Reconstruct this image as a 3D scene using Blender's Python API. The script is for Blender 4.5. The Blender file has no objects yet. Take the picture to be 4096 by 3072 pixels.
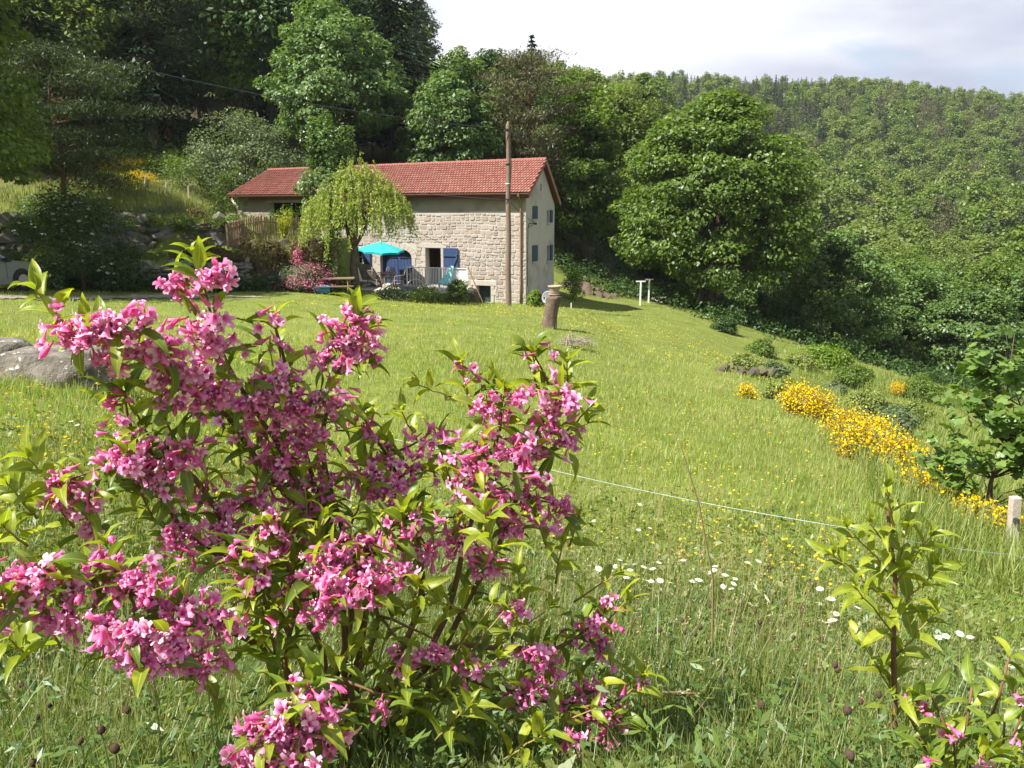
import bpy, bmesh, math, random
import numpy as np
from mathutils import Vector, Matrix, Euler, Quaternion, noise as mnoise

R = math.radians
sc = bpy.context.scene
COL = sc.collection
rng = np.random.default_rng(7)
random.seed(7)

# ------------------------------------------------------------------ camera
EYE = 1.6
FPX = 800.0                       # focal length in pixels of a 1024x768 frame
PITCH = math.atan((384 - 200) / FPX)
cam = bpy.data.cameras.new('camera')
cam.sensor_width = 36.0
cam.lens = 36.0 * FPX / 1024.0
cam.clip_start = 0.05
cam.clip_end = 5000
camo = bpy.data.objects.new('camera', cam)
COL.objects.link(camo)
camo.location = (0, 0, EYE)
camo.rotation_euler = (R(90) - PITCH, 0, 0)
sc.camera = camo

# ------------------------------------------------------------------ light
SUN_EL = R(52)
SH = Vector((-0.90, -0.44)).normalized()
TOSUN = Vector((SH.x * math.cos(SUN_EL), SH.y * math.cos(SUN_EL), math.sin(SUN_EL)))
sun = bpy.data.lights.new('sun', 'SUN')
sun.energy = 4.6
sun.angle = R(0.53)
sun.color = (1.0, 0.95, 0.86)
suno = bpy.data.objects.new('sun', sun)
COL.objects.link(suno)
suno.rotation_euler = TOSUN.to_track_quat('Z', 'Y').to_euler()
suno.location = (-40, -20, 60)

world = bpy.data.worlds.new('World')
sc.world = world
world.use_nodes = True


def build_world():
    nt = world.node_tree
    nt.nodes.clear()
    N = nt.nodes.new
    L = nt.links.new
    out = N('ShaderNodeOutputWorld')
    bg = N('ShaderNodeBackground')
    bg.inputs['Strength'].default_value = 0.05
    sky = N('ShaderNodeTexSky')
    sky.sky_type = 'NISHITA'
    sky.sun_disc = False
    sky.sun_elevation = SUN_EL
    sky.sun_rotation = math.atan2(SH.x, SH.y)
    sky.altitude = 900
    tc = N('ShaderNodeTexCoord')
    mp = N('ShaderNodeMapping')
    mp.inputs['Scale'].default_value = (1.0, 1.0, 2.6)
    mp.inputs['Location'].default_value = (0.35, 0.1, 0.62)
    L(tc.outputs['Generated'], mp.inputs['Vector'])
    n1 = N('ShaderNodeTexNoise')
    n1.inputs['Scale'].default_value = 2.3
    n1.inputs['Detail'].default_value = 7
    n1.inputs['Roughness'].default_value = 0.52
    n1.inputs['Distortion'].default_value = 0.25
    L(mp.outputs[0], n1.inputs['Vector'])
    # how much cloud covers the blue
    cov = N('ShaderNodeValToRGB')
    cov.color_ramp.elements[0].position = 0.38
    cov.color_ramp.elements[1].position = 0.50
    L(n1.outputs['Fac'], cov.inputs[0])
    # shade of the cloud itself, grey undersides and white heads
    n2 = N('ShaderNodeTexNoise')
    n2.inputs['Scale'].default_value = 1.7
    n2.inputs['Detail'].default_value = 5
    n2.inputs['Roughness'].default_value = 0.5
    mp2 = N('ShaderNodeMapping')
    mp2.inputs['Scale'].default_value = (1.0, 1.0, 3.2)
    mp2.inputs['Location'].default_value = (2.1, 0.7, 0.25)
    L(tc.outputs['Generated'], mp2.inputs['Vector'])
    L(mp2.outputs[0], n2.inputs['Vector'])
    tone = N('ShaderNodeValToRGB')
    e = tone.color_ramp.elements
    e[0].position = 0.42
    e[0].color = (3.9, 4.2, 5.4, 1)
    e[1].position = 0.60
    e[1].color = (8.2, 8.3, 8.6, 1)
    L(n2.outputs['Fac'], tone.inputs[0])
    mix = N('ShaderNodeMix')
    mix.data_type = 'RGBA'
    L(cov.outputs['Color'], mix.inputs['Factor'])
    L(sky.outputs[0], mix.inputs[6])
    L(tone.outputs['Color'], mix.inputs[7])
    L(mix.outputs[2], bg.inputs['Color'])
    L(bg.outputs[0], out.inputs['Surface'])


build_world()
vs = sc.view_settings
vs.view_transform = 'Standard'
vs.look = 'None'
vs.exposure = 1.5
vs.gamma = 1.0
vs.use_curve_mapping = False
cy = sc.cycles
cy.max_bounces = 4
cy.diffuse_bounces = 2
cy.glossy_bounces = 2
cy.transmission_bounces = 3
cy.transparent_max_bounces = 4
cy.caustics_reflective = False
cy.caustics_refractive = False
cy.sample_clamp_indirect = 6.0


# ------------------------------------------------------------------ pixels to points
CP, SP = math.cos(PITCH), math.sin(PITCH)


def ray(px, py):
    """direction for a pixel of the 4096x3072 photograph, forward part 1"""
    u = (px / 4 - 512) / FPX
    v = (384 - py / 4) / FPX
    fwd = CP + v * SP
    up = v * CP - SP
    return Vector((u / fwd, 1.0, up / fwd))


def pt(px, py, d):
    r = ray(px, py)
    return Vector((r.x * d, d, EYE + r.z * d))


def ppm(d):
    """photo pixels per metre at distance d"""
    return 4 * FPX / d


# ------------------------------------------------------------------ terrain
def P4(x, y, d):
    return pt(x * 4, y * 4, d)


ctrl = [P4(*c) for c in [
    (512, 768, 2.0), (100, 768, 2.0), (900, 768, 2.1), (512, 660, 3.0), (512, 570, 4.5), (512, 475, 8), (512, 412, 11.5),
    (520, 345, 20), (547, 327, 27), (525, 304, 42), (470, 302, 41),
    (0, 480, 4.6), (50, 388, 7.5), (0, 340, 14), (0, 302, 26), (10, 287, 30), (120, 297, 33), (60, 292, 32.5), (200, 297, 35),
    (200, 340, 18), (230, 420, 9), (350, 297, 38), (330, 340, 19), (420, 300, 39.5), (300, 480, 6.3),
    (750, 375, 24), (650, 330, 36), (640, 301, 52), (600, 312, 43), (700, 480, 8), (690, 420, 13), (850, 560, 5.6),
    (1013, 552, 8), (900, 455, 14), (862, 410, 20), (800, 395, 23), (640, 380, 19), (600, 345, 27),
    (712, 312, 55), (760, 338, 45), (870, 372, 42), (851, 407, 30), (930, 432, 26), (960, 475, 17), (1010, 640, 4.6),
    (1040, 500, 14), (1060, 420, 40), (1040, 400, 70), (900, 362, 80), (760, 320, 90), (640, 292, 75),
    # far side of the valley
    (1024, 300, 160), (1024, 210, 290), (1024, 112, 430), (900, 100, 450), (800, 96, 470), (700, 95, 470), (620, 98, 460),
    (850, 225, 230), (850, 300, 140), (700, 200, 250), (700, 270, 140), (1150, 130, 430), (1150, 300, 150), (1150, 400, 60),
    (1024, 135, 700), (700, 115, 760), (1150, 140, 760),
    # bank and wooded slope on the other side
    (240, 243, 44), (290, 243, 47), (180, 264, 38), (180, 224, 39.6), (130, 264, 37), (120, 224, 38.4), (60, 262, 34), (60, 235, 36.5),
    (187, 205, 45), (225, 176, 56), (250, 165, 60), (0, 235, 36), (100, 190, 47), (100, 150, 60), (100, 60, 100),
    (300, 100, 85), (300, 20, 130), (450, 130, 90), (300, 185, 58), (480, 190, 62), (575, 282, 56), (585, 262, 62), (600, 235, 72),
    (560, 170, 100), (620, 180, 130), (540, 150, 160), (0, 60, 90), (-150, 235, 36), (-150, 60, 90), (100, -60, 160), (450, 105, 160),
    (-150, 300, 24), (-150, 480, 4.8), (640, 145, 220), (262, 296, 36.2), (240, 296, 36), (262, 243, 39.5), (290, 296, 36.6), (300, 243, 40.5),
    (215, 266, 37.2), (300, -20, 260), (0, -100, 260), (600, 115, 330), (500, 105, 330), (640, 110, 700), (450, 90, 700), (0, -60, 700),
]]


def polar(x, y):
    return 1.6 * np.arctan2(x, y), 0.9 * np.log(np.hypot(x, y))


def tps(r2):
    return 0.5 * r2 * np.log(r2 + 1e-12)


_cx = np.array([c.x for c in ctrl]); _cy = np.array([c.y for c in ctrl]); _cz = np.array([c.z for c in ctrl])
_A, _B = polar(_cx, _cy)
_W = np.hypot(_cx, _cy)           # heights grow with distance: interpolate slope angle
_val = (_cz - EYE) / _W
_n = len(ctrl)
_K = tps((_A[:, None] - _A[None]) ** 2 + (_B[:, None] - _B[None]) ** 2) + np.eye(_n) * 2e-4
_Pm = np.stack([np.ones(_n), _A, _B], 1)
_M = np.block([[_K, _Pm], [_Pm.T, np.zeros((3, 3))]])
_sol = np.linalg.solve(_M, np.concatenate([_val, np.zeros(3)]))


def vnoise(x, y, s):
    """cheap smooth value noise for arrays"""
    x = np.asarray(x) * s; y = np.asarray(y) * s
    xi = np.floor(x); yi = np.floor(y)
    fx = x - xi; fy = y - yi
    fx = fx * fx * (3 - 2 * fx); fy = fy * fy * (3 - 2 * fy)

    def h(a, b):
        t = np.sin(a * 127.1 + b * 311.7) * 43758.5453
        return t - np.floor(t)
    return (h(xi, yi) * (1 - fx) + h(xi + 1, yi) * fx) * (1 - fy) + (h(xi, yi + 1) * (1 - fx) + h(xi + 1, yi + 1) * fx) * fy - 0.5


HOUSE = {}


def _raw(a, r):
    A = 1.6 * a; B = 0.9 * np.log(r)
    z = _sol[_n] + _sol[_n + 1] * A + _sol[_n + 2] * B
    for i in range(_n):
        z = z + _sol[i] * tps((A - _A[i]) ** 2 + (B - _B[i]) ** 2)
    return EYE + z * r


def sstep(t):
    t = np.clip(t, 0, 1)
    return t * t * (3 - 2 * t)


_yd = [P4(*c) for c in ((-60, 286, 31.5), (0, 286, 31.8), (50, 289, 32.6), (110, 292.5, 33.8), (200, 292, 35.4), (290, 290, 36.5), (330, 293, 37), (356, 296.5, 37.4), (420, 300, 39.5), (470, 302, 41), (525, 304, 42))]
_yk = np.array([p.x / p.y for p in _yd]); _yz = np.array([p.z for p in _yd]); _yw = np.array([p.y for p in _yd])


def yard_level(x, y):
    """lawn rising evenly from the meadow to the foot of the yard walls"""
    k = x / np.maximum(y, 1.0)
    d0 = 21.0
    za = _raw(np.arctan(k), d0 * np.sqrt(1 + k * k))
    zb = np.interp(k, _yk, _yz); dw = np.interp(k, _yk, _yw)
    t = np.clip((y - d0) / (dw - d0), 0, 1.12)
    return za + (zb - za) * t


LV1 = P4(190, 263, 37.6).z        # terrace between the two dry walls
LV2 = P4(180, 223, 39.6).z        # foot of the grassy bank
LV3 = P4(262, 241, 40.0).z        # yard in front of the garage
XSIDE = -8.9


def wall_line(x):
    return 34.0 + (x + 19.6) * 3.0 / 11.3


def yard_steps(x, y, z):
    """retaining walls: the yard is level up to the wall line, the terraces are level behind it"""
    yb = wall_line(x)
    low = yard_level(x, y)
    on = sstep((x + 26) / 4) * (1 - sstep((x - 2.2) / 2.5))
    front = (y > 21) & (y < yb + 0.4)
    zz = np.where(front, low, z)
    # terraces on the far part
    a = sstep((y - yb - 0.25) / 0.35)
    b = sstep((y - yb - 2.6) / 0.5)
    c = sstep((y - yb - 6.5) / 5)
    t1 = low * (1 - a) + LV1 * a
    t1 = t1 * (1 - b) + LV2 * b
    t1 = t1 * (1 - c) + z * c
    # rock face with the fenced yard above
    a2 = sstep((y - yb - 0.3) / 0.8)
    t2 = low * (1 - a2) + LV3 * a2
    # open part in front of the house
    low3 = np.minimum(low, HC_Z + 0.02 * (y - 36))
    t3 = np.minimum(z, low3)
    k12 = sstep((x + 12.6) / 0.6)
    k23 = sstep((x - XSIDE) / 0.7)
    zz2 = t1 * (1 - k12) + t2 * k12
    zz2 = zz2 * (1 - k23) + t3 * k23
    zz = np.where(y >= yb, zz2, zz)
    far = sstep((y - 52) / 6)
    zz = zz * (1 - far) + z * far
    return z * (1 - on) + zz * on


HC_Z = P4(350, 296, 38).z


def terrain(x, y):
    x = np.atleast_1d(np.asarray(x, float)); y = np.atleast_1d(np.asarray(y, float))
    a = np.arctan2(x, y); r = np.maximum(np.hypot(x, y), 1.3)
    lim = R(46)
    ac = np.clip(a, -lim, lim)
    z = _raw(ac, r)
    over = np.clip((np.abs(a) - lim) / R(80), 0, 1)
    back = np.minimum(0.0 + 0 * r, 0.0) + 0.02 * r
    z = z * (1 - over) + np.clip(back, -5, 8) * over
    r0 = np.hypot(x, y)
    near = np.clip(1 - r0 / 1.3, 0, 1)
    z = z + near * 0.02
    z = yard_steps(x, y, z)
    z = z + vnoise(x, y, 0.45) * 0.05 * np.clip(r0 / 8, 0.2, 1) + vnoise(x + 31, y - 7, 1.6) * 0.03
    far = np.clip((r0 - 45) / 60, 0, 1)
    z = z + far * vnoise(x + 9, y + 5, 0.03) * 5
    if HOUSE:
        # the ground is cut level under the house
        dx = x - HOUSE['C'].x; dy = y - HOUSE['C'].y
        uu = dx * HOUSE['U'].x + dy * HOUSE['U'].y
        vv = dx * HOUSE['V'].x + dy * HOUSE['V'].y
        ins = (uu > 0.15) & (uu < HOUSE['len'] - 0.15) & (vv > 0.15) & (vv < HOUSE['w'] - 0.15)
        z = np.where(ins, HOUSE['C'].z - 0.3 + np.clip((uu - 11) / 3, 0, 1) * 2.2, z)
    return z


def th(x, y):
    return float(terrain(x, y)[0])


def gp(px, d, dz=0.0):
    """ground point seen in photo column px at distance d"""
    zc = d
    for _ in range(3):
        x = (px / 4 - 512) / FPX * zc
        z = th(x, d)
        zc = d * CP - (z - EYE) * SP
    return Vector((x, d, z + dz))


def gpos(px, py, off=0.0, dmin=1.2, dmax=600):
    """where the ray of a photo pixel meets the ground (or a height off above it)"""
    r = ray(px, py)
    t = np.geomspace(dmin, dmax, 700)
    z = EYE + r.z * t
    g = terrain(r.x * t, t) + off
    k = np.nonzero(z <= g)[0]
    if len(k) == 0:
        i = len(t) - 1
    else:
        i = int(k[0])
    d = t[i]
    if i > 0 and len(k):
        a0 = z[i - 1] - g[i - 1]; a1 = z[i] - g[i]
        d = t[i - 1] + (t[i] - t[i - 1]) * a0 / (a0 - a1 + 1e-9)
    return Vector((r.x * d, d, EYE + r.z * d - off))


# ------------------------------------------------------------------ mesh and object helpers
def np_mesh(name, V, F, mats=(), tint=None, smooth=False, mat_idx=None, attr=None):
    """mesh from arrays: V (n,3), F (m,k)"""
    me = bpy.data.meshes.new(name)
    V = np.ascontiguousarray(V, dtype=np.float32); F = np.ascontiguousarray(F, dtype=np.int32)
    m, k = F.shape
    me.vertices.add(len(V)); me.vertices.foreach_set('co', V.ravel())
    me.loops.add(m * k); me.loops.foreach_set('vertex_index', F.ravel())
    me.polygons.add(m)
    me.polygons.foreach_set('loop_start', np.arange(0, m * k, k, dtype=np.int32))
    me.polygons.foreach_set('use_smooth', np.full(m, bool(smooth)))
    for mt in mats:
        me.materials.append(mt)
    if mat_idx is not None:
        me.polygons.foreach_set('material_index', np.ascontiguousarray(mat_idx, dtype=np.int32))
    if tint is not None:
        at = me.attributes.new('tint', 'FLOAT', 'POINT')
        at.data.foreach_set('value', np.ascontiguousarray(tint, dtype=np.float32))
    me.update(calc_edges=True)
    return me


class MB:
    """collects vertices and faces of any size for one mesh"""

    def __init__(s):
        s.v = []; s.f = []; s.m = []

    def add(s, verts, faces, mi=0):
        o = len(s.v)
        s.v.extend([tuple(p) for p in verts])
        s.f.extend([[i + o for i in f] for f in faces])
        s.m.extend([mi] * len(faces))
        return s

    def box(s, c, size, M=None, mi=0, taper=1.0):
        x, y, z = size[0] / 2, size[1] / 2, size[2] / 2
        t = taper
        vs_ = [(-x, -y, -z), (x, -y, -z), (x, y, -z), (-x, y, -z), (-x * t, -y * t, z), (x * t, -y * t, z), (x * t, y * t, z), (-x * t, y * t, z)]
        vs_ = [Vector(p) for p in vs_]
        if M is not None:
            vs_ = [M @ p for p in vs_]
        vs_ = [p + Vector(c) for p in vs_]
        return s.add(vs_, [(0, 3, 2, 1), (4, 5, 6, 7), (0, 1, 5, 4), (1, 2, 6, 5), (2, 3, 7, 6), (3, 0, 4, 7)], mi)

    def bar(s, a, b, w, h, up=Vector((0, 0, 1)), mi=0):
        a = Vector(a); b = Vector(b)
        d = (b - a).normalized()
        x = d.cross(up)
        if x.length < 1e-4:
            x = d.cross(Vector((0, 1, 0)))
        x.normalize(); y = x.cross(d).normalized()
        q = []
        for p in (a, b):
            for sx, sy in ((-1, -1), (1, -1), (1, 1), (-1, 1)):
                q.append(p + x * sx * w / 2 + y * sy * h / 2)
        return s.add(q, [(3, 2, 1, 0), (4, 5, 6, 7), (0, 1, 5, 4), (1, 2, 6, 5), (2, 3, 7, 6), (3, 0, 4, 7)], mi)

    def tube(s, pts, rad, n=6, mi=0, cap=True):
        pts = [Vector(p) for p in pts]
        if not hasattr(rad, '__len__'):
            rad = [rad] * len(pts)
        rings = []
        px = None
        for i, p in enumerate(pts):
            d = (pts[min(i + 1, len(pts) - 1)] - pts[max(i - 1, 0)])
            d = d.normalized() if d.length > 1e-9 else Vector((0, 0, 1))
            if px is None:
                px = d.orthogonal().normalized()
            px = (px - d * px.dot(d))
            px = px.normalized() if px.length > 1e-6 else d.orthogonal().normalized()
            py = d.cross(px)
            rings.append([p + (px * math.cos(2 * math.pi * k / n) + py * math.sin(2 * math.pi * k / n)) * rad[i] for k in range(n)])
        vs_ = [q for r_ in rings for q in r_]
        fs = []
        for i in range(len(pts) - 1):
            for k in range(n):
                a = i * n + k; b = i * n + (k + 1) % n
                fs.append((a, b, b + n, a + n))
        if cap:
            fs.append(tuple(range(n - 1, -1, -1)))
            fs.append(tuple(range((len(pts) - 1) * n, len(pts) * n)))
        return s.add(vs_, fs, mi)

    def lathe(s, prof, c=(0, 0, 0), n=20, mi=0, close=True):
        c = Vector(c)
        vs_ = []
        for r_, z in prof:
            for k in range(n):
                a = 2 * math.pi * k / n
                vs_.append(c + Vector((r_ * math.cos(a), r_ * math.sin(a), z)))
        fs = []
        for i in range(len(prof) - 1):
            for k in range(n):
                a = i * n + k; b = i * n + (k + 1) % n
                fs.append((a, b, b + n, a + n))
        if close:
            fs.append(tuple(range(n - 1, -1, -1)))
            fs.append(tuple(range((len(prof) - 1) * n, len(prof) * n)))
        return s.add(vs_, fs, mi)

    def mesh(s, name, mats, smooth=False):
        me = bpy.data.meshes.new(name)
        me.from_pydata(s.v, [], s.f)
        for m in (mats if isinstance(mats, (list, tuple)) else [mats]):
            me.materials.append(m)
        if len(s.m):
            me.polygons.foreach_set('material_index', np.array(s.m, dtype=np.int32))
        if smooth:
            me.polygons.foreach_set('use_smooth', np.ones(len(me.polygons), dtype=bool))
        me.update()
        return me

    def build(s, name, mats, parent=None, smooth=False, bevel=0):
        o = obj(name, s.mesh(name, mats, smooth), parent)
        if bevel:
            md = o.modifiers.new('bevel', 'BEVEL')
            md.width = bevel; md.segments = 2; md.limit_method = 'ANGLE'
        return o


def obj(name, me, parent=None, mw=None):
    """one object; vertices (or mw) are in world space, also under a parent Empty that stands at its own place"""
    o = bpy.data.objects.new(name, me)
    COL.objects.link(o)
    if mw is not None:
        o.matrix_basis = mw
    if parent is not None:
        o.parent = parent
        top = parent
        M = Matrix.Identity(4)
        chain = []
        while top is not None:
            chain.append(top); top = top.parent
        for q in reversed(chain):
            M = M @ q.matrix_parent_inverse @ q.matrix_basis
        o.matrix_parent_inverse = M.inverted()
    return o


def tag(o, label=None, cat=None, group=None, kind=None):
    if label: o['label'] = label
    if cat: o['category'] = cat
    if group: o['group'] = group
    if kind: o['kind'] = kind
    return o


def thing(name, loc, label, cat, group=None):
    o = bpy.data.objects.new(name, None)
    o.empty_display_size = 0.2
    COL.objects.link(o)
    o.matrix_basis = Matrix.Translation(Vector(loc))
    return tag(o, label, cat, group)


def frame(origin, x, y, z):
    """4x4 with these axes as columns"""
    M = Matrix.Identity(4)
    for i, a in enumerate((x, y, z)):
        for k in range(3):
            M[k][i] = a[k]
    for k in range(3):
        M[k][3] = origin[k]
    return M


def join_pieces(name, protos, items, mats, parent=None, kind='stuff', smooth=False):
    """many small pieces as one mesh. protos: list of (V,F) arrays, items: (proto index, 4x4)"""
    Vs, Fs, T = [], [], []
    off = 0
    for pi, M in items:
        V, F = protos[pi][:2]
        A = np.array(M)[:3]
        Vw = V @ A[:, :3].T + A[:, 3]
        Vs.append(Vw); Fs.append(F + off); off += len(V)
        T.append(np.full(len(V), random.random()))
    me = np_mesh(name, np.concatenate(Vs), np.concatenate(Fs), mats, np.concatenate(T), smooth)
    # further per-vertex value carried by the piece itself
    if len(protos[0]) > 2:
        at = me.attributes.new('along', 'FLOAT', 'POINT')
        at.data.foreach_set('value', np.concatenate([protos[pi][2] for pi, M in items]).astype(np.float32))
    o = obj(name, me, parent)
    if kind:
        o['kind'] = kind
    return o


def proto_mesh(name, p, mats, smooth=False):
    me = np_mesh(name, p[0], p[1], mats, None, smooth)
    if len(p) > 2:
        at = me.attributes.new('along', 'FLOAT', 'POINT')
        at.data.foreach_set('value', p[2].astype(np.float32))
    return me


# ------------------------------------------------------------------ materials
MAT = {}


def newmat(name):
    m = bpy.data.materials.new(name)
    m.use_nodes = True
    m.node_tree.nodes.clear()
    MAT[name] = m
    return m, m.node_tree.nodes.new, m.node_tree.links.new


def ramp(N, cols, pos=None):
    r = N('ShaderNodeValToRGB')
    e = r.color_ramp.elements
    n = len(cols)
    pos = pos or [i / (n - 1) for i in range(n)]
    while len(e) < n:
        e.new(0.5)
    for i in range(n):
        e[i].position = pos[i]
        e[i].color = tuple(cols[i]) + (1,)
    return r


def piece_random(N, L):
    """0..1, different for every object and for every piece of a joined mesh"""
    oi = N('ShaderNodeObjectInfo')
    at = N('ShaderNodeAttribute'); at.attribute_name = 'tint'
    ad = N('ShaderNodeMath'); ad.operation = 'ADD'
    L(oi.outputs['Random'], ad.inputs[0]); L(at.outputs['Fac'], ad.inputs[1])
    fr = N('ShaderNodeMath'); fr.operation = 'FRACT'
    L(ad.outputs[0], fr.inputs[0])
    return fr.outputs[0]


def noise_tex(N, L, scale, detail=4, rough=0.55, vec=None, dist=0.0, coord='Object'):
    t = N('ShaderNodeTexNoise')
    t.inputs['Scale'].default_value = scale
    t.inputs['Detail'].default_value = detail
    t.inputs['Roughness'].default_value = rough
    t.inputs['Distortion'].default_value = dist
    if vec is None:
        g = N('ShaderNodeNewGeometry')
        vec = g.outputs['Position']
    L(vec, t.inputs['Vector'])
    return t.outputs['Fac']


def mixc(N, L, fac, a, b, mode='MIX'):
    m = N('ShaderNodeMix'); m.data_type = 'RGBA'; m.blend_type = mode
    for s, v in ((m.inputs['Factor'], fac), (m.inputs[6], a), (m.inputs[7], b)):
        if hasattr(v, 'is_output'):
            L(v, s)
        elif isinstance(v, (int, float)):
            s.default_value = v
        else:
            s.default_value = tuple(v) + (1,)
    return m.outputs[2]


def surface(name, cols, scale=3.0, rough=0.85, bump=0.0, bscale=None, pos=None, detail=5, piece=None, spec=0.3, metallic=0.0, stains=None, dist=0.0):
    """plain rough surface: noise between colours, optional change per piece, optional stains, fine relief"""
    m, N, L = newmat(name)
    out = N('ShaderNodeOutputMaterial')
    b = N('ShaderNodeBsdfPrincipled')
    b.inputs['Roughness'].default_value = rough
    b.inputs['Specular IOR Level'].default_value = spec
    b.inputs['Metallic'].default_value = metallic
    f = noise_tex(N, L, scale, detail, dist=dist)
    r = ramp(N, cols, pos)
    L(f, r.inputs[0])
    c = r.outputs['Color']
    if piece:
        pr = ramp(N, piece)
        L(piece_random(N, L), pr.inputs[0])
        c = mixc(N, L, 0.55, c, pr.outputs['Color'])
    if stains:
        f2 = noise_tex(N, L, stains[1], 3)
        r2 = ramp(N, [(0, 0, 0), (1, 1, 1)], [stains[2], stains[3]])
        L(f2, r2.inputs[0])
        c = mixc(N, L, r2.outputs['Color'], c, stains[0])
    L(c, b.inputs['Base Color'])
    if bump:
        f3 = noise_tex(N, L, bscale or scale * 4, 5, 0.6)
        bp = N('ShaderNodeBump')
        bp.inputs['Strength'].default_value = bump
        bp.inputs['Distance'].default_value = 0.03
        L(f3, bp.inputs['Height'])
        L(bp.outputs[0], b.inputs['Normal'])
    L(b.outputs[0], out.inputs['Surface'])
    return m


def foliage(name, cols, trans=0.35, gloss=0.06, rough=0.45, patch=None, tcol=1.5, rib=None):
    """leaves: diffuse and translucent, tone changing leaf by leaf and plant by plant"""
    m, N, L = newmat(name)
    out = N('ShaderNodeOutputMaterial')
    r = ramp(N, cols)
    L(piece_random(N, L), r.inputs[0])
    c = r.outputs['Color']
    if patch:
        f = noise_tex(N, L, patch[0], 3)
        rr = ramp(N, [(0, 0, 0), (1, 1, 1)], [0.42, 0.6])
        L(f, rr.inputs[0])
        c = mixc(N, L, rr.outputs['Color'], c, patch[1])
        m_ = c
    if rib:
        # pale midrib and side veins
        at = N('ShaderNodeAttribute'); at.attribute_name = 'along'
        rr = ramp(N, [(0, 0, 0), (1, 1, 1)], [0.88, 0.98]); L(at.outputs['Fac'], rr.inputs[0])
        c = mixc(N, L, rr.outputs['Color'], c, rib)
    d = N('ShaderNodeBsdfDiffuse')
    t = N('ShaderNodeBsdfTranslucent')
    L(c, d.inputs['Color'])
    tc = mixc(N, L, 1.0, c, (tcol * 1.0, tcol * 1.0, tcol * 0.45), 'MULTIPLY')
    L(tc, t.inputs['Color'])
    mx = N('ShaderNodeMixShader'); mx.inputs[0].default_value = trans
    L(d.outputs[0], mx.inputs[1]); L(t.outputs[0], mx.inputs[2])
    g = N('ShaderNodeBsdfGlossy'); g.inputs['Roughness'].default_value = rough
    g.inputs['Color'].default_value = (0.9, 0.95, 1.0, 1)
    mg = N('ShaderNodeMixShader'); mg.inputs[0].default_value = gloss * 0.3
    L(mx.outputs[0], mg.inputs[1]); L(g.outputs[0], mg.inputs[2])
    L(mg.outputs[0], out.inputs['Surface'])
    return m


def simple(name, col, rough=0.6, metallic=0.0, spec=0.4, var=0.12):
    c = np.array(col)
    return surface(name, [tuple(c * (1 - var)), tuple(c), tuple(np.minimum(c * (1 + var), 0.9))], 6.0, rough, 0.0, spec=spec, metallic=metallic)


foliage('leaf_maple', [(0.055, 0.098, 0.014), (0.100, 0.162, 0.020), (0.155, 0.225, 0.028)], 0.4, 0.07)
foliage('leaf_fresh', [(0.095, 0.160, 0.018), (0.140, 0.215, 0.022), (0.180, 0.260, 0.028)], 0.42, 0.05)
foliage('leaf_chestnut', [(0.070, 0.125, 0.030), (0.095, 0.165, 0.040), (0.130, 0.205, 0.052)], 0.35, 0.09)
foliage('leaf_dark', [(0.026, 0.054, 0.012), (0.040, 0.080, 0.017), (0.062, 0.115, 0.024)], 0.3, 0.06)
foliage('leaf_hill', [(0.080, 0.122, 0.032), (0.132, 0.182, 0.042), (0.195, 0.242, 0.056)], 0.4, 0.04)
foliage('leaf_valley', [(0.060, 0.110, 0.024), (0.090, 0.155, 0.032), (0.125, 0.200, 0.042)], 0.35, 0.09)
foliage('leaf_sapling', [(0.085, 0.150, 0.030), (0.125, 0.205, 0.040), (0.175, 0.260, 0.055)], 0.4, 0.1)
foliage('leaf_willow', [(0.190, 0.250, 0.050), (0.255, 0.320, 0.066), (0.325, 0.385, 0.092)], 0.4, 0.06)
foliage('leaf_sallow', [(0.070, 0.105, 0.045), (0.105, 0.145, 0.062), (0.140, 0.180, 0.085)], 0.3, 0.06)
foliage('leaf_forsythia', [(0.260, 0.300, 0.020), (0.360, 0.390, 0.025), (0.420, 0.440, 0.035)], 0.4, 0.04)
foliage('needle_pine', [(0.024, 0.040, 0.014), (0.044, 0.066, 0.022), (0.090, 0.114, 0.042)], 0.2, 0.06)
foliage('needle_brown', [(0.050, 0.056, 0.024), (0.082, 0.084, 0.036), (0.125, 0.118, 0.054)], 0.2, 0.06)
foliage('needle_fir', [(0.014, 0.030, 0.013), (0.022, 0.046, 0.019), (0.034, 0.066, 0.026)], 0.15, 0.05)
foliage('needle_hill', [(0.045, 0.062, 0.032), (0.062, 0.082, 0.040), (0.082, 0.098, 0.048)], 0.2, 0.04)
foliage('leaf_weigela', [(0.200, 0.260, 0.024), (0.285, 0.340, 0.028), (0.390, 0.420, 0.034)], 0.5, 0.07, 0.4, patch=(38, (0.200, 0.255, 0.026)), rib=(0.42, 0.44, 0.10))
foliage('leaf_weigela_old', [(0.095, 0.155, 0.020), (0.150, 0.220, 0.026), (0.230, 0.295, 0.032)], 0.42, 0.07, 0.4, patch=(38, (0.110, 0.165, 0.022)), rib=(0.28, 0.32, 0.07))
foliage('leaf_ground_red', [(0.085, 0.080, 0.024), (0.140, 0.085, 0.040), (0.120, 0.130, 0.035)], 0.3, 0.04)
foliage('leaf_silver', [(0.22, 0.26, 0.20), (0.32, 0.36, 0.30), (0.42, 0.45, 0.40)], 0.25, 0.04)
foliage('petal_white', [(0.62, 0.62, 0.56), (0.72, 0.72, 0.68), (0.8, 0.8, 0.78)], 0.3, 0.03)
foliage('petal_yellow', [(0.62, 0.46, 0.010), (0.70, 0.54, 0.014), (0.76, 0.62, 0.022)], 0.3, 0.03, tcol=1.1)
foliage('petal_broom', [(0.66, 0.42, 0.006), (0.76, 0.53, 0.010), (0.82, 0.62, 0.016)], 0.35, 0.03, tcol=1.1)
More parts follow.
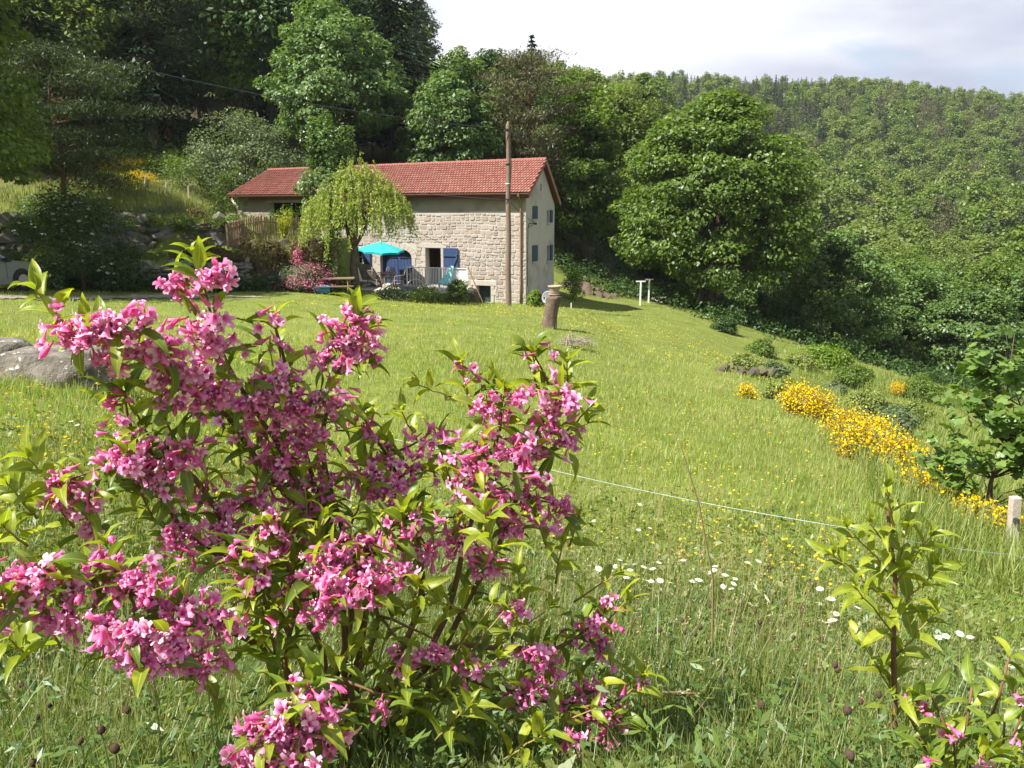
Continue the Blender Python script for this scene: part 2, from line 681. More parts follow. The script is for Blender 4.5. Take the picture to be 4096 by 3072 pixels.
foliage('blossom_far', [(0.42, 0.10, 0.20), (0.52, 0.16, 0.28), (0.60, 0.24, 0.36)], 0.35, 0.03, tcol=1.1)
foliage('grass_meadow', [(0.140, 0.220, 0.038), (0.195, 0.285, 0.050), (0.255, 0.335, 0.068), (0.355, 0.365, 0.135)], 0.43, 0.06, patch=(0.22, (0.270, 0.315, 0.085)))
foliage('grass_near', [(0.045, 0.085, 0.016), (0.085, 0.140, 0.024), (0.150, 0.205, 0.036), (0.290, 0.280, 0.110)], 0.42, 0.08, patch=(1.3, (0.150, 0.185, 0.045)))  # lush deep green, darkened further to paint in the shadow round the shrub
foliage('grass_bank', [(0.080, 0.115, 0.022), (0.120, 0.155, 0.032), (0.190, 0.195, 0.065), (0.260, 0.240, 0.110)], 0.4, 0.05)
foliage('grass_rough', [(0.110, 0.165, 0.036), (0.155, 0.215, 0.046), (0.210, 0.260, 0.062), (0.300, 0.300, 0.110)], 0.4, 0.05)
foliage('grass_weed', [(0.050, 0.100, 0.020), (0.090, 0.155, 0.030), (0.150, 0.220, 0.045)], 0.4, 0.1)
foliage('grass_dry', [(0.26, 0.21, 0.10), (0.34, 0.28, 0.15), (0.42, 0.36, 0.20)], 0.3, 0.05)
surface('bark', [(0.045, 0.034, 0.024), (0.085, 0.066, 0.048), (0.150, 0.125, 0.095)], 6, 0.95, 0.5, 18)
surface('bark_pine', [(0.060, 0.034, 0.020), (0.125, 0.070, 0.040), (0.190, 0.120, 0.080)], 5, 0.95, 0.5, 14)
surface('bark_pale', [(0.16, 0.13, 0.10), (0.26, 0.22, 0.17), (0.36, 0.31, 0.25)], 7, 0.95, 0.4, 20)
surface('twig', [(0.10, 0.055, 0.028), (0.16, 0.090, 0.045), (0.22, 0.14, 0.075)], 30, 0.8)
surface('twig_green', [(0.15, 0.17, 0.035), (0.24, 0.19, 0.05), (0.33, 0.17, 0.06)], 18, 0.7)


def flower_mat():
    m, N, L = newmat('petal_pink')
    out = N('ShaderNodeOutputMaterial')
    at = N('ShaderNodeAttribute'); at.attribute_name = 'along'
    r = ramp(N, [(0.56, 0.36, 0.18), (0.73, 0.09, 0.31), (0.87, 0.24, 0.54), (0.94, 0.58, 0.80)], [0.0, 0.22, 0.6, 1.0])
    L(at.outputs['Fac'], r.inputs[0])
    pr = ramp(N, [(0.85, 0.55, 0.72), (1.0, 0.95, 1.0), (1.06, 1.3, 1.08)])
    L(piece_random(N, L), pr.inputs[0])
    c = mixc(N, L, 1.0, r.outputs['Color'], pr.outputs['Color'], 'MULTIPLY')
    d = N('ShaderNodeBsdfDiffuse'); t = N('ShaderNodeBsdfTranslucent')
    L(c, d.inputs['Color']); L(c, t.inputs['Color'])
    mx = N('ShaderNodeMixShader'); mx.inputs[0].default_value = 0.48
    L(d.outputs[0], mx.inputs[1]); L(t.outputs[0], mx.inputs[2])
    g = N('ShaderNodeBsdfGlossy'); g.inputs['Roughness'].default_value = 0.45
    mg = N('ShaderNodeMixShader'); mg.inputs[0].default_value = 0.04
    L(mx.outputs[0], mg.inputs[1]); L(g.outputs[0], mg.inputs[2])
    L(mg.outputs[0], out.inputs['Surface'])


flower_mat()


def ground_mat():
    m, N, L = newmat('meadow_soil')
    out = N('ShaderNodeOutputMaterial')
    b = N('ShaderNodeBsdfPrincipled'); b.inputs['Roughness'].default_value = 1.0
    b.inputs['Specular IOR Level'].default_value = 0.1
    g1 = noise_tex(N, L, 1.1, 6)
    r = ramp(N, [(0.085, 0.115, 0.022), (0.140, 0.180, 0.032), (0.190, 0.225, 0.045), (0.235, 0.240, 0.085)], [0.25, 0.45, 0.6, 0.8])
    L(g1, r.inputs[0])
    g2 = noise_tex(N, L, 14, 4)
    c = mixc(N, L, g2, r.outputs['Color'], (0.095, 0.110, 0.030))
    # bare earth and litter under the wood
    at = N('ShaderNodeAttribute'); at.attribute_name = 'wood'
    g3 = noise_tex(N, L, 0.9, 5)
    r3 = ramp(N, [(0.040, 0.046, 0.018), (0.075, 0.066, 0.034), (0.070, 0.090, 0.026)])
    L(g3, r3.inputs[0])
    c = mixc(N, L, at.outputs['Fac'], c, r3.outputs['Color'])
    L(c, b.inputs['Base Color'])
    bp = N('ShaderNodeBump'); bp.inputs['Strength'].default_value = 0.6; bp.inputs['Distance'].default_value = 0.05
    L(g2, bp.inputs['Height']); L(bp.outputs[0], b.inputs['Normal'])
    L(b.outputs[0], out.inputs['Surface'])


ground_mat()
surface('stone_wall', [(0.24, 0.200, 0.168), (0.325, 0.280, 0.243), (0.42, 0.375, 0.335)], 5.5, 0.92, 0.0, 22,
        piece=[(0.30, 0.280, 0.262), (0.40, 0.350, 0.312), (0.36, 0.280, 0.222), (0.43, 0.395, 0.360), (0.25, 0.185, 0.140), (0.38, 0.340, 0.308), (0.34, 0.300, 0.268)])
surface('mortar', [(0.36, 0.325, 0.285), (0.42, 0.385, 0.345), (0.48, 0.445, 0.405)], 3, 0.95, 0.4, 25)
surface('old_render', [(0.25, 0.215, 0.17), (0.31, 0.27, 0.215), (0.37, 0.33, 0.27)], 1.4, 0.95, 0.4, 12, stains=((0.17, 0.14, 0.10), 0.8, 0.52, 0.75))
surface('gable_render', [(0.33, 0.31, 0.28), (0.42, 0.40, 0.365), (0.49, 0.47, 0.435)], 0.9, 0.95, 0.25, 10, stains=((0.27, 0.245, 0.215), 0.7, 0.5, 0.72))
surface('dressed_stone', [(0.34, 0.305, 0.26), (0.41, 0.37, 0.32), (0.47, 0.43, 0.38)], 6, 0.9, 0.4, 25)
surface('roof_tile', [(0.185, 0.066, 0.050), (0.235, 0.090, 0.068), (0.28, 0.115, 0.088)], 2.2, 0.85, 0.0, 30,
        piece=[(0.15, 0.052, 0.040), (0.235, 0.088, 0.066), (0.31, 0.135, 0.105), (0.20, 0.070, 0.053), (0.255, 0.108, 0.084)], stains=((0.20, 0.115, 0.085), 1.3, 0.55, 0.75))
surface('fascia_red', [(0.10, 0.030, 0.022), (0.13, 0.040, 0.030), (0.16, 0.055, 0.040)], 4, 0.6)
surface('gutter_brown', [(0.20, 0.11, 0.075), (0.26, 0.15, 0.10), (0.31, 0.19, 0.13)], 3, 0.5)
surface('paint_blue', [(0.022, 0.042, 0.105), (0.030, 0.056, 0.135), (0.042, 0.072, 0.160)], 3, 0.6, 0.2, 20)
surface('paint_blue_faded_shade', [(0.030, 0.052, 0.082), (0.045, 0.070, 0.105), (0.062, 0.090, 0.125)], 4, 0.7, 0.2, 20)  # faded blue, with the shade of the gable darkened into the colour
surface('paint_green_dark', [(0.018, 0.040, 0.036), (0.028, 0.055, 0.050), (0.040, 0.072, 0.064)], 3, 0.6)
simple('iron', (0.02, 0.02, 0.024), 0.5)
simple('dark_inside', (0.020, 0.013, 0.010), 0.9)
simple('inside_wood', (0.09, 0.055, 0.032), 0.8)
simple('glass_dark', (0.015, 0.02, 0.025), 0.08, spec=0.6)
simple('white_paint', (0.66, 0.66, 0.65), 0.45, var=0.04)
simple('plastic_brown', (0.20, 0.165, 0.145), 0.5)
simple('plastic_green', (0.018, 0.035, 0.030), 0.4)
simple('plastic_blue', (0.05, 0.20, 0.30), 0.5)
simple('cloth_turquoise', (0.02, 0.34, 0.35), 0.85)
simple('cloth_pale', (0.35, 0.70, 0.74), 0.85)
simple('cloth_blue', (0.03, 0.22, 0.40), 0.85)
surface('picnic_wood', [(0.12, 0.075, 0.045), (0.19, 0.125, 0.080), (0.26, 0.18, 0.12)], 5, 0.85, 0.3, 25)
surface('pole_wood', [(0.12, 0.085, 0.060), (0.17, 0.122, 0.090), (0.23, 0.172, 0.132)], 3.5, 0.9, 0.4, 20)
surface('picket_wood', [(0.16, 0.10, 0.062), (0.24, 0.155, 0.10), (0.34, 0.235, 0.155)], 5, 0.9, 0.3, 25, piece=[(0.14, 0.09, 0.06), (0.30, 0.21, 0.14), (0.22, 0.15, 0.095)])
surface('stake_wood', [(0.30, 0.25, 0.20), (0.40, 0.35, 0.29), (0.50, 0.45, 0.38)], 8, 0.9, 0.3, 30)
surface('granite', [(0.085, 0.078, 0.070), (0.15, 0.138, 0.125), (0.23, 0.215, 0.195)], 3.2, 0.92, 0.4, 16,
        piece=[(0.11, 0.102, 0.10), (0.17, 0.155, 0.14), (0.22, 0.195, 0.165), (0.13, 0.122, 0.122)], stains=((0.060, 0.072, 0.022), 1.6, 0.46, 0.62))
surface('boulder_rock', [(0.036, 0.031, 0.024), (0.098, 0.087, 0.071), (0.165, 0.148, 0.122), (0.25, 0.230, 0.198)], 4.5, 0.92, 1.0, 22, pos=[0.25, 0.45, 0.6, 0.8],
        stains=((0.40, 0.40, 0.38), 7.5, 0.62, 0.66))
surface('rock_mossy', [(0.040, 0.033, 0.025), (0.075, 0.062, 0.048), (0.125, 0.108, 0.088)], 1.8, 0.95, 1.0, 9, stains=((0.105, 0.115, 0.026), 0.9, 0.42, 0.6))
surface('gravel', [(0.13, 0.115, 0.085), (0.21, 0.185, 0.145), (0.29, 0.26, 0.215)], 5, 0.95, 0.6, 40)
surface('earth', [(0.055, 0.040, 0.028), (0.11, 0.080, 0.056), (0.19, 0.145, 0.105)], 4.5, 0.95, 0.8, 16)
surface('terrace_slab', [(0.32, 0.29, 0.25), (0.42, 0.385, 0.33), (0.50, 0.46, 0.40)], 2, 0.9, 0.3, 20)
surface('stump_wood', [(0.035, 0.026, 0.020), (0.12, 0.085, 0.062), (0.27, 0.20, 0.155)], 9, 0.9, 0.9, 22, dist=0.8)
surface('pot_clay', [(0.27, 0.205, 0.165), (0.32, 0.25, 0.205), (0.37, 0.295, 0.245)], 4, 0.7)
simple('dish_grey', (0.20, 0.215, 0.235), 0.5)
simple('car_silver', (0.20, 0.22, 0.22), 0.3, 0.5, var=0.03)
simple('tyre', (0.018, 0.018, 0.018), 0.85)
simple('rim_metal', (0.5, 0.5, 0.52), 0.3, 0.9)
simple('lamp_glass', (0.7, 0.72, 0.74), 0.1)
simple('cable_black', (0.014, 0.014, 0.016), 0.6)
simple('wire_white', (0.36, 0.46, 0.44), 0.5)
surface('knapweed_dark', [(0.020, 0.011, 0.008), (0.060, 0.034, 0.024), (0.14, 0.085, 0.055)], 300, 0.9)
simple('planter_grey', (0.22, 0.25, 0.24), 0.6)
simple('stem_green', (0.17, 0.22, 0.06), 0.7)

# ------------------------------------------------------------------ where the house stands
ZUP = Vector((0, 0, 1))
HC = pt(2102, 1215, 42.0)
HU = Vector((-0.945, 0.327, 0)).normalized()
HV = Vector((0.327, 0.945, 0)).normalized()
HLEN, HW = 17.7, 5.3
HOUSE.update(C=HC, U=HU, V=HV, len=HLEN, w=HW)


def HP(u, v, z):
    return HC + HU * u + HV * v + ZUP * z


def on_plane(px, py, origin, nrm):
    r = ray(px, py)
    o = Vector((0, 0, EYE))
    t = (origin - o).dot(nrm) / r.dot(nrm)
    return o + r * t


def front_uz(px, py, v=0.0):
    p = on_plane(px, py, HC + HV * v, HV) - HC
    return p.dot(HU), p.z


def gable_vz(px, py, u=0.0):
    p = on_plane(px, py, HC + HU * u, HU) - HC
    return p.dot(HV), p.z


ZT = front_uz(1735, 1141)[1]                 # terrace level above the cellar sill

# ------------------------------------------------------------------ ground sheet
def build_ground():
    az = np.concatenate([np.linspace(-180, -52, 30)[:-1], np.linspace(-52, 52, 420), np.linspace(52, 180, 30)[1:]])
    rr = np.geomspace(0.25, 1500, 330)
    A, Rr = np.meshgrid(np.radians(az), rr, indexing='ij')
    X = Rr * np.sin(A); Y = Rr * np.cos(A)
    Z = terrain(X.ravel(), Y.ravel()).reshape(X.shape)
    V = np.stack([X, Y, Z], -1).reshape(-1, 3)
    na, nr = X.shape
    i, j = np.meshgrid(np.arange(na - 1), np.arange(nr - 1), indexing='ij')
    F = np.stack([i * nr + j, (i + 1) * nr + j, (i + 1) * nr + j + 1, i * nr + j + 1], -1).reshape(-1, 4)
    me = np_mesh('ground', V, F, [MAT['meadow_soil']], None, True)
    wood = wood_mask(V[:, 0], V[:, 1])
    at = me.attributes.new('wood', 'FLOAT', 'POINT')
    at.data.foreach_set('value', wood.astype(np.float32))
    o = obj('ground', me)
    tag(o, 'grassy meadow ground falling from the camera and rising into wooded hills', None, None, 'structure')


def wood_mask(x, y):
    """1 where the wood covers the ground"""
    r = np.hypot(x, y); px = (512 + FPX * x / np.maximum(y, 0.1)) * 4
    m = np.clip((r - 60) / 6, 0, 1)
    left = (px < 900)
    m = np.where(left, np.clip((r - 52) / 8, 0, 1), m)
    m = np.where(y < 1, 0, m)
    return m


build_ground()


# ------------------------------------------------------------------ small solid shapes reused as pieces
def stone_proto(seed, square=0.25, n=8):
    rg = np.random.default_rng(seed)
    th_ = np.linspace(0, 2 * math.pi, n, endpoint=False) + math.pi / n
    ring = []
    for t in th_:
        c, s = math.cos(t), math.sin(t)
        e = 0.22 + square
        x = math.copysign(abs(c) ** e, c) * 0.5
        z = math.copysign(abs(s) ** e, s) * 0.5
        ring.append([x * (1 + rg.uniform(-0.08, 0.05)), z * (1 + rg.uniform(-0.12, 0.05))])
    ring = np.array(ring)
    V = []
    for sc_, dep in ((1.0, -0.3), (0.99, 0.6), (0.93, 1.0)):
        off = rg.uniform(-0.12, 0.12, n) if dep == 1.0 else np.zeros(n)
        for k in range(n):
            V.append([ring[k, 0] * sc_, dep + off[k], ring[k, 1] * sc_])
    F = []
    for i in range(2):
        for k in range(n):
            a = i * n + k; b = i * n + (k + 1) % n
            F.append([a, b, b + n, a + n])
    o = 2 * n
    F += [[o, o + 1, o + 2, o + 3], [o, o + 3, o + 4, o + 7], [o + 4, o + 5, o + 6, o + 7]]
    return np.array(V, float), np.array(F)


STONES = [stone_proto(i, 0.10 + 0.02 * i) for i in range(8)]
TILE = None


def rect_wall(mb, f, u0, u1, z0, z1, holes, depth, mi=0, reveal=True):
    """flat wall with rectangular holes and reveals; f(u, z, d) gives a point d behind the face"""
    us = sorted({u0, u1} | {h[k] for h in holes for k in (0, 1) if u0 < h[k] < u1})
    zs = sorted({z0, z1} | {h[k] for h in holes for k in (2, 3) if z0 < h[k] < z1})
    for a, b in zip(us[:-1], us[1:]):
        for c, d in zip(zs[:-1], zs[1:]):
            um, zm = (a + b) / 2, (c + d) / 2
            if any(h[0] < um < h[1] and h[2] < zm < h[3] for h in holes):
                continue
            mb.add([f(a, c, 0), f(b, c, 0), f(b, d, 0), f(a, d, 0)], [(0, 1, 2, 3)], mi)
    if reveal:
        for h in holes:
            q = [(h[0], h[2]), (h[1], h[2]), (h[1], h[3]), (h[0], h[3])]
            for k in range(4):
                (a, c), (b, d) = q[k], q[(k + 1) % 4]
                mb.add([f(a, c, 0), f(b, d, 0), f(b, d, depth), f(a, c, depth)], [(0, 1, 2, 3)], mi)


def span(a, b):
    return (min(a, b), max(a, b))


# ------------------------------------------------------------------ the house
def build_house():
    root = thing('stone_farmhouse', HC, 'long stone farmhouse with a red tiled roof and blue doors behind the lawn', 'house')
    fw = lambda u, z, d: HP(u, d, z)
    # front openings as u0, u1, z0, z1
    def fo(x0, y0, x1, y1, v=0.0):
        a = front_uz(x0, y1, v); b = front_uz(x1, y0, v)
        return [min(a[0], b[0]), max(a[0], b[0]), min(a[1], b[1]), max(a[1], b[1])]
    arch = fo(1526, 996, 1646, 1140); arch[2] = ZT
    door = fo(1706, 993, 1763, 1140); door[2] = ZT
    cellar = fo(1908, 1144, 1963, 1214); cellar[2] = -0.05
    garage = fo(1083, 811, 1222, 900)
    garage[2] = garage[3] - 2.25
    upwin = fo(1438, 866, 1474, 902)
    sidewin = fo(1426, 1004, 1454, 1054)
    # eave, ridge and verge from the photograph
    ze = front_uz(2102, 772, -0.42)[1]
    ue = -0.28
    ridge_v = HW / 2
    zr = front_uz(2174, 637, ridge_v)[1]
    zr_l = front_uz(1085, 681, ridge_v)[1]
    zr_l = max(zr_l, zr - 0.75)
    ze_l = front_uz(910, 783, -0.42)[1]
    zeb = front_uz(2225, 812, HW + 0.35)[1]
    zwall = ze - 0.10
    zplast = front_uz(1950, 845)[1]
    mb = MB()
    holes = [arch, door, cellar, garage, upwin, sidewin]
    rect_wall(mb, fw, 0, HLEN, -0.6, zwall, holes, 0.45)
    mb.build('front_wall', MAT['mortar'], root)
    # smoother old render under the eave, laid on the masonry
    mb = MB()
    fp = lambda u, z, d: HP(u, -0.02 + d, z)
    zpl_l = zplast - 0.25
    for a, b in ((0.02, garage[0]), (garage[1], HLEN)):
        mb = MB()
        n = 14
        for i in range(n):
            u0 = a + (b - a) * i / n; u1 = a + (b - a) * (i + 1) / n
            zb0 = zplast + 0.05 * math.sin(u0 * 3.1) + 0.04 * math.sin(u0 * 7.7) - (0.35 if u0 > garage[1] else 0)
            zb1 = zplast + 0.05 * math.sin(u1 * 3.1) + 0.04 * math.sin(u1 * 7.7) - (0.35 if u0 > garage[1] else 0)
            mb.add([fp(u0, zb0, 0), fp(u1, zb1, 0), fp(u1, zwall, 0), fp(u0, zwall, 0)], [(0, 1, 2, 3)])
            mb.add([fp(u0, zb0, 0), fp(u1, zb1, 0), fp(u1, zb1, 0.03), fp(u0, zb0, 0.03)], [(0, 1, 2, 3)])
        mb.build('eave_plaster', MAT['old_render'], root)
    # rear and far walls
    mb = MB()
    mb.add([HP(0, HW, -0.6), HP(HLEN, HW, -0.6), HP(HLEN, HW, zeb), HP(0, HW, zeb)], [(0, 1, 2, 3)])
    mb.build('rear_wall', MAT['old_render'], root)
    mb = MB()
    mb.add([HP(HLEN, 0, -0.6), HP(HLEN, HW, -0.6), HP(HLEN, HW, zeb - 0.3), HP(HLEN, ridge_v, zr_l - 0.12), HP(HLEN, 0, zwall)], [(0, 1, 2, 3, 4)])
    mb.build('end_wall', MAT['old_render'], root)
    # gable wall towards the lawn
    gw = lambda v, z, d: HP(d, v, z)

    def go(x0, y0, x1, y1):
        a = gable_vz(x0, y1); b = gable_vz(x1, y0)
        return [min(a[0], b[0]), max(a[0], b[0]), min(a[1], b[1]), max(a[1], b[1])]
    w1 = go(2128, 980, 2142, 1046); w2 = go(2187, 982, 2197, 1044)
    w3 = go(2129, 824, 2142, 876); w4 = go(2187, 842, 2197, 890)
    slit = go(2161, 734, 2167, 764)
    for w in (w2, w4):
        w[2] = max(w[2], w[3] - 1.25)
    zg = min(zwall, zeb - 0.1)
    mb = MB()
    rect_wall(mb, gw, 0, HW, -0.6, zg, [w1, w2, w3, w4], 0.32)
    # upper part with the slit, split round it
    sl0, sl1, sz0, sz1 = slit
    fr = lambda v: zwall + (zr - 0.14 - zwall) * v / ridge_v if v < ridge_v else zr - 0.14 + (zeb - 0.12 - zr + 0.14) * (v - ridge_v) / (HW - ridge_v)
    def strip(v0, v1, zlo=None, zhi=None):
        lo = zg if zlo is None else zlo
        vs_ = [v0] + ([ridge_v] if v0 < ridge_v < v1 else []) + [v1]
        top = [gw(v, fr(v) if zhi is None else zhi, 0) for v in reversed(vs_)]
        mb.add([gw(v0, lo, 0), gw(v1, lo, 0)] + top, [tuple(range(2 + len(top)))])
    strip(0, sl0); strip(sl0, sl1, None, sz0); strip(sl0, sl1, sz1); strip(sl1, HW)
    for (a, c), (b, d) in (((sl0, sz0), (sl1, sz0)), ((sl1, sz0), (sl1, sz1)), ((sl1, sz1), (sl0, sz1)), ((sl0, sz1), (sl0, sz0))):
        mb.add([gw(a, c, 0), gw(b, d, 0), gw(b, d, 0.3), gw(a, c, 0.3)], [(0, 1, 2, 3)])
    mb.build('gable_wall', MAT['gable_render'], root)
    # dark rooms behind the openings
    def pocket(name, f, h, d0, deep, mat):
        q = MB()
        m = 0.25
        a = [f(h[0] - m, h[2] - 0.02, d0), f(h[1] + m, h[2] - 0.02, d0), f(h[1] + m, h[3] + m, d0), f(h[0] - m, h[3] + m, d0)]
        b = [f(h[0] - m, h[2] - 0.02, d0 + deep), f(h[1] + m, h[2] - 0.02, d0 + deep), f(h[1] + m, h[3] + m, d0 + deep), f(h[0] - m, h[3] + m, d0 + deep)]
        q.add(a + b, [(4, 5, 6, 7), (0, 1, 5, 4), (1, 2, 6, 5), (2, 3, 7, 6), (3, 0, 4, 7)])
        return q.build(name, mat, root)
    pocket('hallway', fw, door, 0.45, 1.6, MAT['inside_wood'])
    pocket('garage_room', fw, garage, 0.45, 3.0, MAT['dark_inside'])
    pocket('cellar_room', fw, cellar, 0.45, 0.8, MAT['dark_inside'])
    for h in (upwin, sidewin):
        q = MB(); q.add([fw(h[0], h[2], 0.3), fw(h[1], h[2], 0.3), fw(h[1], h[3], 0.3), fw(h[0], h[3], 0.3)], [(0, 1, 2, 3)])
        w_ = q.build('window', MAT['glass_dark'], root)
        q = MB()
        um = (h[0] + h[1]) / 2; zm = (h[2] + h[3]) / 2
        for a, b in (((h[0], h[2]), (h[1], h[2])), ((h[0], h[3]), (h[1], h[3])), ((h[0], h[2]), (h[0], h[3])), ((h[1], h[2]), (h[1], h[3])), ((um, h[2]), (um, h[3])), ((h[0], zm), (h[1], zm))):
            q.bar(fw(a[0], a[1], 0.27), fw(b[0], b[1], 0.27), 0.06, 0.06)
        q.build('frame', MAT['white_paint'], w_)
    # dressed lintels, jambs and sill stones
    def block(u0, u1, z0, z1, out=0.035, deep=0.2):
        q = MB()
        c = HP((u0 + u1) / 2, (-out + deep) / 2, (z0 + z1) / 2)
        M = Matrix((HU, HV, ZUP)).transposed()
        q.box(c, (u1 - u0 - 0.012, out + deep, z1 - z0 - 0.012), M)
        return q
    blocks = []
    def surround(h, lintel=0.28, jamb=0.2, jambs=True):
        blocks.append((h[0] - jamb - 0.15, h[1] + jamb + 0.15, h[3], h[3] + lintel))
        if jambs:
            z = h[2]
            k = 0
            while z < h[3] - 0.05:
                dz = min(random.uniform(0.3, 0.62), h[3] - z)
                if h[3] - (z + dz) < 0.15: dz = h[3] - z
                e = jamb + (0.12 if k % 2 else 0.0)
                blocks.append((h[0] - e, h[0], z, z + dz)); blocks.append((h[1], h[1] + e, z, z + dz))
                z += dz; k += 1
    surround(door); surround(cellar); surround(upwin, 0.2, 0.14); surround(sidewin, 0.2, 0.14)
    blocks.append((garage[0] - 0.2, garage[1] + 0.2, garage[3], garage[3] + 0.22))
    # jambs of the arched door up to the springing
    zs_ = arch[3] - 0.52
    z = arch[2]; k = 0
    while z < zs_ - 0.05:
        dz = min(random.uniform(0.35, 0.6), zs_ - z)
        if zs_ - (z + dz) < 0.15: dz = zs_ - z
        e = 0.24 + (0.14 if k % 2 else 0)
        blocks.append((arch[0] - e, arch[0], z, z + dz)); blocks.append((arch[1], arch[1] + e, z, z + dz))
        z += dz; k += 1
    for b in blocks:
        block(*b).build('dressed_block', MAT['dressed_stone'], root, bevel=0.015)
    # arch of the double door: voussoirs between two curves
    uc = (arch[0] + arch[1]) / 2; ra = (arch[1] - arch[0]) / 2; hb = arch[3] - zs_
    def cur(t, e):
        ex = 2.5
        c_, s_ = math.cos(t), math.sin(t)
        return (uc + math.copysign(abs(c_) ** (2 / ex), c_) * (ra + e), zs_ + abs(s_) ** (2 / ex) * (hb + e))
    nv = 11
    for i in range(nv):
        q = MB()
        t0 = math.pi * i / nv + 0.008; t1 = math.pi * (i + 1) / nv - 0.008
        pts_ = [cur(t0, 0), cur((t0 + t1) / 2, 0), cur(t1, 0), cur(t1, 0.30), cur((t0 + t1) / 2, 0.30), cur(t0, 0.30)]
        A = [HP(u, -0.03, z_) for u, z_ in pts_]; B = [HP(u, 0.3, z_) for u, z_ in pts_]
        q.add(A + B, [(0, 1, 4, 5), (1, 2, 3, 4)] + [(k, (k + 1) % 6, 6 + (k + 1) % 6, 6 + k) for k in range(6)])
        q.build('voussoir', MAT['dressed_stone'], root)
    # blue double door of vertical boards
    for side in (0, 1):
        a = arch[0] if side == 0 else uc + 0.012
        b = uc - 0.012 if side == 0 else arch[1]
        leaf_ = MB()
        leaf_.add([HP(a, 0.30, arch[2]), HP(b, 0.30, arch[2]), HP(b, 0.30, arch[3]), HP(a, 0.30, arch[3])], [(0, 1, 2, 3)])
        lo = leaf_.build('door_leaf', MAT['dark_inside'], root)
        npk = 5
        for i in range(npk):
            u0 = a + (b - a) * i / npk + 0.006; u1 = a + (b - a) * (i + 1) / npk - 0.006
            def topz(u):
                x = min(1, abs(u - uc) / ra)
                return zs_ + hb * max(0.0, 1 - x ** 2.5) ** (1 / 2.5)
            q = MB()
            A = [HP(u0, 0.22, arch[2] + 0.02), HP(u1, 0.22, arch[2] + 0.02), HP(u1, 0.22, topz(u1) + 0.01), HP(u0, 0.22, topz(u0) + 0.01)]
            B = [p + HV * 0.06 for p in A]
            q.add(A + B, [(0, 1, 2, 3), (0, 1, 5, 4), (1, 2, 6, 5), (2, 3, 7, 6), (3, 0, 4, 7)])
            q.build('plank', MAT['paint_blue'], lo)
        q = MB()
        zz = zs_ + 0.02
        q.bar(HP(a + 0.03, 0.205, zz), HP(b - 0.1, 0.205, zz), 0.03, 0.05)
        q.build('hinge', MAT['iron'], lo)
    # open door leaf folded back on the wall, with braces
    sx0, sz1_ = front_uz(1772, 992, -0.09); sx1, _ = front_uz(1831, 992, -0.09)
    s0, s1 = span(sx0, sx1)
    lo = MB()
    lo.add([HP(s0, -0.05, ZT + 0.03), HP(s1, -0.05, ZT + 0.03), HP(s1, -0.05, sz1_ - 0.02), HP(s0, -0.05, sz1_ - 0.02)], [(0, 1, 2, 3)])
    lo = lo.build('open_door', MAT['dark_inside'], root)
    for i in range(5):
        u0 = s0 + (s1 - s0) * i / 5 + 0.004; u1 = s0 + (s1 - s0) * (i + 1) / 5 - 0.004
        q = MB()
        A = [HP(u0, -0.10, ZT + 0.02), HP(u1, -0.10, ZT + 0.02), HP(u1, -0.10, sz1_), HP(u0, -0.10, sz1_)]
        B = [p + HV * 0.045 for p in A]
        q.add(A + B, [(0, 1, 2, 3), (0, 1, 5, 4), (1, 2, 6, 5), (2, 3, 7, 6), (3, 0, 4, 7)])
        q.build('plank', MAT['paint_blue'], lo)
    zt1 = sz1_ - 0.38
    for a, b in ((HP(s0 + 0.03, -0.125, zt1), HP(s1 - 0.03, -0.125, zt1)), (HP(s0 + 0.05, -0.125, zt1 - 0.08), HP(s0 + (s1 - s0) * 0.55, -0.125, zt1 - 0.95)), (HP(s0 + 0.03, -0.125, ZT + 0.35), HP(s1 - 0.03, -0.125, ZT + 0.35))):
        q = MB(); q.bar(a, b, 0.05, 0.11); q.build('brace', MAT['paint_blue'], lo)
    # blue shutter of the small window
    q = MB()
    q.box(HP(sidewin[0] - 0.24, -0.07, (sidewin[2] + sidewin[3]) / 2), (0.42, 0.04, sidewin[3] - sidewin[2]), Matrix((HU, HV, ZUP)).transposed())
    q.build('shutter', MAT['paint_blue'], root)
    # cellar door
    cd = MB()
    for i in range(4):
        u0 = cellar[0] + (cellar[1] - cellar[0]) * i / 4 + 0.004; u1 = cellar[0] + (cellar[1] - cellar[0]) * (i + 1) / 4 - 0.004
        cd = MB()
        cd.box(HP((u0 + u1) / 2, 0.36, (cellar[2] + cellar[3]) / 2), (u1 - u0, 0.04, cellar[3] - cellar[2]), Matrix((HU, HV, ZUP)).transposed())
        cd.build('cellar_plank', MAT['paint_green_dark'], root)
    # ---------------- masonry, stone by stone
    items = []
    hs = [(h[0] - 0.24, h[1] + 0.24, h[2], h[3] + 0.29) for h in (door, cellar)] + [(h[0] - 0.16, h[1] + 0.16, h[2], h[3] + 0.2) for h in (upwin, sidewin)]
    hs += [(arch[0] - 0.26, arch[1] + 0.26, arch[2], arch[3] + 0.28), (garage[0], garage[1], garage[2], garage[3] + 0.25)]
    z = -0.12
    rg = random.Random(5)
    quoin = 0
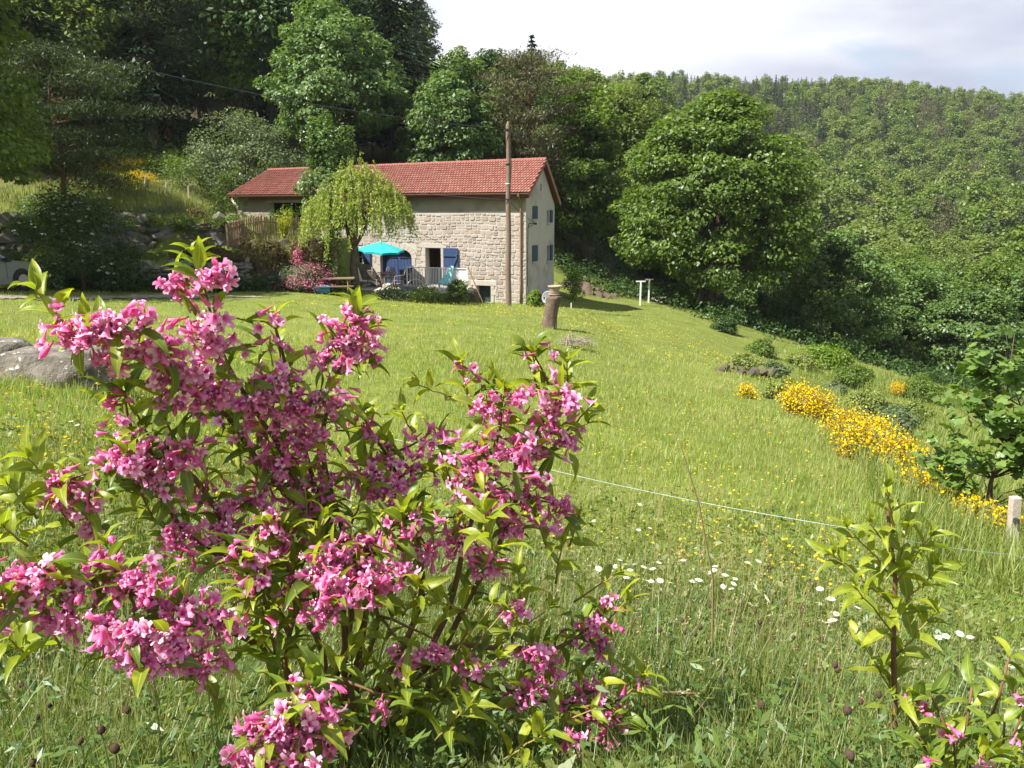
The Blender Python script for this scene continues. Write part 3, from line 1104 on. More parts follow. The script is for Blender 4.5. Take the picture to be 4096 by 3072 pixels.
    while z < zplast - 0.12:
        hcrs = rg.uniform(0.13, 0.28)
        if z + hcrs > zplast: hcrs = zplast - z
        ivs = [[0.0, HLEN - 0.05]]
        for h in hs:
            if h[2] < z + hcrs - 0.06 and h[3] > z + 0.06:
                nx = []
                for a, b in ivs:
                    if h[1] <= a or h[0] >= b: nx.append([a, b])
                    else:
                        if h[0] > a: nx.append([a, h[0]])
                        if h[1] < b: nx.append([h[1], b])
                ivs = nx
        for a, b in ivs:
            u = a
            first = a == 0.0
            while u < b - 0.08:
                w = rg.uniform(0.15, 0.50) * (0.75 + hcrs * 1.1)
                if first:
                    w = 0.62 if quoin % 2 else 0.38
                    first = False
                if b - (u + w) < 0.16: w = b - u
                # two thin stones one above the other now and then
                split = hcrs > 0.26 and rg.random() < 0.2
                for q in range(2 if split else 1):
                    hh = hcrs / (2 if split else 1)
                    zc = z + hh * (q + 0.5) + 0.035 * math.sin(u * 1.3 + z) + rg.uniform(-0.012, 0.012)
                    ww = max(0.05, w - rg.uniform(0.022, 0.055)); hz = max(0.05, hh - rg.uniform(0.022, 0.052))
                    depth = rg.uniform(0.008, 0.034)
                    M = frame(HP(u + w / 2, 0, zc), HU * ww, -HV * depth, ZUP * hz)
                    tilt = Matrix.Rotation(rg.uniform(-0.05, 0.05), 4, 'Y')
                    items.append((rg.randrange(8), M @ tilt, ww * hz / (42 + (u + w / 2) * HU.y) ** 2, u))
                u += w
        z += hcrs; quoin += 1
    # only what stands above the ground and is not behind the bank
    items.sort(key=lambda t: -t[2])
    pm = [proto_mesh('stone', p, [MAT['stone_wall']]) for p in STONES]
    big = [t for t in items if t[3] < 11.5][:300]
    ids = set(id(t) for t in big)
    for t in big:
        obj('stone', pm[t[0]], root, t[1])
    join_pieces('masonry', STONES, [(t[0], t[1]) for t in items if id(t) not in ids], [MAT['stone_wall']], root)
    # quoins showing on the gable side
    z = 0.0; k = 0
    while z < zg - 0.3:
        dz = rg.uniform(0.3, 0.48)
        q = MB()
        wv = 0.42 if k % 2 else 0.26
        q.box(HP(0.10, wv / 2 - 0.01, z + dz / 2), (0.24, wv, dz - 0.02), Matrix((HU, HV, ZUP)).transposed())
        q.build('quoin', MAT['dressed_stone'], root, bevel=0.02)
        z += dz; k += 1
    # ---------------- gable windows and shutters
    for h, openshut in ((w1, False), (w3, False), (w2, True), (w4, True)):
        q = MB(); q.add([gw(h[0], h[2], 0.24), gw(h[1], h[2], 0.24), gw(h[1], h[3], 0.24), gw(h[0], h[3], 0.24)], [(0, 1, 2, 3)])
        w_ = q.build('window', MAT['glass_dark'], root)
        q = MB()
        vm = (h[0] + h[1]) / 2
        for a, b in (((h[0], h[2]), (h[1], h[2])), ((h[0], h[3]), (h[1], h[3])), ((h[0], h[2]), (h[0], h[3])), ((h[1], h[2]), (h[1], h[3])), ((vm, h[2]), (vm, h[3]))):
            q.bar(gw(a[0], a[1], 0.21), gw(b[0], b[1], 0.21), 0.05, 0.05)
        q.build('frame', MAT['paint_blue_faded_shade'], w_)
        q = MB(); q.box(gw((h[0] + h[1]) / 2, h[2] - 0.05, -0.02), (0.16, h[1] - h[0] + 0.2, 0.08), Matrix((HU, HV, ZUP)).transposed())
        q.build('sill', MAT['dressed_stone'], w_)
        hw = h[1] - h[0]
        if openshut:
            # one leaf folded flat against the wall beside the window
            q = MB()
            q.box(gw(h[1] + hw * 0.5 + 0.04, (h[2] + h[3]) / 2, -0.05), (0.05, hw * 0.9, h[3] - h[2] + 0.05), Matrix((HU, HV, ZUP)).transposed())
            q.build('shutter', MAT['paint_blue'], root)
        else:
            # leaf standing half open
            hinge = gw(h[0], 0, 0) - ZUP * 0
            d = (HV * 0.965 - HU * 0.20).normalized()
            q = MB()
            c = gw(h[0], (h[2] + h[3]) / 2, -0.02) + d * hw * 0.48
            nrm = d.cross(ZUP)
            q.box(c, (hw * 0.95, 0.04, h[3] - h[2]), Matrix((d, nrm, ZUP)).transposed())
            for zz in (h[2] + 0.25, h[3] - 0.25):
                q.box(Vector((c.x, c.y, HC.z + zz)) - nrm * 0.0, (hw * 0.8, 0.07, 0.08), Matrix((d, nrm, ZUP)).transposed())
            q.build('shutter', MAT['paint_blue_faded_shade'], root)
    # ---------------- roof
    eR = HP(ue, -0.42, ze); eL = HP(HLEN + 0.3, -0.42, ze_l)
    rR = HP(ue, ridge_v, zr); rL = HP(HLEN - 0.45, ridge_v, zr_l)
    bR = HP(ue, HW + 0.35, zeb); bL = HP(HLEN - 1.2, HW + 0.35, zeb)
    roof = MB()
    n_ = (rR - eR).cross(eL - eR).normalized()
    if n_.z < 0: n_ = -n_
    nb = (bR - rR).cross(rL - rR).normalized()
    if nb.z < 0: nb = -nb
    lift = 0.03
    roof.add([eR, eL, rL, rR, eR - n_ * 0.09, eL - n_ * 0.09, rL - n_ * 0.09, rR - n_ * 0.09], [(0, 1, 2, 3), (7, 6, 5, 4), (0, 4, 5, 1), (1, 5, 6, 2), (3, 7, 4, 0)])
    roof.add([rR, rL, bL, bR, rR - nb * 0.09, rL - nb * 0.09, bL - nb * 0.09, bR - nb * 0.09], [(0, 1, 2, 3), (7, 6, 5, 4), (1, 5, 6, 2), (2, 6, 7, 3), (3, 7, 4, 0)])
    ro = roof.build('roof', MAT['fascia_red'], root)
    ncol, nrow = 112, 14
    tv = []
    prof = [(-0.5, 0.0), (-0.2, 0.012), (0.2, 0.022), (0.38, 0.03), (0.5, 0.006)]
    for yy, lift_ in ((-0.5, 0.034), (0.75, 0.006)):
        for x, zz in prof:
            tv.append([x, yy, zz + lift_])
    for x, zz in prof:
        tv.append([x, -0.5, zz + 0.034 - 0.026])
    tf = []
    for k in range(4):
        tf.append([k, k + 1, k + 6, k + 5]); tf.append([10 + k, 11 + k, k + 1, k])
    tf.append([0, 5, 5, 10]); tf = tf[:-1]
    tile = (np.array(tv), np.array(tf))
    tmesh = proto_mesh('tile', tile, [MAT['roof_tile']])
    titems = []
    for r_ in range(nrow):
        off = 0.5 if r_ % 2 else 0.0
        for c in range(ncol + 1):
            s = (c + off) / ncol
            if s > 1.0: continue
            t = (r_ + 0.5) / nrow
            p = (eR.lerp(eL, s)).lerp(rR.lerp(rL, s), t)
            x = (eR.lerp(rR, t) - eL.lerp(rL, t)) / ncol
            y = (rR.lerp(rL, s) - eR.lerp(eL, s)) / nrow
            xn = x.normalized()
            y = y - xn * y.dot(xn)
            nl = xn.cross(y).normalized()
            p = p + nl * (lift + rg.uniform(-0.003, 0.004)) - y * 0.12
            titems.append((0, frame(p, x * 0.985, y, nl * 1.35), s * HLEN))
    titems.sort(key=lambda t: t[2])
    for t in titems[:300]:
        obj('tile', tmesh, ro, t[1])
    join_pieces('tiling', [tile], [(t[0], t[1]) for t in titems[300:]], [MAT['roof_tile']], ro)
    q = MB()
    nseg = 44
    for i in range(nseg):
        a = rR.lerp(rL, i / nseg) + ZUP * 0.03; b = rR.lerp(rL, (i + 1.12) / nseg) + ZUP * 0.045
        prof2 = [(-0.15, -0.07), (-0.09, 0.03), (0, 0.065), (0.09, 0.03), (0.15, -0.07)]
        A = [a + HV * x + ZUP * z_ for x, z_ in prof2]; B = [b + HV * x + ZUP * z_ for x, z_ in prof2]
        q.add(A + B, [(k, k + 1, k + 6, k + 5) for k in range(4)] + [(5, 6, 7, 8, 9), (0, 1, 2, 3, 4)])
    q.build('ridge_cap', MAT['roof_tile'], ro)['kind'] = 'stuff'
    # verge boards on the gable, fascia, gutter and downpipe
    q = MB(); q.bar(eR + HU * 0.01 - ZUP * 0.09, rR + HU * 0.01 - ZUP * 0.09, 0.04, 0.22); q.build('verge_board', MAT['roof_tile'], ro)
    q = MB(); q.bar(rR + HU * 0.01 - ZUP * 0.09, bR + HU * 0.01 - ZUP * 0.09, 0.04, 0.22); q.build('verge_board', MAT['gutter_brown'], ro)
    q = MB(); q.bar(eL + HV * 0.06 - ZUP * 0.14, eR + HV * 0.06 - ZUP * 0.14, 0.03, 0.24); q.build('fascia', MAT['fascia_red'], ro)
    q = MB()
    q.add([eR + HV * 0.06 - ZUP * 0.2, eL + HV * 0.06 - ZUP * 0.2, HP(HLEN + 0.3, 0.0, ze_l - 0.1), HP(ue, 0.0, ze - 0.1)], [(0, 1, 2, 3)])
    q.build('soffit', MAT['fascia_red'], ro)
    q = MB()
    ng = 8
    A, B = [], []
    for k in range(ng + 1):
        t = math.pi * k / ng
        o_ = HV * (-math.cos(t) * 0.065 - 0.05) - ZUP * (math.sin(t) * 0.07 + 0.0)
        A.append(eR + o_); B.append(eL + o_)
    q.add(A + B, [(k, k + 1, k + ng + 2, k + ng + 1) for k in range(ng)])
    q.build('gutter', MAT['gutter_brown'], root)
    up, zp = front_uz(2086, 790, -0.08)
    q = MB()
    q.tube([HP(0.25, -0.48, ze - 0.06), HP(0.25, -0.44, ze - 0.16), HP(0.25, -0.12, ze - 0.42), HP(0.25, -0.08, ze - 0.6), HP(0.25, -0.08, 1.0), HP(0.25, -0.08, -0.1)], 0.055, 8)
    dp = q.build('downpipe', MAT['gutter_brown'], root, True)
    for zz in (1.0, 2.9, 4.6):
        q = MB(); q.lathe([(0.062, -0.02), (0.066, 0), (0.062, 0.02)], HP(0.25, -0.08, zz), 10); q.build('clamp', MAT['gutter_brown'], dp)
    # bracket and cable run on the gable
    bv, bz = gable_vz(2117, 893)
    q = MB()
    q.bar(gw(bv, bz, 0), gw(bv, bz, -0.32), 0.04, 0.04); q.box(gw(bv, bz - 0.02, -0.34), (0.14, 0.1, 0.1))
    q.bar(gw(bv, bz - 0.22, 0), gw(bv, bz - 0.02, -0.26), 0.025, 0.025)
    q.build('cable_bracket', MAT['iron'], root)
    q = MB(); q.tube([gw(bv - 0.05, bz, -0.03), gw(bv - 0.3, bz - 0.25, -0.03), gw(bv - 0.33, bz - 1.5, -0.03), gw(bv - 0.35, 0.9, -0.03)], 0.018, 5)
    q.build('cable_run', MAT['cable_black'], root)
    return dict(door=door, arch=arch, ze=ze, zr=zr, bracket=gw(bv, bz, -0.3))


HINFO = build_house()
print('HOUSE', {k: (v if not isinstance(v, Vector) else tuple(v)) for k, v in HINFO.items()}, 'ZT', ZT, 'C', tuple(HC))

# ------------------------------------------------------------------ leaves and crowns
def unit(a):
    return a / np.maximum(np.linalg.norm(a, axis=-1, keepdims=True), 1e-9)


def leaf_quads(P, Nn, T, size, aspect=0.6, fold=0.0):
    """rhombic leaf faces at P with normals Nn and tip directions T"""
    T = unit(T - Nn * (T * Nn).sum(-1, keepdims=True))
    B = np.cross(Nn, T)
    s = np.asarray(size).reshape(-1, 1)
    a = P - T * s * 0.5
    b = P + B * s * aspect * 0.5 + T * s * 0.05 + Nn * s * fold
    c = P + T * s * 0.5
    d = P - B * s * aspect * 0.5 + T * s * 0.05 + Nn * s * fold
    V = np.stack([a, b, c, d], 1).reshape(-1, 3)
    F = np.arange(len(V)).reshape(-1, 4)
    return V, F


def tints(n, rg, k=4):
    return np.repeat(rg.random(n), k)


def rand_dir(n, rg):
    return unit(rg.normal(size=(n, 3)))


def clump_leaves(C, Rd, per, size, rg, flat=0.65, up=0.55, droop=0.3, center=None, shell=0.5):
    """leaves in the outer part of every clump, most of them tilted up and outwards"""
    n = len(C)
    idx = np.repeat(np.arange(n), per)
    d = rand_dir(len(idx), rg)
    rad = (shell + (1 - shell) * rg.random(len(idx)) ** 0.5)[:, None]
    off = d * rad * Rd[idx][:, None]
    off[:, 2] *= flat
    P = C[idx] + off
    out = d.copy()
    if center is not None:
        out = unit(d * 0.6 + unit(C - center)[idx] * 0.6)
    Nn = unit(out * 0.6 + np.array([0, 0, up]) + rg.normal(size=d.shape) * 0.45)
    T = out + np.array([0, 0, -droop]) + rg.normal(size=d.shape) * 0.6
    sz = size * rg.uniform(0.6, 1.25, len(idx))
    return leaf_quads(P, Nn, T, sz)


def trunk_mesh(name, pts, rads, limbs, mat, n=8):
    mb = MB()
    mb.tube(pts, rads, n)
    for lp, lr in limbs:
        mb.tube(lp, lr, 5)
    return mb.mesh(name, mat, True)


def bent(a, b, rg, k=5, wob=0.12, sag=0.0):
    a = np.array(a); b = np.array(b)
    L_ = np.linalg.norm(b - a)
    out = []
    w = rg.normal(size=(k, 3)) * wob * L_ * 0.3
    for i in range(k):
        t = i / (k - 1)
        p = a + (b - a) * t + w[i] * math.sin(math.pi * t) + np.array([0, 0, -sag * L_ * math.sin(math.pi * t)])
        out.append(Vector(p))
    return out


def broadleaf(seed, h, w, base=0.25, nclump=90, per=120, leaf=0.28, clump=None, shape=1.0, lobes=0.25, flat=0.65, trunk=None, stems=1, up=0.55, shell=0.5):
    """crown and trunk data for one broadleaf tree standing at the origin: height h, crown width w"""
    rg = np.random.default_rng(seed)
    zc0 = h * base
    hz = (h - zc0) / 2
    cz = zc0 + hz
    rx = w / 2
    clump = clump or w * 0.13
    d = rand_dir(nclump * 3, rg)
    d = d[d[:, 2] > -0.85][:nclump]
    n = len(d)
    rad = 0.40 + 0.60 * rg.random(n) ** 0.42
    lob = 1 + lobes * np.sin(d[:, 0] * 5 + seed) * np.cos(d[:, 1] * 4 + seed * 2) + lobes * 0.5 * np.sin(d[:, 2] * 7 + seed)
    egg = 1 - 0.28 * shape * d[:, 2]                      # fuller below than above
    C = np.stack([d[:, 0] * rx * rad * lob * egg, d[:, 1] * rx * rad * lob * egg, cz + d[:, 2] * hz * rad * (1 + 0.1 * (lob - 1))], 1)
    sc_ = np.clip(1.0 - 0.15 * rg.normal(size=n), 0.6, 1.4) * clump
    C = C - np.array([0, 0, 0])
    C[:, :2] *= (1 - clump / w)
    cen = np.array([0, 0, cz - hz * 0.2])
    V, F = clump_leaves(C, sc_, per, leaf, rg, flat, up, center=cen, shell=shell)
    T = tints(len(F), rg)
    T = np.clip(T * 0.7 + np.repeat(np.repeat(rg.random(n), per), 4) * 0.3, 0, 1)
    tr = trunk or max(0.12, h * 0.018)
    limbs = []
    tops = []
    for s in range(stems):
        ox = rg.uniform(-0.4, 0.4, 2) * (stems > 1) * w * 0.06
        lean = rg.uniform(-0.05, 0.05, 2) * h + ox * 3
        p0 = Vector((ox[0], ox[1], -0.4)); p1 = Vector((lean[0], lean[1], cz + hz * 0.45))
        tops.append((bent(p0, p1, rg, 7, 0.06), [tr * (1.25 if i == 0 else 1) * (1 - 0.8 * i / 6) for i in range(7)]))
    pick = rg.permutation(n)[:max(8, n // 6)]
    for i in pick:
        tp = tops[i % stems][0]
        k = rg.integers(2, 6)
        a = tp[k]
        if a.z > C[i][2]: a = tp[2]
        limbs.append((bent(a, C[i], rg, 5, 0.15), [tr * 0.38, tr * 0.3, tr * 0.2, tr * 0.12, tr * 0.04]))
    return dict(V=V, F=F, T=T, trunk=tops, limbs=limbs)


def conifer(seed, h, w, base=0.1, whorls=26, per=9, spray=26, leaf=0.5, droop=0.25, aspect=0.28, irregular=0.15, top=0.98):
    """spire of whorled, drooping branches set with needle sprays"""
    rg = np.random.default_rng(seed)
    Ps, Ts, Ns = [], [], []
    limbs = []
    for k in range(whorls):
        t = k / (whorls - 1)
        z = h * (base + (top - base) * t)
        ln = (w / 2) * (1 - t) ** 0.85 * (1 + irregular * rg.normal()) + 0.12
        for b in range(per):
            a = 2 * math.pi * (b + rg.random()) / per
            L_ = ln * rg.uniform(0.65, 1.1)
            dirv = np.array([math.cos(a), math.sin(a), 0])
            m = max(5, int(spray * L_ / (w / 2)))
            u = rg.random(m) ** 0.7
            side = rg.normal(size=m) * L_ * 0.14 * (1 - u * 0.5)
            perp = np.array([-dirv[1], dirv[0], 0])
            P = dirv * (u * L_)[:, None] + perp * side[:, None]
            P[:, 2] += z - droop * L_ * u ** 1.4 + 0.12 * L_ * (u > 0.85) + rg.normal(size=m) * 0.05 * L_
            Ps.append(P)
            Ts.append(dirv + perp * (np.sign(side) * 0.6)[:, None] + rg.normal(size=(m, 3)) * 0.25 + np.array([0, 0, -0.25]))
            Ns.append(np.array([0, 0, 1.0]) + dirv * 0.3 + rg.normal(size=(m, 3)) * 0.4)
            if b % 3 == 0:
                limbs.append(([Vector((0, 0, z)), Vector(dirv * L_ * 0.5 + np.array([0, 0, z - droop * L_ * 0.35])), Vector(dirv * L_ * 0.95 + np.array([0, 0, z - droop * L_]))], [h * 0.004, h * 0.003, h * 0.001]))
    P = np.concatenate(Ps); T_ = unit(np.concatenate(Ts)); Nn = unit(np.concatenate(Ns))
    V, F = leaf_quads(P, Nn, T_, leaf * rg.uniform(0.6, 1.3, len(P)), aspect)
    tr = h * 0.014
    trunk = [([Vector((0, 0, -0.4)), Vector((0, 0, h * 0.5)), Vector((0, 0, h * 0.985))], [tr * 1.2, tr * 0.6, tr * 0.08])]
    return dict(V=V, F=F, T=tints(len(F), rg), trunk=trunk, limbs=limbs)


def scots_pine(seed, h, w, base=0.3, nplate=34, per=260, leaf=0.28, lean=0.0):
    """open crown of flat plates of needle tufts on reaching limbs"""
    rg = np.random.default_rng(seed)
    C, limbs = [], []
    tr = h * 0.016
    tp = bent((0, 0, -0.4), (lean, 0, h * 0.97), rg, 8, 0.04)
    Ps, Ns, Ts = [], [], []
    for i in range(nplate):
        t = (i + rg.random()) / nplate
        z = h * (base + (0.97 - base) * t)
        k = min(7, int(z / h * 7.2))
        a = 2.399 * i + rg.normal() * 0.4
        ln = w / 2 * (0.45 + 0.6 * math.sin(math.pi * min(1, 0.28 + 0.72 * (1 - t)))) * rg.uniform(0.65, 1.1) * (1.0 if t < 0.75 else 1.6 * (1.02 - t) / 0.4 + 0.1)
        e = np.array([math.cos(a) * ln, math.sin(a) * ln, z + rg.uniform(-0.02, 0.05) * h])
        limbs.append((bent(tp[k], e, rg, 5, 0.14, 0.03), [tr * 0.32, tr * 0.25, tr * 0.17, tr * 0.1, tr * 0.03]))
        m = int(per * rg.uniform(0.7, 1.2))
        rr = w * 0.125 * rg.uniform(0.75, 1.25)
        cp = np.array(tp[k]) + (e - np.array(tp[k])) * 0.75
        q = rg.normal(size=(m, 3)) * np.array([rr * 0.8, rr * 0.8, rr * 0.12])
        along = (e - np.array(tp[k])) * (rg.random(m)[:, None] * 0.55 - 0.25)
        Ps.append(cp + q + along)
        Ts.append(np.array([0, 0, 0.5]) + rg.normal(size=(m, 3)) * 0.7 + unit(e[None])[0] * 0.3)
        Ns.append(rg.normal(size=(m, 3)) + np.array([0, 0, 0.3]))
    P = np.concatenate(Ps)
    V, F = leaf_quads(P, unit(np.concatenate(Ns)), unit(np.concatenate(Ts)), leaf * rg.uniform(0.6, 1.3, len(P)), 0.2 if per > 200 else 0.3)
    return dict(V=V, F=F, T=tints(len(F), rg), trunk=[(tp, [tr * (1.2 - i / 7.5) for i in range(8)])], limbs=limbs)


def tree_obj(data, name, loc, label, leafmat, barkmat, cat='tree', group=None, rotz=0.0, crown='crown'):
    root = thing(name, loc, label, cat, group)
    M = Matrix.Translation(Vector(loc)) @ Matrix.Rotation(rotz, 4, 'Z')
    mb = MB()
    for p, r_ in data['trunk']:
        mb.tube(p, r_, 9)
    for p, r_ in data['limbs']:
        mb.tube(p, r_, 5)
    obj('trunk', mb.mesh('trunk', MAT[barkmat], True), root, M)
    obj(crown, np_mesh(crown, data['V'], data['F'], [MAT[leafmat]], data['T']), root, M)
    return root


def whole_tree_mesh(data, leafmat, barkmat):
    """trunk and crown in one mesh, for trees too far away to show their parts"""
    mb = MB()
    for p, r_ in data['trunk']:
        mb.tube(p, r_, 5, cap=False)
    tv = np.array(mb.v); tf = np.array(mb.f)
    V = np.concatenate([data['V'], tv]); F = np.concatenate([data['F'], tf + len(data['V'])])
    T = np.concatenate([data['T'], np.full(len(tv), 0.5)])
    mi = np.concatenate([np.zeros(len(data['F'])), np.ones(len(tf))])
    return np_mesh('tree', V, F, [MAT[leafmat], MAT[barkmat]], T, False, mi)


def at_ground(px, d):
    """ground point under photo column px at distance d"""
    return gp(px, d)


def hgt(px, ytop, d):
    """height above ground of the photo row ytop at this place"""
    b = at_ground(px, d)
    return pt(px, ytop, d).z - b.z


def wid(x0, x1, d):
    return (x1 - x0) / ppm(d)


# ------------------------------------------------------------------ trees one can tell apart
def near_trees():
    # big round maple by the clothes posts
    d = 55
    b = at_ground(2830, d)
    t = broadleaf(11, hgt(2830, 372, d), wid(2420, 3190, d), 0.06, 340, 190, 0.30, clump=1.15, lobes=0.07, shape=1.0, flat=0.5, trunk=0.26, stems=3, shell=0.55)
    tree_obj(t, 'maple_tree', b, 'big round green maple standing at the edge of the lawn right of the farmhouse', 'leaf_maple', 'bark')
    t = broadleaf(12, 16, 10.5, 0.14, 210, 190, 0.24, clump=1.05, lobes=0.2, flat=0.5)
    tree_obj(t, 'maple_tree', at_ground(-330, 31), 'tall leafy tree cut off by the left edge of the picture above the car', 'leaf_maple', 'bark')
    d = 41
    t = scots_pine(13, hgt(265, 150, d), wid(60, 700, d), 0.26, 34, 1100, 0.24)
    tree_obj(t, 'scots_pine', at_ground(262, d), 'dark pine with wide flat branches above the white flowering shrub', 'needle_pine', 'bark_pine')
    d = 62
    t = scots_pine(14, hgt(680, -160, d), wid(500, 930, d), 0.30, 32, 900, 0.30)
    tree_obj(t, 'scots_pine', at_ground(690, d), 'tall pine with reddish trunk on the bank, cut off by the top of the picture', 'needle_pine', 'bark_pine')
    d = 64
    t = broadleaf(15, hgt(960, -90, d), wid(840, 1080, d), 0.25, 120, 130, 0.28, clump=0.8, lobes=0.3)
    tree_obj(t, 'lime_tree', at_ground(960, d), 'slender yellow-green tree between the tall pine and the pale round tree', 'leaf_fresh', 'bark')
    d = 60
    t = broadleaf(16, hgt(1340, 20, d), wid(1095, 1610, d), 0.22, 200, 170, 0.30, clump=1.0, lobes=0.18, flat=0.55, shell=0.55)
    tree_obj(t, 'chestnut_tree', at_ground(1345, d), 'pale green rounded tree above the left half of the farmhouse roof', 'leaf_chestnut', 'bark')
    d = 67
    t = conifer(17, hgt(1540, -330, d), wid(1290, 1800, d), 0.12, 34, 11, 46, 0.62, 0.25, 0.35)
    tree_obj(t, 'fir_tree', at_ground(1560, d), 'tall dark fir standing black against the white sky', 'needle_fir', 'bark')
    d = 59
    t = broadleaf(18, hgt(1790, 300, d), wid(1580, 1960, d), 0.2, 130, 150, 0.30, clump=0.95, lobes=0.25, flat=0.55, stems=2)
    tree_obj(t, 'maple_tree', at_ground(1790, d), 'light green maple just behind the farmhouse ridge left of the utility pole', 'leaf_chestnut', 'bark')
    d = 61
    t = scots_pine(19, hgt(2110, 170, d), wid(1930, 2290, d), 0.18, 46, 560, 0.30)
    tree_obj(t, 'scots_pine', at_ground(2110, d), 'brownish pine rising behind the utility pole', 'needle_brown', 'bark_pine')
    d = 82
    t = conifer(20, hgt(2125, 135, d), wid(1980, 2290, d), 0.15, 30, 9, 30, 0.6, 0.2, 0.3)
    tree_obj(t, 'spruce_tree', at_ground(2125, d), 'pointed spruce whose tip stands above the brownish pine', 'needle_fir', 'bark')
    d = 63
    t = broadleaf(21, hgt(2330, 320, d), wid(2190, 2520, d), 0.06, 150, 150, 0.32, clump=1.0, lobes=0.2, flat=0.5)
    tree_obj(t, 'beech_tree', at_ground(2330, d), 'dark beech in the shade between the gable and the big round maple', 'leaf_maple', 'bark')
    d = 72
    t = broadleaf(22, hgt(2460, 300, d), wid(2330, 2640, d), 0.1, 120, 140, 0.34, clump=1.1)
    tree_obj(t, 'beech_tree', at_ground(2470, d), 'light beech half hidden behind the big round maple', 'leaf_hill', 'bark')
    for k, (px, d, top, x0, x1, mat, lab) in enumerate((
            (1835, 88, 205, 1700, 1990, 'leaf_maple', 'beech with wispy top on the skyline right of the tall dark fir'),
            (1965, 92, 195, 1840, 2080, 'leaf_dark', 'dark beech on the skyline between the fir and the pointed spruce'),
            (2020, 74, 330, 1900, 2150, 'leaf_maple', 'beech filling the slope behind the top of the utility pole'),
            (2240, 84, 265, 2120, 2370, 'leaf_maple', 'beech on the skyline just right of the brownish pine'),
            (2350, 96, 285, 2220, 2490, 'leaf_hill', 'lighter beech where the wood meets the far ridge'),
            (2230, 68, 480, 2130, 2340, 'leaf_maple', 'beech low behind the gable peak of the farmhouse'),
            (1690, 90, 330, 1600, 1800, 'leaf_dark', 'dark leafy tree at the foot of the tall dark fir'),
            (2560, 110, 300, 2440, 2700, 'leaf_hill', 'light beech showing above the left shoulder of the big round maple'),
            (1480, 76, 250, 1360, 1600, 'leaf_dark', 'dark tree between the pale round tree and the fir'),
            (760, 78, 40, 600, 900, 'leaf_maple', 'broad green tree high on the bank behind the reddish pine'),
            (420, 66, 60, 250, 600, 'leaf_maple', 'broad green tree high on the bank behind the dark pine'),
            (1130, 84, -60, 1000, 1260, 'leaf_dark', 'dark tree filling the gap left of the pale round tree'))):
        t = broadleaf(130 + k, hgt(px, top, d), wid(x0, x1, d), 0.05, 120, 130, 0.36, clump=1.05, lobes=0.22, flat=0.55)
        tree_obj(t, 'beech_tree', at_ground(px, d), lab, mat, 'bark')
    # trees in the dip right of the meadow
    for k, (px, d, top, x0, x1, lab) in enumerate((
            (3330, 58, 935, 3110, 3560, 'blue-green maple with low round crown just right of the big maple'),
            (3590, 64, 1040, 3380, 3800, 'second blue-green maple in the dip right of the meadow'),
            (3860, 60, 1150, 3640, 4090, 'broad bushy tree in the dip behind the young maple sapling'),
            (4130, 66, 1010, 3930, 4330, 'bushy tree cut off by the right edge of the picture in the dip'),
            (3060, 66, 820, 2900, 3230, 'shaded tree directly behind the right side of the big round maple'))):
        t = broadleaf(30 + k, hgt(px, top, d), wid(x0, x1, d), 0.05, 130, 170, 0.27, clump=0.95, lobes=0.18, flat=0.55, shell=0.55)
        tree_obj(t, 'maple_tree', at_ground(px, d), lab, 'leaf_valley', 'bark')
    # grey-green sallow bush on the bank above the garage
    d = 53
    t = broadleaf(40, hgt(1000, 455, d), wid(780, 1215, d), 0.0, 110, 170, 0.16, clump=0.75, lobes=0.2, stems=4, trunk=0.08, flat=0.8)
    tree_obj(t, 'sallow_bush', at_ground(1000, d), 'grey-green rounded bush on the bank above the garage roof', 'leaf_sallow', 'bark', 'bush')
    # upright tree behind the willow
    d = 39.0
    t = broadleaf(41, hgt(1325, 470, d) * 1.03, wid(1215, 1430, d), 0.10, 120, 130, 0.16, clump=0.40, lobes=0.55, shape=1.2, flat=1.0)
    tree_obj(t, 'birch_tree', at_ground(1325, d), 'slim upright tree with small leaves just behind the weeping willow', 'leaf_chestnut', 'bark_pale')
    # shrub at the meadow edge
    d = 40
    t = broadleaf(42, hgt(3290, 1395, d), wid(3190, 3390, d), 0.0, 40, 130, 0.16, clump=0.5, trunk=0.05, stems=3)
    tree_obj(t, 'round_shrub', at_ground(3290, d), 'light green rounded shrub at the dark edge of the wood below the big maple', 'leaf_fresh', 'bark', 'shrub')
    # bushes round the house
    for k, (px, d, top, x0, x1, mat, lab) in enumerate((
            (1160, 46.2, 830, 1075, 1240, 'leaf_maple', 'dark bush at the foot of the bank left of the garage'),
            (905, 44, 690, 830, 985, 'leaf_maple', 'leafy bush on the bank left of the garage roof'),
            (640, 42.5, 850, 560, 740, 'leaf_sallow', 'low bush on top of the boulder wall'),
            (170, 38.5, 800, 20, 330, 'leaf_dark', 'dark bush behind the parked car on the bank'),
            (470, 45, 700, 350, 580, 'leaf_maple', 'green bush on the bank behind the white flowering shrub'),
            (730, 51, 620, 640, 830, 'leaf_maple', 'bush in the shade on the upper bank below the reddish pine'),
            (2290, 47.5, 1085, 2235, 2330, 'leaf_fresh', 'small leafy sapling just right of the gable foot'),
            (2140, 41.6, 1165, 2110, 2175, 'leaf_fresh', 'low leafy plant at the foot of the gable corner'),
            (1560, 37.6, 1162, 1490, 1640, 'leaf_sallow', 'grey-green herb clump along the terrace edge beside the willow'),
            (1700, 37.9, 1160, 1620, 1790, 'leaf_maple', 'dark herb clump along the terrace edge below the white railing'),
            (1830, 38.1, 1120, 1785, 1880, 'leaf_maple', 'young leafy shrub below the railing beside the cellar door'),
            (2740, 56, 1150, 2690, 2790, 'leaf_fresh', 'small bush by the log pile under the big round maple'))):
        t = broadleaf(50 + k, hgt(px, top, d), wid(x0, x1, d), 0.0, 34, 90, 0.10, clump=max(0.18, wid(x0, x1, d) * 0.2), trunk=0.03, stems=3, flat=0.8)
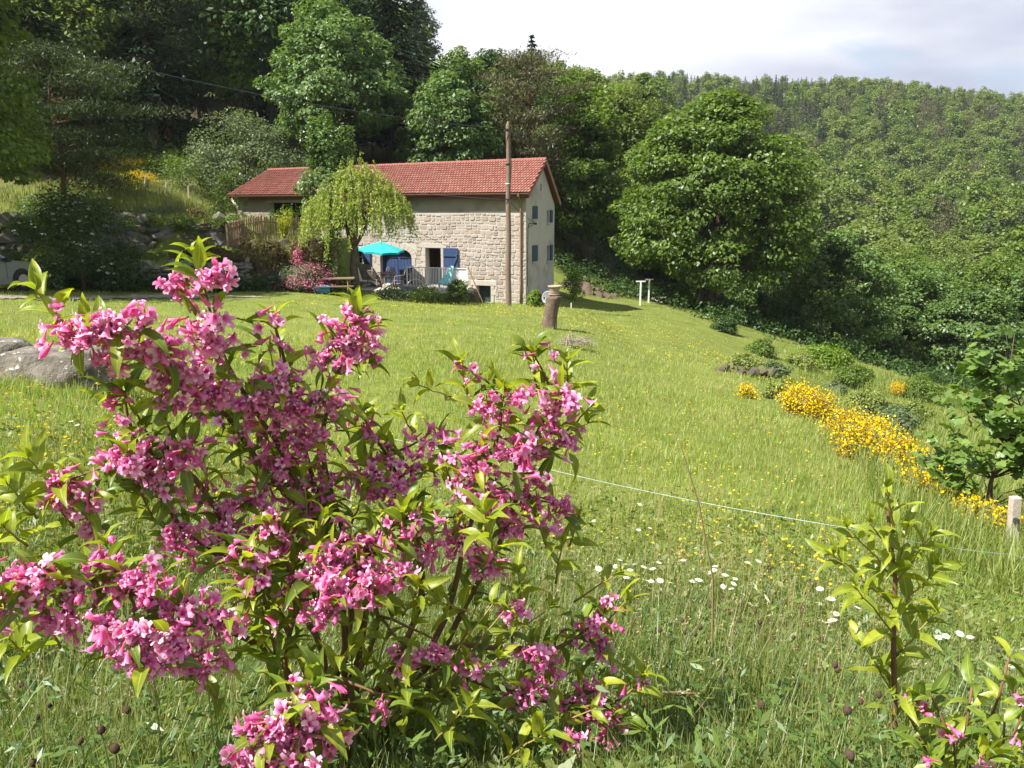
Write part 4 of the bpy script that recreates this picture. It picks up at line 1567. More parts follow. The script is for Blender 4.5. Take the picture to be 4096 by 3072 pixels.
        tree_obj(t, 'small_bush', at_ground(px, d), lab, mat, 'bark', 'bush')


near_trees()


SKY_PX = [1500, 1740, 1790, 1850, 1930, 2010, 2080, 2160, 2250, 2350, 2500, 2630, 2890, 3150, 3430, 3610, 3890, 4100, 4600]
SKY_PY = [-900, -300, 215, 225, 205, 255, 235, 250, 275, 290, 296, 280, 298, 305, 305, 333, 361, 372, 390]


def tree_limit(px, x, y, z):
    """how tall a tree may be here without rising above the skyline of the wood"""
    row = float(np.interp(px, SKY_PX, SKY_PY))
    return pt(px, row, y).z - z


def wood_behind():
    """trees of the wood on the slope behind the house; alike crowns share their mesh"""
    kinds = []
    for k in range(3):
        kinds.append(('beech_tree', broadleaf(60 + k, 16, 8.5, 0.12, 110, 110, 0.42, clump=1.25, lobes=0.25), 'leaf_dark', 'bark'))
    kinds.append(('beech_tree', broadleaf(64, 15, 8, 0.12, 110, 110, 0.40, clump=1.2, lobes=0.25), 'leaf_maple', 'bark'))
    for k in range(2):
        kinds.append(('fir_tree', conifer(66 + k, 20, 6.5, 0.1, 28, 9, 30, 0.62, 0.25, 0.34), 'needle_fir', 'bark'))
    kinds.append(('beech_tree', broadleaf(69, 14, 8, 0.12, 110, 110, 0.40, clump=1.2, lobes=0.25), 'leaf_hill', 'bark'))
    meshes = [whole_tree_mesh(t, lm, bm) for _, t, lm, bm in kinds]
    label = {'beech_tree': 'leafy tree of the wood on the slope behind the farmhouse', 'fir_tree': 'dark fir of the wood on the slope behind the farmhouse'}
    rg = random.Random(3)
    spots = []
    tries = 0
    while len(spots) < 120 and tries < 6000:
        tries += 1
        a = rg.uniform(-0.80, 0.16); r_ = math.exp(rg.uniform(math.log(60), math.log(175)))
        x, y = r_ * math.sin(a), r_ * math.cos(a)
        px = (512 + FPX * x / y) * 4
        if px > 2100 and r_ < 72: continue
        if 1250 < px < 1850 and r_ < 92: continue
        if 700 < px < 1250 and r_ < 68: continue
        if any((x - s[0]) ** 2 + (y - s[1]) ** 2 < (0.052 * r_ + 0.6) ** 2 for s in spots): continue
        spots.append((x, y, px, r_))
    for x, y, px, r_ in spots:
        p = rg.random()
        if px < 1750:
            k = rg.choice([0, 1, 4, 5]) if p < 0.42 else rg.choice([3, 3, 2, 6])
        else:
            k = rg.choice([3, 6, 6, 3, 0]) if p < 0.85 else 4
        nm = kinds[k][0]
        z = th(x, y)
        lim = tree_limit(px, x, y, z) * rg.uniform(0.8, 1.0)
        if lim < 4: continue
        M = Matrix.Translation((x, y, z)) @ Matrix.Rotation(rg.uniform(0, 6.28), 4, 'Z') @ Matrix.Scale(min(rg.uniform(0.75, 1.15), lim / (20 if nm == 'fir_tree' else 16)), 4)
        o = obj(nm, meshes[k], None, M)
        tag(o, label[nm], 'tree', 'trees of the wood behind the farmhouse')


wood_behind()


def instance_stuff(name, P, rot, scl, idx, protos, label, mat_list=None):
    """countless small plants: one object that draws its tufts on points"""
    me = bpy.data.meshes.new(name)
    n = len(P)
    me.vertices.add(n); me.vertices.foreach_set('co', np.ascontiguousarray(P, dtype=np.float32).ravel())
    a = me.attributes.new('rot', 'FLOAT_VECTOR', 'POINT'); a.data.foreach_set('vector', np.ascontiguousarray(rot, dtype=np.float32).ravel())
    a = me.attributes.new('scl', 'FLOAT_VECTOR', 'POINT'); a.data.foreach_set('vector', np.ascontiguousarray(scl, dtype=np.float32).ravel())
    a = me.attributes.new('pid', 'INT', 'POINT'); a.data.foreach_set('value', np.ascontiguousarray(idx, dtype=np.int32))
    o = obj(name, me)
    tag(o, label, None, None, 'stuff')
    col = bpy.data.collections.new(name + '_kinds')
    for k, p in enumerate(protos):
        q = bpy.data.objects.new('%s_kind_%02d' % (name, k), p)
        col.objects.link(q)
    ng = bpy.data.node_groups.new(name, 'GeometryNodeTree')
    ng.interface.new_socket('Geometry', in_out='INPUT', socket_type='NodeSocketGeometry')
    ng.interface.new_socket('Geometry', in_out='OUTPUT', socket_type='NodeSocketGeometry')
    N = ng.nodes.new; L = ng.links.new
    gi = N('NodeGroupInput'); go = N('NodeGroupOutput')
    ip = N('GeometryNodeInstanceOnPoints')
    ci = N('GeometryNodeCollectionInfo')
    ci.inputs['Collection'].default_value = col
    ci.inputs['Separate Children'].default_value = True
    ci.inputs['Reset Children'].default_value = True
    ip.inputs['Pick Instance'].default_value = True

    def na(nm, ty):
        q = N('GeometryNodeInputNamedAttribute'); q.data_type = ty; q.inputs['Name'].default_value = nm
        return q.outputs[0]
    L(gi.outputs[0], ip.inputs['Points']); L(ci.outputs[0], ip.inputs['Instance'])
    L(na('pid', 'INT'), ip.inputs['Instance Index'])
    L(na('rot', 'FLOAT_VECTOR'), ip.inputs['Rotation']); L(na('scl', 'FLOAT_VECTOR'), ip.inputs['Scale'])
    L(ip.outputs[0], go.inputs[0])
    md = o.modifiers.new('scatter', 'NODES'); md.node_group = ng
    return o


def far_hill():
    """the wooded hill across the valley: the nearer trees one by one, the far mass as one wood"""
    data = [broadleaf(80 + k, 10.5, 8.2, 0.05, 60, 42, 0.62, clump=1.25, lobes=0.2) for k in range(4)]
    con = [conifer(86 + k, 13, 6.4, 0.05, 22, 7, 15, 0.75, 0.2, 0.38) for k in range(2)] + [scots_pine(88, 12, 6.5, 0.2, 26, 60, 0.55)]
    mats = ['leaf_hill', 'leaf_hill', 'leaf_maple', 'leaf_hill']
    fine = [whole_tree_mesh(broadleaf(90 + k, 10.5, 8.2, 0.03, 100, 120, 0.27, clump=1.05, lobes=0.2, flat=0.55), m, 'bark') for k, m in enumerate(('leaf_hill', 'leaf_maple', 'leaf_valley'))]
    meshes = [whole_tree_mesh(t, m, 'bark') for t, m in zip(data, mats)] + [whole_tree_mesh(t, m, 'bark') for t, m in zip(con, ['needle_hill', 'needle_fir', 'needle_brown'])]
    rg = random.Random(9)
    grid = {}
    spots = []
    tries = 0
    while len(spots) < 4200 and tries < 90000:
        tries += 1
        a = rg.uniform(-0.02, 0.66)
        r_ = 80 + 415 * rg.random() ** 0.62
        x, y = r_ * math.sin(a), r_ * math.cos(a)
        px = (512 + FPX * x / y) * 4
        if px < 2500 and r_ < 95: continue
        if px < 2150 and r_ < 170: continue
        mind = 2.6 + 0.003 * r_
        key = (int(x // 8), int(y // 8))
        ok = True
        for i in (-1, 0, 1):
            for j in (-1, 0, 1):
                for s in grid.get((key[0] + i, key[1] + j), ()):
                    if (x - s[0]) ** 2 + (y - s[1]) ** 2 < mind * mind:
                        ok = False
        if not ok: continue
        grid.setdefault(key, []).append((x, y))
        spots.append((x, y, r_, px))
    spots.sort(key=lambda s: s[2])
    zz = terrain([s[0] for s in spots], [s[1] for s in spots])
    nb = nc = 0
    P, RO, SC, ID = [], [], [], []
    for s, z in zip(spots, zz):
        x, y, r_, px = s
        ridge = r_ > 330 and px < 3250
        pc = 0.75 if ridge else (0.3 if r_ > 300 else 0.14)
        if rg.random() < pc:
            k = rg.choice([4, 5, 6]) if not ridge else rg.choice([4, 5, 4, 5, 6])
        else:
            k = rg.choice([0, 1, 2, 3])
        sc_ = rg.choice([rg.uniform(0.45, 0.75), rg.uniform(0.7, 1.1), rg.uniform(0.7, 1.1), rg.uniform(1.2, 1.65)]) * (0.95 if k < 4 else 0.9)
        sc_ = min(sc_, tree_limit(px, x, y, z) * rg.uniform(0.85, 1.0) / (10.5 if k < 4 else 14.5))
        if r_ < 150: sc_ = min(sc_, 1.05)
        if sc_ < 0.3: continue
        rz = rg.uniform(0, 6.28)
        first = (nb < 290 and k < 4) or (nc < 290 and k >= 4)
        if first and r_ < 330:
            M = Matrix.Translation((x, y, z - 0.3)) @ Matrix.Rotation(rz, 4, 'Z') @ Matrix.Diagonal((sc_, sc_, sc_ * rg.uniform(0.85, 1.15), 1))
            if k < 4:
                nb += 1
                tag(obj('hill_tree', fine[k % 3] if r_ < 165 else meshes[k], None, M), 'leafy tree among the many on the wooded hill across the valley', 'tree', 'leafy trees on the hill across the valley')
            else:
                nc += 1
                tag(obj('hill_conifer', meshes[k], None, M), 'conifer among the leafy trees on the wooded hill across the valley', 'tree', 'conifers on the hill across the valley')
        else:
            P.append((x, y, z - 0.3)); RO.append((0, 0, rz)); SC.append((sc_, sc_, sc_ * rg.uniform(0.85, 1.2))); ID.append(k)
    instance_stuff('far_wood', np.array(P), np.array(RO), np.array(SC), np.array(ID), meshes, 'wooded ridge of small far trees below the sky')


far_hill()


# ------------------------------------------------------------------ walls, rock and banks on the far side of the yard
def block_proto(seed, jit=0.075, fac=(0.80, 0.92, 1.02)):
    """uneven block: a cube cut and roughened, 26 vertices"""
    rg = np.random.default_rng(seed)
    bm = bmesh.new()
    bmesh.ops.create_cube(bm, size=1.0)
    bmesh.ops.subdivide_edges(bm, edges=bm.edges[:], cuts=1, use_grid_fill=True)
    V = []
    for v in bm.verts:
        c = np.array(v.co)
        k = np.count_nonzero(np.abs(c) > 0.4)
        c = c * {3: fac[0], 2: fac[1], 1: fac[2], 0: 1}[k] + rg.uniform(-jit, jit, 3)
        V.append(c)
    F = [[v.index for v in f.verts] for f in bm.faces]
    bm.free()
    return np.array(V), np.array(F)


BLOCKS = [block_proto(100 + i) for i in range(7)]
ROCKS = [block_proto(120 + i, 0.15, (0.66, 0.88, 1.05)) for i in range(7)]


def dry_wall(name, label, pts, hts, sizes, seed, batter=0.12, mat='granite', cap=300, protos=None):
    """stones laid along a ground line, course on course; pts: base points, hts: height at each"""
    rg = random.Random(seed)
    mid = pts[len(pts) // 2]
    root = thing(name, mid, label, 'wall')
    meshes = [proto_mesh('stone', p, [MAT[mat]]) for p in (protos or BLOCKS)]
    acc = [0.0]
    for a, b in zip(pts[:-1], pts[1:]):
        acc.append(acc[-1] + (Vector((b.x, b.y, 0)) - Vector((a.x, a.y, 0))).length)
    L_ = acc[-1]

    def at(s):
        for i in range(len(pts) - 1):
            if s <= acc[i + 1] or i == len(pts) - 2:
                t = (s - acc[i]) / (acc[i + 1] - acc[i])
                return pts[i].lerp(pts[i + 1], t), hts[i] + (hts[i + 1] - hts[i]) * t, (pts[i + 1] - pts[i]).normalized()
    # solid core so that no light passes
    core = MB()
    for i in range(len(pts) - 1):
        a, b = pts[i], pts[i + 1]
        n = Vector((-(b - a).y, (b - a).x, 0)).normalized()
        if n.y < 0: n = -n
        q = [a + n * 0.12 - ZUP * 0.3, b + n * 0.12 - ZUP * 0.3, b + n * 0.55 - ZUP * 0.3, a + n * 0.55 - ZUP * 0.3]
        t = [a + n * (0.12 + batter) + ZUP * (hts[i] - 0.14), b + n * (0.12 + batter) + ZUP * (hts[i + 1] - 0.14), b + n * 0.6 + ZUP * (hts[i + 1] - 0.14), a + n * 0.6 + ZUP * (hts[i] - 0.14)]
        core.add(q + t, [(4, 5, 6, 7), (0, 1, 5, 4), (1, 2, 6, 5), (2, 3, 7, 6), (3, 0, 4, 7)])
    core.build('core', MAT['earth'], root)
    z = 0.0
    count = 0
    hm = max(hts)
    while z < hm:
        ch = rg.uniform(*sizes) * 0.72
        s = rg.uniform(-0.3, 0)
        while s < L_:
            w = rg.uniform(*sizes) * rg.uniform(0.9, 1.7)
            p, h, d = at(min(max(s + w / 2, 0), L_))
            n = Vector((-d.y, d.x, 0)).normalized()
            if n.y < 0: n = -n
            if z + ch * 0.45 < h and count < cap:
                hh = ch * rg.uniform(0.85, 1.2)
                c = p + n * (0.10 + batter * z / hm + rg.uniform(-0.04, 0.04)) + ZUP * (z + ch / 2)
                k_ = 2.2 if protos else 1.0
                M = frame(c, d.normalized() * w * (1.08 if protos else 0.98), n * rg.uniform(0.4, 0.6), ZUP * hh * (1.15 if protos else 1.02)) @ Euler((rg.uniform(-0.1, 0.1) * k_, rg.uniform(-0.12, 0.12) * k_, rg.uniform(-0.15, 0.15))).to_matrix().to_4x4()
                obj('stone', rg.choice(meshes), root, M)
                count += 1
            s += w
        z += ch
    return root


def build_walls():
    def line(xs, off):
        out = []
        for px in xs:
            # distance of the wall line in this column
            k = (px / 4 - 512) / FPX
            d = (34.0 + 19.6 * 3 / 11.3) / (1 - k * 3 / 11.3) + off
            out.append(gp(px, d))
        return out
    lp = line([430, 560, 700, 850, 1000], 0.0)
    dry_wall('dry_stone_wall', 'low dry stone wall of small stones at the foot of the bank behind the yard', lp, [0.9, 1.0, 1.15, 1.3, 1.35], (0.16, 0.34), 3, 0.1)
    up = []
    for px in [-120, 60, 240, 420, 560, 700, 830, 960]:
        k = (px / 4 - 512) / FPX
        d = (34.0 + 19.6 * 3 / 11.3) / (1 - k * 3 / 11.3) + 2.45
        b = gp(px, d); b.z = LV1 - 0.15
        up.append(b)
    dry_wall('boulder_wall', 'upper retaining wall of large grey boulders under the grassy bank', up, [LV2 - LV1 + 0.3 + 0.1 * math.sin(i * 2.1) for i in range(8)], (0.38, 0.85), 5, 0.3, 'granite', 300, ROCKS)
    # mossy rock face below the picket fence
    xs = np.linspace(985, 1345, 60)
    rows = 26
    V = []
    base = [line([float(x)], 0.1)[0] for x in xs]
    for i, b in enumerate(base):
        zt = LV3 + 0.12 + 0.18 * math.sin(i * 0.5) * math.sin(i * 0.17)
        for j in range(rows):
            t = j / (rows - 1)
            bulge = 0.35 * mnoise.noise(Vector((b.x * 1.1, t * 2.2, 3.0))) + 0.22 * mnoise.noise(Vector((b.x * 3.1, t * 5, 8.0))) + 0.10 * mnoise.noise(Vector((b.x * 8, t * 13, 1.0)))
            y = b.y + 0.15 + t * 0.35 - bulge * (0.4 + 0.6 * math.sin(math.pi * t)) + (0.9 * max(0, t - 0.9) / 0.1)
            V.append((b.x, y, b.z - 0.15 + (zt - b.z + 0.15) * min(1, t / 0.9)))
    na = len(xs)
    i, j = np.meshgrid(np.arange(na - 1), np.arange(rows - 1), indexing='ij')
    F = np.stack([i * rows + j, (i + 1) * rows + j, (i + 1) * rows + j + 1, i * rows + j + 1], -1).reshape(-1, 4)
    o = obj('rock_face', np_mesh('rock_face', np.array(V), F, [MAT['rock_mossy']], None, True))
    tag(o, 'mossy rock face below the picket fence', None, None, 'structure')
    # moss and hanging plants over its edge
    rg = np.random.default_rng(4)
    C = []
    for k in range(70):
        b = base[rg.integers(0, na)]
        t = rg.random() ** 0.5
        C.append((b.x + rg.normal() * 0.1, b.y + 0.05 + rg.uniform(-0.1, 0.25), b.z + (LV3 - b.z) * (0.25 + 0.8 * t)))
    C = np.array(C)
    Vq, Fq = clump_leaves(C, rg.uniform(0.15, 0.42, len(C)), 90, 0.09, rg, 1.0, 0.2, 0.9)
    o = obj('hanging_moss', np_mesh('hanging_moss', Vq, Fq, [MAT['leaf_ground_red']], tints(len(Fq), rg)))
    tag(o, 'moss and small plants hanging over the rock face below the fence', None, None, 'stuff')


build_walls()


def low_plants():
    rg = np.random.default_rng(21)
    # reddish ground cover between the walls and the fence
    C = []
    for k in range(90):
        px = rg.uniform(700, 1010); d = rg.uniform(36.8, 38.6)
        p = gp(px, d); C.append((p.x, p.y, max(p.z, LV1 - 0.1) + 0.15 + 0.55 * math.exp(-((px - 820) / 90) ** 2)))
    V, F = clump_leaves(np.array(C), rg.uniform(0.25, 0.45, len(C)), 90, 0.10, rg, 0.7, 0.4, 0.3)
    o = obj('ground_cover', np_mesh('ground_cover', V, F, [MAT['leaf_ground_red']], tints(len(F), rg)))
    tag(o, 'reddish brown ground cover spilling over the terrace between the walls', None, None, 'stuff')
    C = []
    for k in range(120):
        px = rg.uniform(-100, 960); k_ = (px / 4 - 512) / FPX
        d = (34.0 + 19.6 * 3 / 11.3) / (1 - k_ * 3 / 11.3) + 2.45 + rg.uniform(-0.35, 0.5)
        p = gp(px, d); t = rg.random()
        if vnoise(p.x, 0.0, 0.6) < -0.05: continue
        C.append((p.x, p.y - (0.25 if t < 0.4 else 0), (LV1 + 0.15 + rg.random() * 0.35) if t < 0.4 else LV2 + rg.uniform(0.0, 0.3)))
    V, F = clump_leaves(np.array(C), rg.uniform(0.2, 0.45, len(C)), 90, 0.10, rg, 0.8, 0.4, 0.4)
    o = obj('wall_creepers', np_mesh('wall_creepers', V, F, [MAT['leaf_maple']], tints(len(F), rg)))
    tag(o, 'green plants growing over and at the foot of the boulder wall', None, None, 'stuff')
    # undergrowth of the wood: bushes and brambles nobody could count
    for nm, mat, x0, x1, d0, d1, n_, lab in (('undergrowth', 'leaf_dark', 2230, 2720, 55, 74, 260, 'dark bushy undergrowth below the trees right of the gable'),
                                          ('undergrowth', 'leaf_maple', 480, 1350, 53, 70, 330, 'green bushy undergrowth on the upper bank below the wood'),
                                          ('undergrowth', 'leaf_dark', 2700, 4350, 47, 72, 420, 'dark undergrowth along the wood edge in the dip right of the meadow')):
        C = []
        for k in range(n_):
            px = rg.uniform(x0, x1); d = rg.uniform(d0, d1)
            if x0 == 2230 and px < 2420 and d < 57 + (px - 2230) * 0.0: continue
            p = gp(px, d)
            C.append((p.x, p.y, p.z + rg.uniform(0.05, 0.7)))
        V, F = clump_leaves(np.array(C), rg.uniform(0.4, 1.0, len(C)), 60, 0.22, rg, 0.8, 0.45, 0.3)
        o = obj(nm, np_mesh(nm, V, F, [MAT[mat]], tints(len(F), rg)))
        tag(o, lab, None, None, 'stuff')
    # silvery cushions on top of the low wall
    C = []
    for k in range(40):
        px = rg.choice([rg.uniform(480, 600), rg.uniform(690, 760)]); k_ = (px / 4 - 512) / FPX
        d = (34.0 + 19.6 * 3 / 11.3) / (1 - k_ * 3 / 11.3) + 0.45
        p = gp(px, d); C.append((p.x, p.y, LV1 + 0.1 + rg.random() * 0.12))
    V, F = clump_leaves(np.array(C), rg.uniform(0.14, 0.24, len(C)), 90, 0.05, rg, 0.7, 0.5, 0.0)
    o = obj('silver_cushion', np_mesh('silver_cushion', V, F, [MAT['leaf_silver']], tints(len(F), rg)))
    tag(o, 'silvery cushion plants on top of the low dry stone wall', None, None, 'stuff')
    # shade plants along the foot of the walls
    C = []
    for k in range(150):
        px = rg.uniform(150, 1330); k_ = (px / 4 - 512) / FPX
        d = (34.0 + 19.6 * 3 / 11.3) / (1 - k_ * 3 / 11.3) - rg.uniform(0.05, 0.6)
        p = gp(px, d); C.append((p.x, p.y, p.z + rg.uniform(0.1, 0.65)))
    V, F = clump_leaves(np.array(C), rg.uniform(0.2, 0.4, len(C)), 80, 0.12, rg, 1.0, 0.4, 0.3)
    o = obj('wall_foot_plants', np_mesh('wall_foot_plants', V, F, [MAT['leaf_dark']], tints(len(F), rg)))
    tag(o, 'dark leafy undergrowth along the foot of the yard walls', None, None, 'stuff')
    # white flowering shrub
    d = 33.6
    b = at_ground(330, d)
    t = broadleaf(70, hgt(330, 760, d), wid(90, 540, d), 0.0, 100, 150, 0.13, clump=0.65, stems=5, trunk=0.05, flat=0.8)
    root = tree_obj(t, 'elder_shrub', b, 'dark shrub with scattered white flower heads beside the parked car', 'leaf_dark', 'bark', 'shrub')
    Cc = t['V'][rg.integers(0, len(t['V']), 900)]
    cen = np.array([0, 0, 1.5])
    out = unit(Cc - cen)
    Cc = Cc[(out[:, 1] < 0.3)][:75]
    out = unit(Cc - cen)
    V, F = clump_leaves(Cc + out * 0.12, np.full(len(Cc), 0.09), 26, 0.05, rg, 0.5, 0.8, 0.0)
    V = V + np.array(b)
    obj('blossom', np_mesh('blossom', V, F, [MAT['petal_white']], tints(len(F), rg)), root)
    # yellow-green forsythia in front of the fence
    d = 39.2
    b = Vector((((1150 / 4 - 512) / FPX) * d, d, LV3))
    P, T_, Nn = [], [], []
    stems = MB()
    for k in range(26):
        a = rg.uniform(0, 6.28); lean = rg.uniform(0.05, 0.36)
        h = rg.uniform(0.8, 1.55)
        tip = Vector((math.cos(a) * lean * h, math.sin(a) * lean * h, h))
        pts_ = bent((0, 0, 0), tip, rg, 4, 0.1)
        stems.tube([p + b for p in pts_], [0.012, 0.01, 0.007, 0.003], 4)
        m = 46
        u = rg.uniform(0.15, 1, m)
        P.append(np.array(tip)[None] * u[:, None] + rg.normal(size=(m, 3)) * 0.05)
        T_.append(rg.normal(size=(m, 3)) + np.array([0, 0, 0.8])); Nn.append(rg.normal(size=(m, 3)))
    V, F = leaf_quads(np.concatenate(P) + np.array(b), unit(np.concatenate(Nn)), unit(np.concatenate(T_)), rg.uniform(0.06, 0.12, 26 * 46), 0.5)
    root = thing('forsythia_bush', b, 'bright yellow-green upright bush against the picket fence', 'bush')
    stems.build('stem', MAT['twig'], root)['kind'] = 'stuff'
    obj('crown', np_mesh('crown', V, F, [MAT['leaf_forsythia']], tints(len(F), rg)), root)
    # pink flowering shrub beside the picnic table
    d = 36.5
    b = at_ground(1222, d)
    t = broadleaf(71, hgt(1225, 1070, d), wid(1130, 1320, d), 0.0, 90, 110, 0.09, clump=0.42, stems=4, trunk=0.035, flat=0.8, lobes=0.3)
    root = tree_obj(t, 'pink_flowering_shrub', b, 'pink flowering shrub on the lawn between the dark chair and the picnic table', 'leaf_sallow', 'bark', 'shrub')
    t2 = broadleaf(72, hgt(1225, 1060, d), wid(1120, 1330, d), 0.0, 80, 90, 0.075, clump=0.34, stems=1, flat=0.8, lobes=0.3)
    t3 = broadleaf(73, 1.0, 0.7, 0.0, 16, 70, 0.075, clump=0.2, stems=1)
    V3 = t3['V'] + np.array([-0.3, 0.2, hgt(1225, 1000, d) - 0.8])
    V = np.concatenate([t2['V'], V3]); F = np.concatenate([t2['F'], t3['F'] + len(t2['V'])])
    obj('blossom', np_mesh('blossom', V + np.array(b), F, [MAT['blossom_far']], np.concatenate([t2['T'], t3['T']])), root)


low_plants()


def weeping_willow():
    d = 37.6
    b = at_ground(1425, d)
    rg = np.random.default_rng(31)
    H = hgt(1430, 640, d)
    root = thing('weeping_willow', b, 'weeping willow with hanging pale green strands in front of the stone wall', 'tree')
    mb = MB()
    fork = Vector((0.05, 0, H * 0.40))
    mb.tube([Vector((0, 0, -0.3)), Vector((0.02, 0, H * 0.1)), Vector((-0.05, 0, H * 0.25)), fork], [0.30, 0.22, 0.19, 0.17], 9)
    arms = []
    for k, (ex, ey, ez, r_) in enumerate(((-0.9, 0.2, 0.72, 0.11), (0.35, -0.2, 0.80, 0.12), (1.2, 0.1, 0.70, 0.10), (0.1, 0.6, 0.9, 0.09), (-0.3, -0.5, 0.68, 0.08), (1.0, -0.5, 0.86, 0.07), (-1.2, -0.2, 0.86, 0.06))):
        e = Vector((ex, ey, H * ez))
        p = bent(fork if k < 4 else fork + (e - fork) * 0.3, e, rg, 5, 0.12)
        mb.tube(p, [r_, r_ * 0.85, r_ * 0.65, r_ * 0.45, r_ * 0.2], 7)
        arms.append(p)
    P, T_, Nn = [], [], []
    R0 = wid(1240, 1690, d) / 2
    strands = MB()
    for s in range(660):
        p = arms[rg.integers(0, len(arms))]
        a0 = p[rg.integers(2, 5)]
        a = rg.uniform(0, 6.28)
        reach = R0 * rg.random() ** 0.55
        top = np.array([math.cos(a) * reach * 0.92 + 0.32, math.sin(a) * reach * 0.85, H * (0.97 - 0.33 * (reach / R0) ** 1.6 + rg.normal() * 0.035)])
        ln = rg.uniform(0.35, 1.3) * (0.55 + 0.6 * reach / R0) * (1.25 if math.cos(a) < -0.2 else 0.9)
        drift = np.array([math.cos(a) * 0.18 + rg.normal() * 0.08, math.sin(a) * 0.18, 0])
        m = int(40 * ln)
        u = np.linspace(0, 1, m)
        Q = top + drift * np.sqrt(u)[:, None] * ln + np.array([0, 0, -1]) * (u * ln)[:, None] + rg.normal(size=(m, 3)) * 0.045
        P.append(Q)
        T_.append(np.array([0, 0, -1.0]) + rg.normal(size=(m, 3)) * 0.55); Nn.append(rg.normal(size=(m, 3)) + np.array([0, -0.3, 0.4]))
        if s % 3 == 0:
            strands.tube([a0, Vector((Vector(a0) + Vector(top)) / 2 + Vector((0, 0, 0.15))), Vector(top), Vector(Q[m // 2]), Vector(Q[-1])], [0.02, 0.014, 0.009, 0.005, 0.003], 4, cap=False)
    P = np.concatenate(P)
    V, F = leaf_quads(P, unit(np.concatenate(Nn)), unit(np.concatenate(T_)), rg.uniform(0.10, 0.20, len(P)), 0.32)
    M = Matrix.Translation(b)
    tk = obj('trunk', mb.mesh('trunk', MAT['bark'], True), root, M)
    o = obj('hanging_twigs', strands.mesh('hanging_twigs', MAT['twig']), root, M); o['kind'] = 'stuff'
    obj('crown', np_mesh('crown', V, F, [MAT['leaf_willow']], tints(len(F), rg)), root, M)
    # ivy-clad stem beside it
    d2 = 37.2
    b2 = at_ground(1345, d2)
    h2 = hgt(1345, 880, d2)
    C = np.array([(rg.normal() * 0.16 + 0.15 * math.sin(z * 2), rg.normal() * 0.16, z) for z in np.linspace(0.1, h2, 60)])
    V, F = clump_leaves(C, rg.uniform(0.14, 0.34, 60), 70, 0.10, rg, 1.1, 0.3, 0.5)
    r2 = thing('ivy_clad_tree', b2, 'ivy-clad stem standing close to the left of the willow trunk', 'tree')
    q = MB(); q.tube([b2 + Vector((0, 0, -0.3)), b2 + Vector((0.05, 0, h2 * 0.5)), b2 + Vector((-0.05, 0, h2))], [0.17, 0.13, 0.06], 8)
    q.build('trunk', MAT['bark_pale'], r2, True)
    obj('ivy', np_mesh('ivy', V + np.array(b2), F, [MAT['leaf_maple']], tints(len(F), rg)), r2)


weeping_willow()


def broom_bush(seed, loc, w, h, label, group='yellow broom bushes'):
    rg = np.random.default_rng(seed)
    root = thing('broom_bush', loc, label, 'bush', group)
    st = MB()
    P, T_ = [], []
    GP, GT = [], []
    ns = int(85 * max(0.5, w))
    for s in range(ns):
        bx = rg.normal(size=2) * w * 0.22
        a = rg.uniform(0, 6.28); lean = rg.uniform(0.1, 0.7)
        hh = h * rg.uniform(0.55, 1.05) * (1 - 0.35 * (np.hypot(*bx) / w))
        tip = np.array([bx[0] + math.cos(a) * lean * hh * 0.6, bx[1] + math.sin(a) * lean * hh * 0.6, hh])
        b0 = np.array([bx[0] * 0.5, bx[1] * 0.5, -0.05])
        st.tube([Vector(b0), Vector((b0 + tip) / 2 + np.array([0, 0, 0.06])), Vector(tip)], [0.008, 0.006, 0.003], 3, cap=False)
        m = int(105 * hh)
        u = rg.random(m) ** 0.6
        P.append(b0 + (tip - b0) * u[:, None] + rg.normal(size=(m, 3)) * 0.075); T_.append(rg.normal(size=(m, 3)))
        g = int(70 * hh)
        u = rg.random(g)
        GP.append(b0 + (tip - b0) * u[:, None] + rg.normal(size=(g, 3)) * 0.06); GT.append(rg.normal(size=(g, 3)) + (tip - b0) * 1.2)
    P = np.concatenate(P); GP = np.concatenate(GP)
    L0 = np.array(loc)
    V, F = leaf_quads(P + L0, rand_dir(len(P), rg), unit(np.concatenate(T_)), rg.uniform(0.026, 0.050, len(P)), 0.85)
    obj('blossom', np_mesh('blossom', V, F, [MAT['petal_broom']], tints(len(F), rg)), root)
    V, F = leaf_quads(GP + L0, rand_dir(len(GP), rg), unit(np.concatenate(GT)), rg.uniform(0.06, 0.14, len(GP)), 0.14)
    obj('foliage', np_mesh('foliage', V, F, [MAT['leaf_sallow']], tints(len(F), rg)), root)
    o = obj('twigs', st.mesh('twigs', MAT['twig_green']), root, Matrix.Translation(Vector(loc))); o['kind'] = 'stuff'


